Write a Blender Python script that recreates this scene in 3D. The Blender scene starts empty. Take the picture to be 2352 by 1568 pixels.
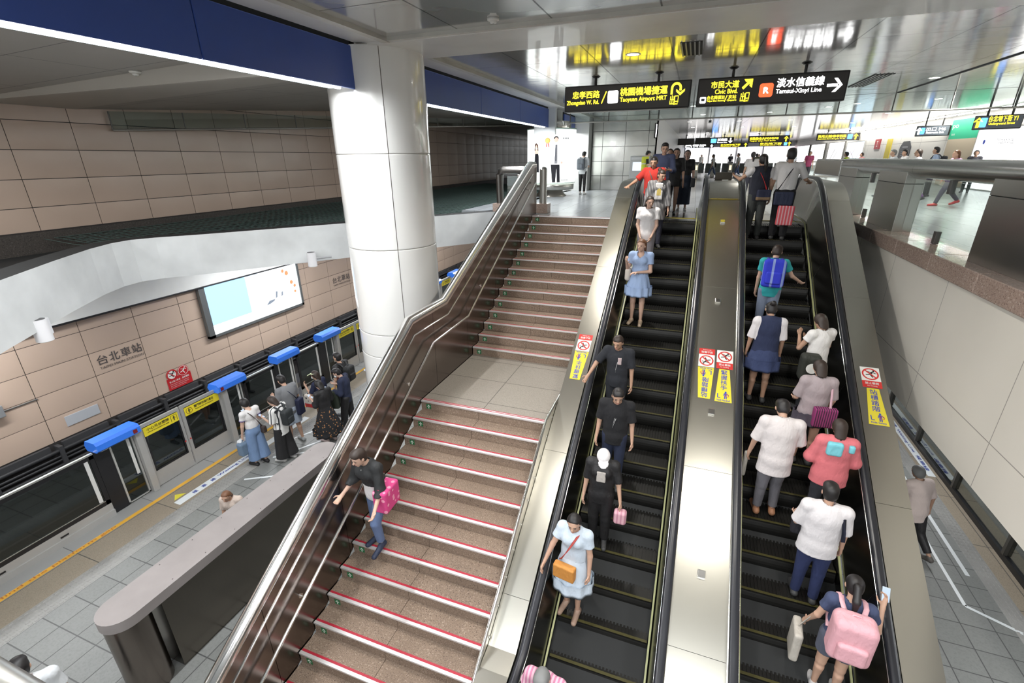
# An underground station seen from a mezzanine: stairs and two escalators rise from the platform to the concourse.
# World frame: X to the right, Y along the track (away from the viewer), Z up; the concourse floor is z = 0.
import bpy, bmesh, math, random
import numpy as np
from mathutils import Vector, Matrix, Euler

SC = bpy.context.scene
COL = SC.collection
random.seed(11)
PL = -4.76            # platform floor
T30 = math.tan(math.pi / 6)
PI = math.pi


# ------------------------------------------------------------------ materials
MATS = {}


def nodes_of(name):
    m = bpy.data.materials.new(name)
    m.use_nodes = True
    nt = m.node_tree
    return m, nt, nt.nodes['Principled BSDF']


def link(nt, a, b):
    nt.links.new(a, b)


def obj_coord(nt):
    return nt.nodes.new('ShaderNodeTexCoord').outputs['Object']


def math_node(nt, op, a, b=None):
    n = nt.nodes.new('ShaderNodeMath')
    n.operation = op
    for i, v in enumerate((a, b)):
        if v is None:
            continue
        if isinstance(v, (int, float)):
            n.inputs[i].default_value = v
        else:
            link(nt, v, n.inputs[i])
    return n.outputs[0]


def mixcol(nt, fac, a, b):
    n = nt.nodes.new('ShaderNodeMix')
    n.data_type = 'RGBA'
    for k, v in (('Factor', fac), ('A', a), ('B', b)):
        s = [i for i in n.inputs if i.name == k and (i.type == 'RGBA' if k != 'Factor' else i.type == 'VALUE')][0]
        if isinstance(v, (int, float)):
            s.default_value = v
        elif isinstance(v, tuple):
            s.default_value = (*v, 1) if len(v) == 3 else v
        else:
            link(nt, v, s)
    return [o for o in n.outputs if o.type == 'RGBA'][0]


def noise(nt, vec, scale, detail=2.0, rough=.5):
    n = nt.nodes.new('ShaderNodeTexNoise')
    n.inputs['Scale'].default_value = scale
    n.inputs['Detail'].default_value = detail
    n.inputs['Roughness'].default_value = rough
    link(nt, vec, n.inputs['Vector'])
    return n.outputs['Fac']


def ramp(nt, fac, lo, hi):
    n = nt.nodes.new('ShaderNodeMapRange')
    n.inputs['From Min'].default_value = lo
    n.inputs['From Max'].default_value = hi
    link(nt, fac, n.inputs['Value'])
    return n.outputs['Result']


def add_bump(nt, b, height, strength, dist=.01):
    n = nt.nodes.new('ShaderNodeBump')
    n.inputs['Strength'].default_value = strength
    n.inputs['Distance'].default_value = dist
    link(nt, height, n.inputs['Height'])
    link(nt, n.outputs['Normal'], b.inputs['Normal'])


def mat(name, col, rough=.6, metal=0.0, emit=None, power=0.0, mottle=0.0, mscale=3.0, bump=0.0, bscale=60.0, trans=0.0, coat=0.0):
    """Plain principled material with an optional mottled colour and fine bump."""
    if name in MATS:
        return MATS[name]
    m, nt, b = nodes_of(name)
    b.inputs['Base Color'].default_value = (*col, 1)
    b.inputs['Roughness'].default_value = rough
    b.inputs['Metallic'].default_value = metal
    b.inputs['Transmission Weight'].default_value = trans
    b.inputs['Coat Weight'].default_value = coat
    if emit:
        b.inputs['Emission Color'].default_value = (*emit, 1)
        b.inputs['Emission Strength'].default_value = power
    if mottle or bump:
        v = obj_coord(nt)
        if mottle:
            f = noise(nt, v, mscale, 4)
            link(nt, mixcol(nt, ramp(nt, f, .3, .7), tuple(c * (1 - mottle) for c in col), tuple(min(1, c * (1 + mottle)) for c in col)), b.inputs['Base Color'])
        if bump:
            add_bump(nt, b, noise(nt, v, bscale, 2), bump, .004)
    MATS[name] = m
    return m


def brushed(name, col, rough=.3, axis='X', aniso_scale=160.0, amount=.12, metal=1.0):
    """Brushed steel: fine streaks across one axis vary roughness and brightness."""
    if name in MATS:
        return MATS[name]
    m, nt, b = nodes_of(name)
    mp = nt.nodes.new('ShaderNodeMapping')
    sc = {'X': (3, aniso_scale, aniso_scale), 'Y': (aniso_scale, 3, aniso_scale), 'Z': (aniso_scale, aniso_scale, 3), 'YZ': (aniso_scale, 3, 3)}[axis]
    mp.inputs['Scale'].default_value = sc
    link(nt, obj_coord(nt), mp.inputs['Vector'])
    f = noise(nt, mp.outputs['Vector'], 1.0, 3)
    g = noise(nt, obj_coord(nt), 1.3, 3)
    s = math_node(nt, 'ADD', math_node(nt, 'MULTIPLY', f, .7), math_node(nt, 'MULTIPLY', g, .3))
    link(nt, mixcol(nt, s, tuple(c * (1 - amount) for c in col), tuple(min(1, c * (1 + amount)) for c in col)), b.inputs['Base Color'])
    r = nt.nodes.new('ShaderNodeMapRange')
    r.inputs['To Min'].default_value = rough * .93
    r.inputs['To Max'].default_value = rough * 1.08
    link(nt, s, r.inputs['Value'])
    link(nt, r.outputs['Result'], b.inputs['Roughness'])
    b.inputs['Metallic'].default_value = metal
    MATS[name] = m
    return m


def granite(name, base, dark, light, scale=90.0, rough=.45):
    if name in MATS:
        return MATS[name]
    m, nt, b = nodes_of(name)
    v = obj_coord(nt)
    f1 = noise(nt, v, scale, 2, .6)
    f2 = noise(nt, v, scale * .55, 3, .6)
    f3 = noise(nt, v, 1.6, 3)
    c = mixcol(nt, ramp(nt, f1, .56, .66), base, dark)
    c = mixcol(nt, ramp(nt, f2, .56, .68), c, light)
    c = mixcol(nt, math_node(nt, 'MULTIPLY', ramp(nt, f3, .35, .75), .22), c, dark)
    link(nt, c, b.inputs['Base Color'])
    b.inputs['Roughness'].default_value = rough
    b.inputs['Specular IOR Level'].default_value = .5 if rough < .5 else .22
    MATS[name] = m
    return m


def tiled(name, c1, c2, mortar, bw, bh, gap, axes='XY', offset=(0, 0), rough=.5, metal=0.0, speckle=0.0, sscale=120.0, stagger=0.0, bump=.3, wob=0.0):
    """Grid of stone or metal panels; axes picks the object-space plane, offset shifts the joints."""
    if name in MATS:
        return MATS[name]
    m, nt, b = nodes_of(name)
    v = obj_coord(nt)
    sep = nt.nodes.new('ShaderNodeSeparateXYZ')
    link(nt, v, sep.inputs[0])
    cmb = nt.nodes.new('ShaderNodeCombineXYZ')
    for i, a in enumerate(axes):
        link(nt, math_node(nt, 'ADD', sep.outputs['XYZ'.index(a)], -offset[i] + 200 * (bw, bh)[i]), cmb.inputs[i])
    br = nt.nodes.new('ShaderNodeTexBrick')
    br.offset = stagger
    br.squash = 1
    for k, x in (('Scale', 1), ('Mortar Size', gap), ('Mortar Smooth', .1), ('Bias', 0), ('Brick Width', bw), ('Row Height', bh)):
        br.inputs[k].default_value = x
    for k, x in (('Color1', c1), ('Color2', c2), ('Mortar', mortar)):
        br.inputs[k].default_value = (*x, 1)
    link(nt, cmb.outputs[0], br.inputs['Vector'])
    c = br.outputs['Color']
    if speckle:
        f = noise(nt, v, sscale, 3, .65)
        c = mixcol(nt, math_node(nt, 'MULTIPLY', ramp(nt, f, .45, .7), speckle), c, tuple(x * .35 for x in c1))
    g = noise(nt, v, .9, 3)
    c = mixcol(nt, math_node(nt, 'MULTIPLY', ramp(nt, g, .4, .75), .15), c, tuple(x * .6 for x in c1))
    link(nt, c, b.inputs['Base Color'])
    b.inputs['Roughness'].default_value = rough
    b.inputs['Metallic'].default_value = metal
    h = math_node(nt, 'SUBTRACT', 1, br.outputs['Fac'])
    if wob:
        h = math_node(nt, 'ADD', h, math_node(nt, 'MULTIPLY', noise(nt, v, 2.2, 1), wob))
    add_bump(nt, b, h, bump, .006)
    MATS[name] = m
    return m


def striped(name, c1, c2, width, axis='X', duty=.5, rough=.9):
    if name in MATS:
        return MATS[name]
    m, nt, b = nodes_of(name)
    sep = nt.nodes.new('ShaderNodeSeparateXYZ')
    link(nt, obj_coord(nt), sep.inputs[0])
    f = math_node(nt, 'FRACT', math_node(nt, 'ADD', math_node(nt, 'DIVIDE', sep.outputs['XYZ'.index(axis)], width), 50.25))
    f = math_node(nt, 'LESS_THAN', f, duty)
    link(nt, mixcol(nt, f, c1, c2), b.inputs['Base Color'])
    b.inputs['Roughness'].default_value = rough
    MATS[name] = m
    return m


def dotted(name, c1, c2, scale, size=.35, rough=.9):
    if name in MATS:
        return MATS[name]
    m, nt, b = nodes_of(name)
    vo = nt.nodes.new('ShaderNodeTexVoronoi')
    vo.inputs['Scale'].default_value = scale
    link(nt, obj_coord(nt), vo.inputs['Vector'])
    f = math_node(nt, 'LESS_THAN', vo.outputs['Distance'], size)
    link(nt, mixcol(nt, f, c1, c2), b.inputs['Base Color'])
    b.inputs['Roughness'].default_value = rough
    MATS[name] = m
    return m


def glass(name, tint=(.9, .95, .93), alpha=.25, rough=.03):
    """Thin pane: mostly see-through with a clear mirror reflection."""
    if name in MATS:
        return MATS[name]
    m = bpy.data.materials.new(name)
    m.use_nodes = True
    nt = m.node_tree
    nt.nodes.clear()
    out = nt.nodes.new('ShaderNodeOutputMaterial')
    tr = nt.nodes.new('ShaderNodeBsdfTransparent')
    tr.inputs[0].default_value = (*tint, 1)
    gl = nt.nodes.new('ShaderNodeBsdfGlossy')
    gl.inputs['Roughness'].default_value = rough
    gl.inputs['Color'].default_value = (.95, 1, .98, 1)
    fr = nt.nodes.new('ShaderNodeFresnel')
    geo = nt.nodes.new('ShaderNodeNewGeometry')
    link(nt, math_node(nt, 'SUBTRACT', 1.5, math_node(nt, 'MULTIPLY', geo.outputs['Backfacing'], 1.5 - 1 / 1.5)), fr.inputs['IOR'])
    a = math_node(nt, 'ADD', math_node(nt, 'MULTIPLY', fr.outputs[0], .9), alpha)
    mx = nt.nodes.new('ShaderNodeMixShader')
    link(nt, a, mx.inputs[0])
    link(nt, tr.outputs[0], mx.inputs[1])
    link(nt, gl.outputs[0], mx.inputs[2])
    link(nt, mx.outputs[0], out.inputs[0])
    MATS[name] = m
    return m


def glow(name, col, power):
    return mat(name, (.02, .02, .02) if power else col, .5, emit=col, power=power)


# ------------------------------------------------------------------ mesh building
class MB:
    """Collects simple solids and links them as ONE mesh object."""

    def __init__(self):
        self.v, self.f, self.s = [], [], []

    def add(self, verts, faces, smooth=False):
        n = len(self.v)
        self.v += [tuple(p) for p in verts]
        self.f += [tuple(i + n for i in f) for f in faces]
        self.s += [smooth] * len(faces)
        return self

    def box(self, x0, x1, y0, y1, z0, z1, bev=0.0, rot=None, org=None):
        if bev:
            bm = bmesh.new()
            bmesh.ops.create_cube(bm, size=1)
            for v in bm.verts:
                v.co = Vector(((x0 + x1) / 2 + v.co.x * (x1 - x0), (y0 + y1) / 2 + v.co.y * (y1 - y0), (z0 + z1) / 2 + v.co.z * (z1 - z0)))
            bmesh.ops.bevel(bm, geom=list(bm.edges), offset=bev, segments=2, affect='EDGES', profile=.5)
            bm.verts.index_update()
            vs = [v.co.copy() for v in bm.verts]
            fs = [[v.index for v in f.verts] for f in bm.faces]
            bm.free()
        else:
            vs = [Vector(p) for p in ((x0, y0, z0), (x1, y0, z0), (x1, y1, z0), (x0, y1, z0), (x0, y0, z1), (x1, y0, z1), (x1, y1, z1), (x0, y1, z1))]
            fs = [(0, 3, 2, 1), (4, 5, 6, 7), (0, 1, 5, 4), (1, 2, 6, 5), (2, 3, 7, 6), (3, 0, 4, 7)]
        if rot is not None:
            o = Vector(org or ((x0 + x1) / 2, (y0 + y1) / 2, (z0 + z1) / 2))
            vs = [rot @ (v - o) + o for v in vs]
        return self.add(vs, fs)

    def prism(self, poly, a, b, axis='X', smooth=False):
        """Extrude a closed 2-D polygon along an axis: poly holds (y,z) for X, (x,z) for Y, (x,y) for Z."""
        def p3(p, t):
            return {'X': (t, p[0], p[1]), 'Y': (p[0], t, p[1]), 'Z': (p[0], p[1], t)}[axis]
        n = len(poly)
        vs = [p3(p, a) for p in poly] + [p3(p, b) for p in poly]
        fs = [(i, (i + 1) % n, n + (i + 1) % n, n + i) for i in range(n)]
        self.add(vs, fs, smooth)
        self.add(vs, [tuple(range(n))[::-1], tuple(range(n, 2 * n))], False)
        return self

    def strip(self, A, B, smooth=False):
        """Quad strip between two equally long point lists."""
        n = len(A)
        return self.add(list(A) + list(B), [(i, i + 1, n + i + 1, n + i) for i in range(n - 1)], smooth)

    def tube(self, path, r, seg=12, caps=True, section=None, up=(0, 0, 1), closed=False):
        """Sweep a circle (or a 2-D section) along a path with mitred corners."""
        P = [Vector(p) for p in path]
        n = len(P)
        sec = section or [(math.cos(2 * PI * k / seg), math.sin(2 * PI * k / seg)) for k in range(seg)]
        m = len(sec)
        vs = []
        for i in range(n):
            if closed:
                d0, d1 = (P[i] - P[i - 1]).normalized(), (P[(i + 1) % n] - P[i]).normalized()
            else:
                d0 = (P[i] - P[max(i - 1, 0)]).normalized() if i else (P[1] - P[0]).normalized()
                d1 = (P[min(i + 1, n - 1)] - P[i]).normalized() if i < n - 1 else d0
            t = (d0 + d1).normalized() if (d0 + d1).length > 1e-6 else d0
            u = Vector(up)
            if abs(t.dot(u)) > .98:
                u = Vector((0, 1, 0)) if abs(t.y) < .9 else Vector((1, 0, 0))
            side = t.cross(u).normalized()
            top = side.cross(t).normalized()
            k = 1 / max(.35, math.cos(d0.angle(d1) / 2)) if d0.length and d1.length else 1
            bend = (d1 - d0)
            rr = r[i] if isinstance(r, (list, tuple)) else r
            for a, b in sec:
                o = side * (a * rr) + top * (b * rr)
                if bend.length > 1e-5:
                    bn = bend.normalized()
                    o += bn * (o.dot(bn) * (k - 1))
                vs.append(P[i] + o)
        fs = []
        for i in range(n if closed else n - 1):
            for j in range(m):
                a, b = i * m + j, i * m + (j + 1) % m
                c, d = ((i + 1) % n) * m + (j + 1) % m, ((i + 1) % n) * m + j
                fs.append((a, b, c, d))
        self.add(vs, fs, True)
        if caps and not closed:
            self.add(vs[:m], [tuple(range(m))[::-1]])
            self.add(vs[-m:], [tuple(range(m))])
        return self

    def lathe(self, prof, cx, cy, seg=40, a0=0.0, a1=2 * PI, smooth=True):
        """Revolve (r, z) points about the vertical through (cx, cy)."""
        full = abs(a1 - a0 - 2 * PI) < 1e-6
        k = seg if full else seg + 1
        vs = [(cx + r * math.cos(a0 + (a1 - a0) * i / seg), cy + r * math.sin(a0 + (a1 - a0) * i / seg), z) for i in range(k) for r, z in prof]
        n = len(prof)
        fs = []
        for i in range(seg):
            i2 = (i + 1) % k
            for j in range(n - 1):
                fs.append((i * n + j, i2 * n + j, i2 * n + j + 1, i * n + j + 1))
        return self.add(vs, fs, smooth)

    def cyl(self, c, r, h, axis='Z', seg=24, r2=None):
        c = Vector(c)
        d = {'X': Vector((1, 0, 0)), 'Y': Vector((0, 1, 0)), 'Z': Vector((0, 0, 1))}[axis]
        e = {'X': Vector((0, 1, 0)), 'Y': Vector((0, 0, 1)), 'Z': Vector((1, 0, 0))}[axis]
        g = d.cross(e)
        r2 = r if r2 is None else r2
        A = [c + (e * math.cos(2 * PI * k / seg) + g * math.sin(2 * PI * k / seg)) * r for k in range(seg)]
        B = [c + d * h + (e * math.cos(2 * PI * k / seg) + g * math.sin(2 * PI * k / seg)) * r2 for k in range(seg)]
        self.add(A + B, [(i, (i + 1) % seg, seg + (i + 1) % seg, seg + i) for i in range(seg)], True)
        self.add(A, [tuple(range(seg))[::-1]])
        self.add(B, [tuple(range(seg))])
        return self

    def build(self, name, m, parent=None, kind=None):
        me = bpy.data.meshes.new(name)
        me.from_pydata(self.v, [], self.f)
        me.polygons.foreach_set('use_smooth', self.s)
        me.update()
        bm = bmesh.new()
        bm.from_mesh(me)
        bmesh.ops.recalc_face_normals(bm, faces=bm.faces)
        bm.to_mesh(me)
        bm.free()
        me.materials.append(m)
        return place(name, me, parent, kind)


def place(name, me, parent=None, kind=None):
    o = bpy.data.objects.new(name, me)
    COL.objects.link(o)
    if parent is not None:
        o.parent = parent
        o.matrix_parent_inverse = parent.matrix_basis.inverted()
    if kind:
        o['kind'] = kind
    return o


def thing(name, label, cat, loc=(0, 0, 0), rz=0.0, group=None):
    o = bpy.data.objects.new(name, None)
    o.empty_display_size = .1
    o.location = loc
    o.rotation_euler = (0, 0, rz)
    COL.objects.link(o)
    return tag(o, label, cat, group)


def tag(o, label, cat, group=None, kind=None):
    o['label'] = label
    o['category'] = cat
    if group:
        o['group'] = group
    if kind:
        o['kind'] = kind
    return o


def dup(root, loc=None, label=None, group=None, rz=None):
    """Copy a thing with copies of its parts and their sub-parts."""
    r = root.copy()
    COL.objects.link(r)

    def rec(src, dst):
        for ch in src.children:
            c = ch.copy()
            COL.objects.link(c)
            c.parent = dst
            c.matrix_parent_inverse = ch.matrix_parent_inverse
            rec(ch, c)
    rec(root, r)
    if loc is not None:
        r.location = loc
    if rz is not None:
        r.rotation_euler = (0, 0, rz)
    if label:
        r['label'] = label
    if group:
        r['group'] = group
    return r


def text_mesh(body, height, width=None, bold=.0, depth=.002, align='LEFT', space=1.0):
    """Lettering as a mesh in the XY plane, scaled so the capitals (or characters) stand `height` tall."""
    cu = bpy.data.curves.new('lettering', 'FONT')
    cu.body = body
    cu.size = 1
    cu.space_character = space
    cu.resolution_u = 3
    o = bpy.data.objects.new('lettering', cu)
    COL.objects.link(o)
    bpy.context.view_layer.update()
    me = bpy.data.meshes.new_from_object(o.evaluated_get(bpy.context.evaluated_depsgraph_get()))
    bpy.data.objects.remove(o)
    bpy.data.curves.remove(cu)
    n = len(me.vertices)
    co = np.empty(n * 3, np.float32)
    me.vertices.foreach_get('co', co)
    co = co.reshape(-1, 3)
    lo, hi = co.min(0), co.max(0)
    sy = height / (hi[1] - lo[1])
    sx = sy if width is None else width / (hi[0] - lo[0])
    co[:, 0] = (co[:, 0] - lo[0]) * sx
    co[:, 1] = (co[:, 1] - lo[1]) * sy
    if align == 'CENTER':
        co[:, 0] -= (hi[0] - lo[0]) * sx / 2
    if align == 'RIGHT':
        co[:, 0] -= (hi[0] - lo[0]) * sx
    if bold:
        # heavier strokes: the same glyphs again, shifted a little to each side
        w = bold * height * 1.1
        F = [tuple(p.vertices) for p in me.polygons]
        V, G = [], []
        for dx, dy in ((0, 0), (w, 0), (-w, 0), (0, w), (0, -w)):
            V.append(co + np.array([dx, dy, .0003 * len(V)], np.float32))
            G += [tuple(i + n * (len(V) - 1) for i in f) for f in F]
        bpy.data.meshes.remove(me)
        me = bpy.data.meshes.new('lettering')
        me.from_pydata(np.concatenate(V).tolist(), [], G)
    else:
        me.vertices.foreach_set('co', co.ravel())
    me.update()
    return me


def lettering(body, m, org, xdir, ydir, height, parent, width=None, bold=.0, align='LEFT', name='lettering', lift=.003):
    """Flat characters laid on a surface: org is the lower-left corner, xdir/ydir the reading and upright directions."""
    me = text_mesh(body, height, width, bold, align=align)
    X, Y = Vector(xdir).normalized(), Vector(ydir).normalized()
    Z = X.cross(Y)
    M4 = Matrix(((X.x, Y.x, Z.x, 0), (X.y, Y.y, Z.y, 0), (X.z, Y.z, Z.z, 0), (0, 0, 0, 1)))
    me.transform(Matrix.Translation(Vector(org) + Z * lift) @ M4)
    me.materials.clear()
    me.materials.append(m)
    return place(name, me, parent)


def flat(polys, m, org, xdir, ydir, parent, name, lift=.004, kind=None):
    """Flat shapes (lists of 2-D points) laid on a surface as one mesh."""
    X, Y = Vector(xdir).normalized(), Vector(ydir).normalized()
    Z = X.cross(Y)
    b = MB()
    for poly in polys:
        b.add([Vector(org) + X * p[0] + Y * p[1] + Z * lift for p in poly], [tuple(range(len(poly)))])
    return b.build(name, m, parent, kind)


def rrect(x0, y0, x1, y1, r, n=5):
    pts = []
    for cx, cy, a in ((x1 - r, y1 - r, 0), (x0 + r, y1 - r, 90), (x0 + r, y0 + r, 180), (x1 - r, y0 + r, 270)):
        for k in range(n + 1):
            t = math.radians(a + 90 * k / n)
            pts.append((cx + r * math.cos(t), cy + r * math.sin(t)))
    return pts


def disc(cx, cy, r, n=28):
    return [(cx + r * math.cos(2 * PI * k / n), cy + r * math.sin(2 * PI * k / n)) for k in range(n)]


def ring(cx, cy, r0, r1, n=28):
    out = []
    for k in range(n):
        a, b = 2 * PI * k / n, 2 * PI * (k + 1) / n
        out.append([(cx + r0 * math.cos(a), cy + r0 * math.sin(a)), (cx + r1 * math.cos(a), cy + r1 * math.sin(a)), (cx + r1 * math.cos(b), cy + r1 * math.sin(b)), (cx + r0 * math.cos(b), cy + r0 * math.sin(b))])
    return out


def bar(x0, y0, x1, y1, w):
    d = Vector((x1 - x0, y1 - y0))
    n = Vector((-d.y, d.x)).normalized() * w / 2
    return [(x0 + n.x, y0 + n.y), (x0 - n.x, y0 - n.y), (x1 - n.x, y1 - n.y), (x1 + n.x, y1 + n.y)]


# ------------------------------------------------------------------ implicit bodies (smooth unions polygonised with surface nets)
def surface_nets(D, lo, vox):
    """Vertices and quads of the zero level of a sampled distance field."""
    s = D < 0
    nx, ny, nz = D.shape
    c = np.zeros((nx - 1, ny - 1, nz - 1), np.int8)
    for i in (0, 1):
        for j in (0, 1):
            for k in (0, 1):
                c += s[i:nx - 1 + i, j:ny - 1 + j, k:nz - 1 + k]
    act = (c > 0) & (c < 8)
    idx = np.argwhere(act)
    if len(idx) == 0:
        return None
    acc = np.zeros((len(idx), 3))
    cnt = np.zeros(len(idx))
    corners = [(i, j, k) for i in (0, 1) for j in (0, 1) for k in (0, 1)]
    for a in corners:
        for ax in range(3):
            if a[ax]:
                continue
            b = list(a)
            b[ax] = 1
            da = D[idx[:, 0] + a[0], idx[:, 1] + a[1], idx[:, 2] + a[2]]
            db = D[idx[:, 0] + b[0], idx[:, 1] + b[1], idx[:, 2] + b[2]]
            m = (da < 0) != (db < 0)
            t = np.where(m, da / np.where(m, da - db, 1), 0)
            p = np.tile(np.array(a, float), (len(idx), 1))
            p[:, ax] = t
            acc[m] += p[m]
            cnt[m] += 1
    V = (idx + acc / np.maximum(cnt, 1)[:, None]) * vox + lo
    num = -np.ones(act.shape, np.int64)
    num[act] = np.arange(len(idx))
    F = []
    for ax in range(3):
        u, w = (ax + 1) % 3, (ax + 2) % 3
        sl0 = [slice(1, -1)] * 3
        sl0[ax] = slice(0, -1)
        sl1 = list(sl0)
        sl1[ax] = slice(1, None)
        A, B = s[tuple(sl0)], s[tuple(sl1)]
        e = np.argwhere(A != B)
        if len(e) == 0:
            continue
        flip = A[tuple(e.T)]
        base = e.copy()
        base[:, u] += 1
        base[:, w] += 1
        q = []
        for du, dw in ((-1, -1), (0, -1), (0, 0), (-1, 0)):
            g = base.copy()
            g[:, u] += du
            g[:, w] += dw
            q.append(num[g[:, 0], g[:, 1], g[:, 2]])
        q = np.stack(q, 1)
        q[~flip] = q[~flip][:, ::-1]
        F.append(q)
    return V, np.concatenate(F)


def rc(a, b, r1, r2=None, flatx=1.0, axis=None, k=None):
    """Round cone from a to b; flatx > 1 thins it along axis."""
    return ('rc', np.array(a, float), np.array(b, float), r1, r1 if r2 is None else r2, flatx, None if axis is None else np.array(axis, float), k)


def el(c, r, R=None, k=None):
    return ('el', np.array(c, float), np.array(r, float), np.eye(3) if R is None else np.array(R, float), k)


def bx(c, half, rnd, R=None, k=None):
    return ('bx', np.array(c, float), np.array(half, float), rnd, np.eye(3) if R is None else np.array(R, float), k)


def cl(p, e, n):
    """A primitive cut off square at point e, keeping the side away from n."""
    return ('cl', p, np.array(e, float), np.array(n, float), p[-1])


def prim_box(p):
    if p[0] == 'cl':
        return prim_box(p[1])
    if p[0] == 'rc':
        r = max(p[3], p[4])
        return np.minimum(p[1], p[2]) - r, np.maximum(p[1], p[2]) + r
    if p[0] == 'el':
        r = np.abs(p[3]) @ p[2]
        return p[1] - r, p[1] + r
    r = np.abs(p[4]) @ (p[2] + p[3])
    return p[1] - r, p[1] + r


def prim_dist(p, P):
    if p[0] == 'cl':
        return np.maximum(prim_dist(p[1], P), (P - p[2]) @ p[3])
    if p[0] == 'rc':
        a, b, r1, r2, fl, ax = p[1:7]
        ba = b - a
        Q = P - a
        if ax is not None:
            Q = Q + (Q @ ax)[..., None] * ax * (fl - 1)
        t = np.clip((Q @ ba) / max(ba @ ba, 1e-9), 0, 1)
        return np.linalg.norm(Q - t[..., None] * ba, axis=-1) - (r1 + (r2 - r1) * t)
    if p[0] == 'el':
        Q = (P - p[1]) @ p[3]
        k0 = np.linalg.norm(Q / p[2], axis=-1)
        k1 = np.linalg.norm(Q / (p[2] ** 2), axis=-1)
        return k0 * (k0 - 1) / np.maximum(k1, 1e-6)
    Q = np.abs((P - p[1]) @ p[4]) - p[2]
    return np.linalg.norm(np.maximum(Q, 0), axis=-1) + np.minimum(Q.max(-1), 0) - p[3]


def sdf_mesh(name, prims, vox, k=.02, clip=None, cut=()):
    """Smooth union of prims, minus cut prims, limited by clip(P) < 0; returns mesh data."""
    lo = np.min([prim_box(p)[0] for p in prims], 0) - 3 * vox
    hi = np.max([prim_box(p)[1] for p in prims], 0) + 3 * vox
    n = np.ceil((hi - lo) / vox).astype(int) + 1
    D = np.full(n, 9.0)
    ax = [lo[i] + np.arange(n[i]) * vox for i in range(3)]

    def sub(p, pad):
        a, b = prim_box(p)
        i0 = np.maximum(((a - pad - lo) / vox).astype(int), 0)
        i1 = np.minimum(((b + pad - lo) / vox).astype(int) + 2, n)
        return tuple(slice(i0[i], i1[i]) for i in range(3))
    for p in prims:
        kk = p[-1] or k
        s = sub(p, kk + 2 * vox)
        P = np.stack(np.meshgrid(*[ax[i][s[i]] for i in range(3)], indexing='ij'), -1)
        d = prim_dist(p, P)
        a = D[s]
        h = np.maximum(kk - np.abs(a - d), 0) / kk
        D[s] = np.minimum(a, d) - h * h * kk / 4
    for p in cut:
        s = sub(p, 2 * vox)
        if any(x.start >= x.stop for x in s):
            continue
        P = np.stack(np.meshgrid(*[ax[i][s[i]] for i in range(3)], indexing='ij'), -1)
        D[s] = np.maximum(D[s], -prim_dist(p, P))
    if clip is not None:
        P = np.stack(np.meshgrid(*ax, indexing='ij'), -1)
        D = np.maximum(D, clip(P))
    D[0], D[-1] = 1, 1
    D[:, 0], D[:, -1] = 1, 1
    D[:, :, 0], D[:, :, -1] = 1, 1
    r = surface_nets(D, lo, vox)
    me = bpy.data.meshes.new(name)
    if r is None:
        return me
    V, F = r
    me.vertices.add(len(V))
    me.vertices.foreach_set('co', V.astype(np.float32).ravel())
    me.loops.add(F.size)
    me.loops.foreach_set('vertex_index', F.astype(np.int32).ravel())
    me.polygons.add(len(F))
    me.polygons.foreach_set('loop_start', np.arange(0, F.size, 4, dtype=np.int32))
    me.polygons.foreach_set('use_smooth', np.ones(len(F), bool))
    me.update(calc_edges=True)
    me.validate()
    return me
# ------------------------------------------------------------------ the setting
STEEL = brushed('brushed_steel', (.62, .60, .55), .30, 'Y', 300, amount=.03)
STEEL_DK = brushed('dark_brushed_steel', (.30, .27, .25), .26, 'Y')
STEEL_BRIGHT = brushed('polished_steel', (.80, .79, .77), .16, 'Y', amount=.05)
STEEL_Z = brushed('upright_steel', (.50, .49, .46), .30, 'Z', 300, amount=.03)
ALU = mat('aluminium', (.72, .72, .70), .35, .9)
BLACK = mat('black_plastic', (.012, .012, .014), .35)
RUBBER = mat('black_rubber', (.016, .017, .022), .32)
WHITE_PAINT = mat('white_paint', (.80, .80, .77), .6, mottle=.08, mscale=1.2)
CONCRETE = mat('white_concrete', (.70, .715, .71), .75, mottle=.16, mscale=1.0, bump=.12, bscale=30)
PLASTER = mat('cream_plaster', (.70, .67, .60), .6, mottle=.07, mscale=.9)
DARK = mat('dark_void', (.015, .016, .016), .8)
GLASS = glass('clear_glass', alpha=.06)
GLASS_DK = glass('tinted_glass', (.30, .34, .34), alpha=.03)
GLASS_BARRIER = glass('smoke_barrier_glass', (.66, .74, .72), alpha=.10)
GRANITE = granite('brown_granite', (.265, .195, .145), (.075, .052, .043), (.40, .315, .245), 95, .8)
GRANITE_TOP = granite('pink_granite', (.40, .30, .25), (.16, .11, .09), (.55, .45, .38), 60, .14)

# platform floor, with the stone bands that run along the track as strips of the same floor
FLOOR_TILE = tiled('grey_floor_tile', (.235, .24, .23), (.205, .21, .20), (.075, .075, .075), .40, .40, .008, 'XY', (-8.15, .17), .45, speckle=.25, sscale=40)
TAN_STONE = tiled('tan_floor_stone', (.34, .285, .215), (.31, .26, .20), (.10, .09, .08), .80, 1.33, .008, 'XY', (-9.05, .45), .5, speckle=.55, sscale=90)
EDGE_STONE = tiled('grey_edge_stone', (.33, .33, .32), (.30, .30, .29), (.09, .09, .09), 1.0, 1.33, .006, 'XY', (-9.6, .45), .5)
fl = MB().box(-8.15, 4.9, -6, 42, PL - .3, PL).build('floor', FLOOR_TILE, None, 'structure')
for x0, x1, m, nm in ((-9.62, -9.17, EDGE_STONE, 'floor_edge'), (-9.08, -8.5, TAN_STONE, 'floor_band'), (5.15, 5.75, TAN_STONE, 'floor_band'), (-9.17, -9.08, mat('yellow_line', (.78, .42, .05), .5, mottle=.15), 'floor_marking')):
    MB().box(x0, x1, -6, 42, PL - .3, PL).build(nm, m, None, 'structure')
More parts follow.
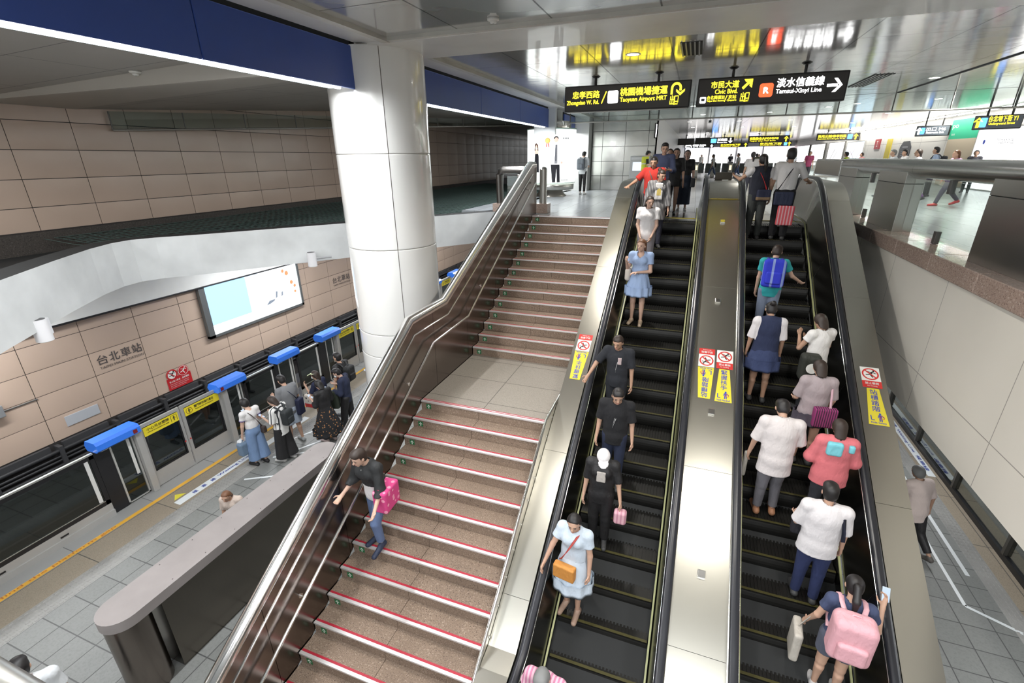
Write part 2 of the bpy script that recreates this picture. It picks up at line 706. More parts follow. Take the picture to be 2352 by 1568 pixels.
TACT = mat('tactile_stone', (.29, .285, .27), .55, mottle=.15, mscale=2)
for x0, x1 in ((-8.5, -8.15), (4.9, 5.15)):
    b = MB().box(x0, x1, -6, 42, PL - .3, PL)
    n = 5 if x0 < 0 else 4
    y = -1.0
    while y < 20:
        for i in range(n):
            cx = x0 + (i + .5) * (x1 - x0) / n
            b.add([(cx - .02, y - .028, PL), (cx + .02, y - .028, PL), (cx + .02, y + .028, PL), (cx - .02, y + .028, PL),
                   (cx - .012, y - .019, PL + .006), (cx + .012, y - .019, PL + .006), (cx + .012, y + .019, PL + .006), (cx - .012, y + .019, PL + .006)],
                  [(4, 5, 6, 7), (0, 1, 5, 4), (1, 2, 6, 5), (2, 3, 7, 6), (3, 0, 4, 7)])
        y += .075 if (int((y + 100) / .6) != int((y + 100.075) / .6)) is False else .1
    b.build('floor_tactile', TACT, None, 'structure')
WHITE_LINE = mat('white_floor_tape', (.74, .77, .78), .5)
w = MB().box(-8.74, -8.57, 4.55, 8.0, PL, PL + .003).build('floor_marking', WHITE_LINE, None, 'structure')
BLUE_INK = mat('blue_ink', (.03, .06, .33), .5)
lettering('Waiting Line', BLUE_INK, (-8.612, 5.45, PL + .003), (0, 1, 0), (-1, 0, 0), .085, w, width=.75, bold=.02)
for k, ch in enumerate('候車線'):
    lettering(ch, BLUE_INK, (-8.61, 4.88 + k * .2, PL + .003), (0, 1, 0), (-1, 0, 0), .09, w, bold=.015)
tri = MB().add([(-8.95, 4.72, PL + .002), (-8.79, 4.60, PL + .002), (-8.79, 4.84, PL + .002)], [(0, 1, 2)]).build('floor_marking', mat('yellow_tape', (.75, .66, .06), .5), None, 'structure')
mg = mat('orange_lettering', (.50, .17, .04), .6)
lettering('Mind the platform gap', mg, (-9.088, 2.05, PL + .001), (0, 1, 0), (-1, 0, 0), .08, bpy.data.objects['floor_marking'], width=1.7)


def tape(pts, wd, name='floor_marking'):
    b = MB()
    for (xa, ya), (xb, yb) in zip(pts, pts[1:]):
        b.add([(p[0], p[1], PL + .003) for p in bar(xa, ya, xb, yb, wd)], [(0, 1, 2, 3)])
    b.build(name, WHITE_LINE, None, 'structure')


tape([(-8.05, 5.55), (-7.2, 6.05)], .05)
tape([(-8.1, 6.35), (-7.55, 6.75), (-6.6, 6.9)], .05)
tape([(-8.35, 6.9), (-6.9, 9.6)], .05)
tape([(-7.9, 6.6), (-6.4, 9.3)], .05)
tape([(4.45, 11.5), (4.45, 6.93)], .05)
tape([(4.75, 11.6), (4.75, 7.6)], .06)
tape([(4.45, 6.93), (5.3, 6.5)], .05)
w2 = MB().box(5.22, 5.36, 10.4, 14, PL, PL + .003).build('floor_marking', WHITE_LINE, None, 'structure')
lettering('候車線  Waiting Line  候車線', BLUE_INK, (5.25, 13.0, PL + .003), (0, -1, 0), (1, 0, 0), .08, w2, width=2.4, bold=.015)

# track bed, rails and the tiled wall across the track
MB().box(-13.2, -9.62, -8, 46, -6.2, -5.95).build('floor_track', mat('track_bed', (.05, .05, .055), .8, mottle=.3), None, 'structure')
b = MB()
for x in (-12.1, -10.66):
    b.box(x - .035, x + .035, -8, 46, -5.95, -5.80)
b.build('trim_rails', mat('rail_steel', (.35, .33, .31), .35, .9), None, 'structure')
MB().box(-9.62, -9.6, -6, 42, -6.0, PL).build('wall_platform_edge', DARK, None, 'structure')

TILE = mat('beige_enamel_tile', (.57, .435, .345), .26, mottle=.05, mscale=.7)
JOINT = mat('dark_joint', (.035, .03, .028), .8)


def tile_wall(name, z_rows, y0, y1, y_first, pitch, x, mt):
    """Enamel panels with a shallow pillow on a dark backing, one wall mesh with its own joints."""
    b = MB()
    ys = [y_first + pitch * k for k in range(-30, 60)]
    g = .007
    for ya, yb in zip(ys, ys[1:]):
        a, c = max(ya, y0) + g, min(yb, y1) - g
        if c - a < .05:
            continue
        for za, zb in zip(z_rows, z_rows[1:]):
            n, vs = 5, []
            for i in range(n):
                for j in range(n):
                    u, v = i / (n - 1), j / (n - 1)
                    d = .010 + .009 * (1 - (2 * u - 1) ** 4) * (1 - (2 * v - 1) ** 4)
                    vs.append((x + d, a + (c - a) * u, za + g + (zb - za - 2 * g) * v))
            fs = [(i * n + j, (i + 1) * n + j, (i + 1) * n + j + 1, i * n + j + 1) for i in range(n - 1) for j in range(n - 1)]
            b.add(vs, fs, True)
            r0 = [(x, p[1], p[2]) for p in (vs[0], vs[n * (n - 1)], vs[n * n - 1], vs[n - 1])]
            e = [vs[0], vs[n * (n - 1)], vs[n * n - 1], vs[n - 1]]
            b.add(r0 + e, [(i, (i + 1) % 4, 4 + (i + 1) % 4, 4 + i) for i in range(4)])
    return b.build(name, mt, None, 'structure')


WX = -13.0
MB().box(WX - .3, WX, -8, 46, -6.2, 3.6).build('wall_left', JOINT, None, 'structure')
tile_wall('wall_left_lower', [-4.54, -3.97, -3.4, -2.83, -2.26, -1.69], -8, 46, 6.06, 1.18, WX, TILE)
tile_wall('wall_left_upper', [.05, .53, 1.09, 1.66, 2.22, 2.78, 3.3], -8, 46, 6.04, 1.18, WX, TILE)
MB().box(WX, WX + .06, -8, 46, -.4, .03).build('baseboard_left', granite('dark_base_stone', (.07, .06, .052), (.03, .028, .026), (.12, .11, .10), 60, .5), None, 'structure')
MB().box(WX, WX + .25, -8, 46, -1.9, -.82).build('wall_left_beam', WHITE_PAINT, None, 'structure')
b = MB()
for z, r in ((-4.72, .05), (-4.86, .035), (-4.95, .035), (-5.08, .05), (-5.3, .03)):
    b.tube([(WX + .12, -8, z), (WX + .12, 46, z)], r, 8)
b.build('trim_cables', mat('cable_black', (.02, .02, .022), .5), None, 'structure')
b = MB()
for k in range(-5, 30):
    y = 4.88 + 1.19 * k
    b.box(WX, WX + .2, y - .04, y + .04, -5.4, -4.6)
    b.box(WX + .02, WX + .09, y + .1, y + 1.05, -4.70, -4.56)
b.build('trim_cable_brackets', mat('bracket_grey', (.09, .09, .095), .5, .5), None, 'structure')
b = MB().tube([(WX + .18, -6, -1.93), (WX + .18, 30, -1.93)], .035, 8)
for k in range(-6, 22):
    b.box(WX + .1, WX + .2, 1.55 + 1.24 * k, 1.62 + 1.24 * k, -1.95, -1.72)
b.build('trim_conduit', mat('conduit_black', (.03, .03, .033), .45), None, 'structure')

# slab edge around the opening: a chevron of white concrete with a ledge and net behind it
edge = [(-4.75, -1.2), (-6.6, 1.35), (-8.05, 3.0), (-9.1, 4.25), (-9.75, 5.1), (-10.05, 5.62), (-10.12, 6.0), (-9.95, 6.35), (-9.5, 6.85), (-7.85, 9.1), (-6.17, 11.4), (-5.2, 12.72)]
slab = edge + [(-5.2, 46), (WX, 46), (WX, -8), (-4.75, -8)]
b = MB()
n = len(edge)
b.strip([(x, y, -.82) for x, y in edge], [(x, y, 0) for x, y in edge], False)
outer = [(-5.3, -1.2), (-6.95, 1.2), (-8.4, 2.75), (-9.45, 4.0), (-10.1, 4.9), (-10.42, 5.5), (-10.5, 6.05), (-10.25, 6.6), (-9.8, 7.1), (-8.15, 9.35), (-6.45, 11.65), (-5.5, 12.95)]
b.strip([(x, y, -.82) for x, y in edge], [(x, y, -.82) for x, y in outer])
b.build('wall_slab_edge', CONCRETE, None, 'structure')
b = MB()
b.strip([(x, y, 0) for x, y in edge], [(x, y, 0) for x, y in outer])
b.strip([(x, y, 0) for x, y in outer], [(x, y, -.4) for x, y in outer])
b.add([(x, y, -.4) for x, y in outer] + [(WX, 12.95, -.4), (WX, -1.2, -.4)], [tuple(range(len(outer) + 2))])
b.box(WX, -6.3, 12.9, 46, -.45, -.4)
b.box(-5.5, -5.3, 12.95, 46, -.4, 0)
b.build('floor_net_ledge', mat('ledge_black', (.02, .021, .021), .75), None, 'structure')
slab_under = [(x - .01, y) for x, y in outer] + [(-5.5, 46), (WX, 46), (WX, -8), (-5.3, -8)]
MB().prism(slab_under, -.83, -.46, 'Z').build('ceiling_platform', WHITE_PAINT, None, 'structure')

# concourse floor slabs
CONC_FLOOR = tiled('concourse_tile', (.36, .385, .40), (.32, .345, .36), (.12, .12, .125), .60, .60, .006, 'XY', (.1, .3), .22, speckle=.12, sscale=60)
MB().box(-6.3, 13, 12.75, 80, -.3, 0).build('floor_concourse', CONC_FLOOR, None, 'structure')
MB().box(-3.9, 3.3, 12.05, 12.75, -.3, 0).build('floor_concourse_lip', CONC_FLOOR, None, 'structure')
MB().box(3.95, 13, -6, 12.75, -.3, 0).build('floor_concourse_side', CONC_FLOOR, None, 'structure')
MB().box(-6.3, 13, 12.8, 46, -.85, -.31).build('ceiling_platform_far', WHITE_PAINT, None, 'structure')
PLAST = tiled('plaster_panel', (.70, .665, .59), (.71, .675, .60), (.30, .28, .25), 1.93, 1.39, .006, 'YZ', (7.9, -1.59), .55, bump=.15)
MB().box(3.41, 3.9, -6, 12.9, -2.18, -.2).build('wall_right_slab_edge', PLAST, None, 'structure')
MB().box(3.9, 5.2, -6, 12.9, -2.18, -2.0).build('ceiling_platform_side', WHITE_PAINT, None, 'structure')
MB().box(5.2, 5.3, -6, 46, -2.2, -.8).build('wall_right_track_header', WHITE_PAINT, None, 'structure')
b = MB()
y = -6.0
while y < 15.4:
    b.box(3.37, 3.98, y + .004, min(y + 1.32, 15.5) - .004, -.2, .05, .012)
    y += 1.32
b.build('trim_curb', GRANITE_TOP, None, 'structure')
# near edge of the mezzanine the viewer stands on
MB().box(-6, 3.4, -3, -.15, -.3, 0).build('floor_mezzanine', CONC_FLOOR, None, 'structure')
MB().box(-6.5, 13, -6, -3, -.3, 0).build('floor_mezzanine_back', CONC_FLOOR, None, 'structure')

# ceilings
SEAM = (.06, .06, .06)
CEIL = tiled('steel_ceiling_panel', (.74, .735, .72), (.71, .71, .70), SEAM, 1.38, 1.45, .012, 'XY', (-3.38, 7.0), .13, metal=.62, bump=.35, wob=1.6)
MB().box(-4.55, 13, -6, 7.05, 3.1, 3.3).build('ceiling', CEIL, None, 'structure')
MB().box(-4.55, 13, 8.32, 18.45, 3.1, 3.3).build('ceiling_concourse', CEIL, None, 'structure')
MB().box(-4.55, 13, 18.55, 80, 3.1, 3.3).build('ceiling_far', CEIL, None, 'structure')
SOFFIT = mat('soffit_enamel', (.78, .77, .73), .38, mottle=.06, mscale=1.5, coat=.2)
MB().box(-5.2, 13, 7.05, 8.32, 3.04, 3.3).build('ceiling_soffit', SOFFIT, None, 'structure')
b = MB().box(-4.55, 13, 6.97, 7.05, 3.05, 3.14).box(-4.66, -4.55, -6, 7.05, 3.04, 3.12).box(-4.66, -4.55, 8.32, 46, 3.04, 3.12)
b.build('trim_ceiling', mat('trim_enamel', (.60, .585, .53), .5, mottle=.08), None, 'structure')
MB().box(-5.16, -4.6, -6, 7.05, 3.08, 3.3).box(-5.16, -4.6, 8.32, 46, 3.08, 3.3).build('ceiling_edge', SOFFIT, None, 'structure')
TRACK_CEIL = tiled('grey_ceiling_board', (.44, .42, .385), (.42, .40, .37), (.14, .135, .13), 2.4, 1.2, .008, 'XY', (-13, 2.9), .55, bump=.15)
b = MB()
b.add([(WX, -8, 2.5), (-5.3, -8, 2.75), (-5.3, 5.6, 2.75), (WX, 5.6, 2.5)], [(0, 1, 2, 3)])
b.add([(WX, 7.4, 2.5), (-5.3, 7.4, 2.75), (-5.3, 16, 3.12), (WX, 16, 3.12), (-5.3, 46, 3.12), (WX, 46, 3.12)], [(0, 1, 2, 3), (3, 2, 4, 5)])
b.build('ceiling_track', TRACK_CEIL, None, 'structure')
b = MB()
b.add([(WX, 5.6, 2.5), (-5.3, 5.6, 2.75), (-5.3, 7.4, 2.75), (WX, 7.4, 2.5)], [(0, 1, 2, 3)])
b.box(WX, -5.3, 5.55, 5.62, 2.47, 2.8)
b.build('ceiling_track_band', mat('cream_ceiling_board', (.50, .475, .43), .45), None, 'structure')
MB().box(-13, -5.3, -8, 46, 3.3, 3.4).build('ceiling_roof', DARK, None, 'structure')

# far walls of the concourse
ENAMEL = tiled('cream_wall_panel', (.72, .70, .655), (.70, .685, .64), (.20, .19, .18), 2.9, .9, .01, 'YZ', (24.2, .2), .35, bump=.2)
MB().box(11.05, 11.3, -6, 80, 0, 3.1).build('wall_right', ENAMEL, None, 'structure')
MB().box(-6.3, 13, 70, 70.2, 0, 3.1).build('wall_back', mat('shop_white', (.75, .75, .74), .5), None, 'structure')
MB().box(-6.3, 13, -6.2, -6, -.3, 3.3).build('wall_front', PLASTER, None, 'structure')
CLAD = tiled('steel_cladding', (.60, .60, .57), (.57, .57, .545), (.10, .10, .10), 1.0, .62, .010, 'XZ', (-3.1, 0), .2, metal=.9, bump=.5, wob=2.0)
MB().box(-4.55, -1.75, 22.9, 23.1, 0, 3.1).build('wall_steel', CLAD, None, 'structure')
MB().box(-1.80, -1.75, 22.9, 70, 0, 3.1).build('wall_steel_side', mat('side_wall', (.66, .65, .62), .4), None, 'structure')
MB().box(-5.9, -4.6, 22.2, 23.1, 0, 3.1).build('wall_white', WHITE_PAINT, None, 'structure')
MB().box(-6.3, -5.3, 23.1, 46, 0, 3.1).build('wall_pier', WHITE_PAINT, None, 'structure')
# ------------------------------------------------------------------ column, beams, lamps
WHITE_ENAMEL = mat('white_enamel', (.84, .83, .80), .14, mottle=.02, mscale=.6, coat=.5)
GROUT = mat('grey_joint', (.22, .20, .17), .7)


def round_column(cx, cy, r, z0, z1, label, seams, rings):
    t = thing('column', label, 'column', (cx, cy, z0))
    zs = [z0] + rings + [z1]
    angs = [math.radians(a) for a in seams]
    for za, zb in zip(zs, zs[1:]):
        for a, c in zip(angs, angs[1:] + [angs[0] + 2 * PI]):
            g = .006 / r
            MB().lathe([(r - .012, za + .004), (r - .003, za + .006), (r, za + .014), (r, za + .03), (r, zb - .03), (r, zb - .014), (r - .003, zb - .006), (r - .012, zb - .004)], cx, cy, 22, a + g, c - g).build('enamel_panel', WHITE_ENAMEL, t)
    MB().lathe([(r - .010, z0), (r - .010, z1)], cx, cy, 48).build('joint_core', GROUT, t)
    return t


round_column(-5.35, 7.77, .83, PL, 3.06, 'white enamelled round column standing between the stairs and the platform', [-50.5, 69.5, 189.5], [-3.75, -2.2, -1.73, -.11, 1.49])

BLUE = mat('blue_enamel', (.035, .08, .33), .32, mottle=.06, mscale=1.0)
LAMP_ON = glow('fluorescent_tube', (.95, .98, 1.0), 16)
REFLECTOR_GLOW = glow('reflector_glow', (.80, .90, 1.0), 2.5)  # light thrown back from the tubes, put into the reflector as emission


def blue_beam(y0, y1, x, joints, label):
    t = thing('blue_beam', label, 'beam', (x, y0, 2.4))
    ys = [y0] + joints + [y1]
    for a, c in zip(ys, ys[1:]):
        b = MB().box(x - .05, x, a + .004, c - .004, 2.44, 3.04, .012)
        b.build('fascia_panel', BLUE, t)
    MB().box(x - .32, x - .03, y0, y1, 3.03, 3.12).box(x - .34, x - .055, y0, y1, 2.475, 3.02).build('housing', DARK, t)
    lt = MB()
    n = max(2, int((y1 - y0) / 1.55))
    for k in range(n):
        a = y0 + .1 + (y1 - y0 - .35) * k / n
        c = y0 + .1 + (y1 - y0 - .35) * (k + 1) / n - .03
        MB().tube([(x - .09, a, 2.445), (x - .09, c, 2.445)], .028, 10).build('fluorescent_tube', LAMP_ON, t)
    MB().box(x - .26, x - .21, y0 + .05, y1 - .3, 2.435, 2.45).build('reflector', REFLECTOR_GLOW, t)
    return t


blue_beam(-1.0, 6.97, -5.2, [1.6, 4.35], 'long blue fascia beam with tube lamps running to the white round column')
blue_beam(8.5, 17.95, -5.2, [11.9, 14.8], 'shorter blue fascia beam with tube lamps beyond the white round column')
blue_beam(20.2, 22.1, -5.2, [], 'stub of blue fascia beam behind the illuminated advertising pillar')
b = MB().box(-5.75, -4.95, 17.9, 18.1, 2.2, 3.1)
tag(b.build('beam_bearing_block', CONCRETE, None), 'bare concrete block at the far end of the blue beam', 'block', kind='structure')


def downlight(x, y, label):
    t = thing('downlight', label, 'lamp', (x, y, 3.1), 0, 'round ceiling downlights')
    MB().lathe([(.10, 3.098), (.13, 3.092), (.135, 3.1)], x, y, 24).build('trim_ring', ALU, t)
    MB().cyl((x, y, 3.094), .10, .003, 'Z', 24).build('diffuser', glow('downlight_glow', (1, .96, .86), 14), t)
    return t


d0 = downlight(-1.29, 9.74, 'round downlight in the ceiling just before the first hanging sign')
D_OTHERS = [(5.08, 15.4), (-.35, 19.9), (1.6, 20.3), (.0, 24), (2.6, 24), (-.6, 28.5), (1.8, 29), (4.4, 22.5), (4.2, 29.5), (7.2, 21), (7.6, 27), (-.5, 34), (2.4, 35), (5.4, 36), (.5, 42), (4.2, 44), (8, 34), (1, 52), (5, 54), (9, 45)]
for x, y in D_OTHERS:
    dup(d0, (x, y, 3.1), 'round downlight in the ceiling right of the second hanging sign' if y < 16 else 'one of the small downlights over the far concourse, beyond the glass smoke barrier')


def smoke_detector(x, y, z, label):
    t = thing('smoke_detector', label, 'smoke detector', (x, y, z))
    w = mat('detector_white', (.78, .77, .72), .45)
    MB().lathe([(.0, z), (.078, z), (.078, z - .022), (.062, z - .03), (.0, z - .03)], x, y, 28).build('base_plate', w, t)
    MB().lathe([(.0, z - .03), (.05, z - .03), (.04, z - .055), (.0, z - .06)], x, y, 24).build('sensor_head', w, t)
    MB().lathe([(.012, z - .057), (.012, z - .064), (0, z - .064)], x, y, 10).build('indicator', mat('detector_grey', (.3, .3, .28), .4), t)


smoke_detector(-2.71, 6.67, 3.1, 'white smoke detector on the steel ceiling above the stairs')
smoke_detector(-8.0, 5.5, 2.66, 'white smoke detector on the ceiling over the track')


def ceiling_vent(x0, x1, y0, y1, label, along='Y'):
    z = 3.1
    t = thing('ceiling_vent', label, 'vent', ((x0 + x1) / 2, (y0 + y1) / 2, z))
    MB().box(x0, x1, y0, y1, z - .006, z - .001).build('backing', DARK, t)
    b = MB()
    n = 5
    for k in range(n):
        if along == 'Y':
            a = x0 + (x1 - x0) * (k + .12) / n
            b.box(a, a + (x1 - x0) / n * .35, y0, y1, z - .022, z - .006)
        else:
            a = y0 + (y1 - y0) * (k + .12) / n
            b.box(x0, x1, a, a + (y1 - y0) / n * .35, z - .022, z - .006)
    b.build('slats', mat('vent_grey', (.34, .34, .33), .4, .6), t)


ceiling_vent(-.48, -.14, 9.1, 10.2, 'slotted ceiling vent between the two hanging signs')
ceiling_vent(3.55, 3.95, 14.2, 16.4, 'slotted ceiling vent beside the dark seam on the right')
ceiling_vent(5.1, 6.0, 9.6, 11.4, 'slotted ceiling vent in the upper right corner')
MB().box(5.27, 5.33, 8.4, 18.4, 3.085, 3.1).build('trim_ceiling_slot', DARK, None, 'structure')

# glass smoke barriers hanging from the ceilings
def smoke_barrier(p0, p1, z0, z1, zt0, zt1, n, label):
    p0, p1 = Vector(p0), Vector(p1)
    t = thing('smoke_barrier', label, 'smoke barrier', (p0.x, p0.y, z0))
    d = (p1 - p0)
    nrm = Vector((-d.y, d.x)).normalized() * .012

    def at(s):
        return p0 + d * s, z0 + (z1 - z0) * s, zt0 + (zt1 - zt0) * s
    for k in range(n):
        (a, za, ta), (c, zc, tc) = at((k + .01) / n), at((k + .99) / n)
        MB().add([(a.x, a.y, za), (c.x, c.y, zc), (c.x, c.y, tc), (a.x, a.y, ta)], [(0, 1, 2, 3)]).build('glass_pane', GLASS_BARRIER, t)
    b = MB()
    (a, za, ta), (c, zc, tc) = at(0), at(1)
    b.tube([(a.x, a.y, za), (c.x, c.y, zc)], .025, 4)
    b.build('bottom_rail', mat('barrier_rail', (.42, .40, .36), .4, .5), t)
    for k in range(n + 1):
        q, zq, tq = at(k / n)
        MB().tube([(q.x, q.y, zq), (q.x, q.y, tq)], .018, 4).build('mullion', mat('barrier_mullion', (.13, .125, .115), .4, .6), t)
    return t


smoke_barrier((-4.55, 18.5), (10.9, 18.5), 2.60, 2.60, 3.1, 3.1, 11, 'glass smoke barrier hanging across the concourse behind the two signs')
smoke_barrier((-12.9, 8.0), (-8.4, 24.5), 2.1, 2.93, 2.5, 3.2, 11, 'glass smoke barrier hanging obliquely above the track wall')

# ------------------------------------------------------------------ staircase
NOSE = mat('nosing_steel', (.80, .79, .78), .38, .55)
RED = mat('red_strip', (.40, .02, .04), .5)
GREEN = mat('green_sticker', (.02, .16, .06), .4)
ARROW_W = mat('arrow_white', (.72, .85, .74), .5)
SX0, SX1 = -3.89, -1.69
RISE = .17
UP = [(12.01 - .301 * k, -RISE * k) for k in range(14)]
LOW = [(6.0 - .291 * k, -RISE * (14 + k)) for k in range(14)]
stairs = thing('staircase', 'brown granite staircase with red striped steel nosings and a landing halfway', 'staircase', (-2.8, 2.2, PL))


def stair_step(y, z, yback, double=False):
    """Tread reaching from the nosing at y back to yback, with its riser below."""
    b = MB()
    mid = SX1 - (SX1 - SX0) * .52
    for x0, x1 in ((SX0, mid - .003), (mid + .003, SX1)):
        b.box(x0, x1, y, yback, z - RISE, z - .003)
    s = b.build('step', GRANITE, stairs)
    n = MB().prism([(y - .012, z - .022), (y - .012, z + .002), (y + .026, z + .002), (y + .026, z - .01), (y - .002, z - .022)], SX0, SX1, 'X')
    n.build('nosing', NOSE, s)
    for r0, r1 in ((.028, .046), (.060, .078)) if double else ((.026, .056),):
        MB().box(SX0 + .01, SX1 - .01, y + r0, y + r1, z - .003, z + .0025).build('red_strip', RED, s)
    if double:
        MB().box(SX0, SX1, y + .046, y + .060, z - .001, z + .002).build('nosing_bead', NOSE, s)
    q = flat([rrect(-.045, -.045, .045, .045, .008)], GREEN, (SX0 + .14, y, z - .095), (1, 0, 0), (0, 0, 1), s, 'arrow_sticker', .002)
    flat([[(-.008, -.035), (.008, -.035), (.008, .0), (-.008, .0)], [(-.032, -.004), (0, .034), (.032, -.004), (.018, -.004), (0, .014), (-.018, -.004)]], ARROW_W, (SX0 + .14, y, z - .095), (1, 0, 0), (0, 0, 1), q, 'arrow', .004)
    return s


for k, (y, z) in enumerate(UP):
    stair_step(y, z, 12.06 if k == 0 else UP[k - 1][0] + .01, double=(k == 13))
LAND = tiled('granite_landing', (.31, .275, .23), (.30, .265, .225), (.06, .05, .045), 1.13, .80, .006, 'XY', (-2.78, 6.28), .55, speckle=.55, sscale=85)
MB().box(SX0, SX1, 6.08, UP[-1][0] + .02, -RISE * 14 - .1, -RISE * 14).build('landing', LAND, stairs)
for k, (y, z) in enumerate(LOW):
    stair_step(y, z, 6.09 if k == 0 else LOW[k - 1][0] + .01, double=(k == 0))
MB().prism([(12.05, -.20), (12.05, -.6), (8.2, -2.9), (6.1, -2.9), (2.6, PL - .1), (2.6, PL - .02), (6.2, -2.8), (8.0, -2.7), (11.9, -.36)], SX0, SX1, 'X').build('underside', CONCRETE, stairs)

# balustrade wall on the left of the stairs
guard = thing('stair_balustrade', 'dark brushed steel balustrade wall with bright top rail on the stairs', 'balustrade', (-4.0, 7, -2.4))
RAIL = [(.9, -4.13), (1.9, -3.52), (3.75, -2.37), (5.98, -.99), (7.13, -.99), (12.05, 1.24), (12.4, 1.24)]
low = [(.9, PL), (2.2, PL), (6.0, -2.45), (8.0, -2.45), (12.05, -.1), (12.4, -.1)]
pan = brushed('stair_panel_steel', (.235, .205, .19), .20, 'Y', amount=.10)
cuts = [.9, 2.5, 3.9, 5.3, 6.6, 7.9, 9.4, 10.9, 12.4]


def interp(pl, y):
    for (a, za), (c, zc) in zip(pl, pl[1:]):
        if a <= y <= c:
            return za + (zc - za) * (y - a) / (c - a)
    return pl[-1][1]


for a, c in zip(cuts, cuts[1:]):
    ys = sorted({a + .003, c - .003} | {p[0] for p in RAIL + low if a < p[0] < c})
    poly = [(y, interp(RAIL, y) - .03) for y in ys] + [(y, interp(low, y)) for y in ys[::-1]]
    MB().prism(poly, -4.06, -3.90, 'X').build('steel_panel', pan, guard)
MB().tube([(-3.98, y, z) for y, z in RAIL], .085, 18).build('top_rail', brushed('bright_rail_steel', (.80, .79, .77), .17, 'Y', amount=.05), guard)
b = MB().tube([(-3.98, 12.4, 1.26), (-3.98, 12.4, -.02)], .08, 14)
b.build('end_cap', STEEL_Z, guard)
off = [(y, z - .22) for y, z in RAIL[:-1]]
b = MB().tube([(-3.895, y, z) for y, z in off], .014, 8)
b.build('bead', STEEL_BRIGHT, guard)
hand = thing('stair_handrail', 'slim round steel handrail bracketed to the stair balustrade wall', 'handrail', (-3.84, 7, -1.5))
HR = [(.9, -4.75), (2.2, -3.93), (4.16, -2.79), (6.38, -1.47), (7.75, -1.43), (12.0, .82)]
MB().tube([(-3.80, y, z) for y, z in HR], .022, 12).build('rail_tube', STEEL_BRIGHT, hand)
for y in (3.0, 4.4, 5.7, 7.2, 8.6, 10.2, 11.8):
    z = interp(HR, y)
    MB().tube([(-3.90, y, z - .06), (-3.83, y, z - .06), (-3.80, y, z - .02)], .009, 8).cyl((-3.905, y, z - .06), .03, .012, 'X', 14).build('bracket', STEEL_BRIGHT, hand)
MB().box(-3.86, -3.79, 11.98, 12.06, .79, .84, .01).build('end_plate', STEEL_BRIGHT, hand)
kerb = thing('stair_side_trim', 'slim steel edge trim between the granite steps and the escalator cladding', 'trim', (-1.66, 5, -3))
TR = [(1.0, PL + .03), (2.3, PL + .10), (5.87, -2.30), (7.9, -2.26), (8.15, -2.05)]
MB().prism([(y, z + .02) for y, z in TR] + [(y, z - .35) for y, z in TR[::-1]], -1.695, -1.655, 'X').build('edge_plate', STEEL, kerb)
MB().tube([(-1.665, y, z + .05) for y, z in TR], .020, 10).build('round_bead', STEEL_BRIGHT, kerb)
b = MB()
for y, z in LOW[:12]:
    b.cyl((-1.66, y + .15, z + .03), .016, .02, 'X', 10)
b.build('studs', STEEL_BRIGHT, kerb)

# ------------------------------------------------------------------ escalators
def deck_z(y):
    lin, top = T30 * y - 6.0, .86
    y0, y1 = 11.35, 12.35
    if y <= y0:
        return max(lin, PL + .75)
    if y >= y1:
        return top
    t = (y - y0) / (y1 - y0)
    za, zc, zm = T30 * y0 - 6.0, top, top - .02
    ym = (zm + 6.0) / T30
    # quadratic through the meeting point of the slope and the flat
    return (1 - t) ** 2 * za + 2 * t * (1 - t) * min(zm, T30 * ym - 6.0) + t * t * zc


DY = [1.4, 2.9, 3.25] + [3.5 + .5 * k for k in range(16)] + [11.35 + .1 * k for k in range(11)] + [12.8, 13.4, 14.0]
DECK_STEEL = brushed('olive_deck_steel', (.44, .425, .375), .30, 'YZ', 420, amount=.012)


def deck(x0, x1, label, seams):
    t = thing('escalator_cladding', label, 'cladding', ((x0 + x1) / 2, 7.5, -1.7))
    ys = [DY[0]] + seams + [DY[-1]]
    for a, c in zip(ys, ys[1:]):
        yy = [a + .002] + [y for y in DY if a < y < c] + [c - .002]
        top = [(y, deck_z(y)) for y in yy]
        bot = [(y, max(deck_z(y) - 1.05, PL) if y < 12.5 else max(-.02, deck_z(y) - 1.05)) for y in yy]
        b = MB().prism(top + bot[::-1], x0, x1, 'X')
        b.build('cover_panel', DECK_STEEL, t)
    return t


deck_l = deck(-1.65, -1.30, 'wide brushed steel escalator cover between the stairs and the first escalator', [4.0, 5.75, 9.3, 11.35])
deck_c = deck(.33, .94, 'wide brushed steel cover between the two escalators', [4.0, 5.9, 9.0, 11.35])
deck_r = deck(2.56, 2.93, 'brushed steel escalator cover beside the cream slab wall', [4.0, 5.9, 9.0, 11.35])
MB().box(.36, .91, 11.33, 11.37, deck_z(11.35) - .005, deck_z(11.35) + .004).build('yellow_strip', mat('yellow_band', (.52, .40, .02), .5), deck_c)
for k, y in enumerate((10.65, 8.69, 6.7, 4.72)):
    s = Matrix.Rotation(math.radians(30), 3, 'X')
    b = MB().box(.59, .68, y - .045, y + .045, deck_z(y), deck_z(y) + .035, .006, s, (.63, y, deck_z(y)))
    b.build('skid_block', STEEL_BRIGHT, deck_c)
# box of controls on top of the middle cover
cb = thing('control_box', 'small dark control box on top of the middle escalator cover', 'box', (.62, 13.2, .86))
MB().box(.46, .84, 13.1, 13.2, .86, 1.04, .01).build('body', mat('bronze_box', (.10, .085, .06), .45), cb)
MB().box(.60, .74, 12.6, 12.66, .86, .89, .008).build('stop_button', ALU, cb)

LIME = mat('lime_skirt_line', (.40, .41, .20), .45)
STEP_BLACK = mat('escalator_black', (.013, .0125, .011), .45, .3)
STEP_LINE = mat('step_yellow', (.055, .048, .010), .6)
SKIRT = brushed('skirt_steel', (.16, .16, .15), .25, 'Y')
PANEL = brushed('balustrade_steel', (.24, .235, .215), .22, 'Y')


def step_line(y):
    return max(min(T30 * (y - 11.55), 0), PL)


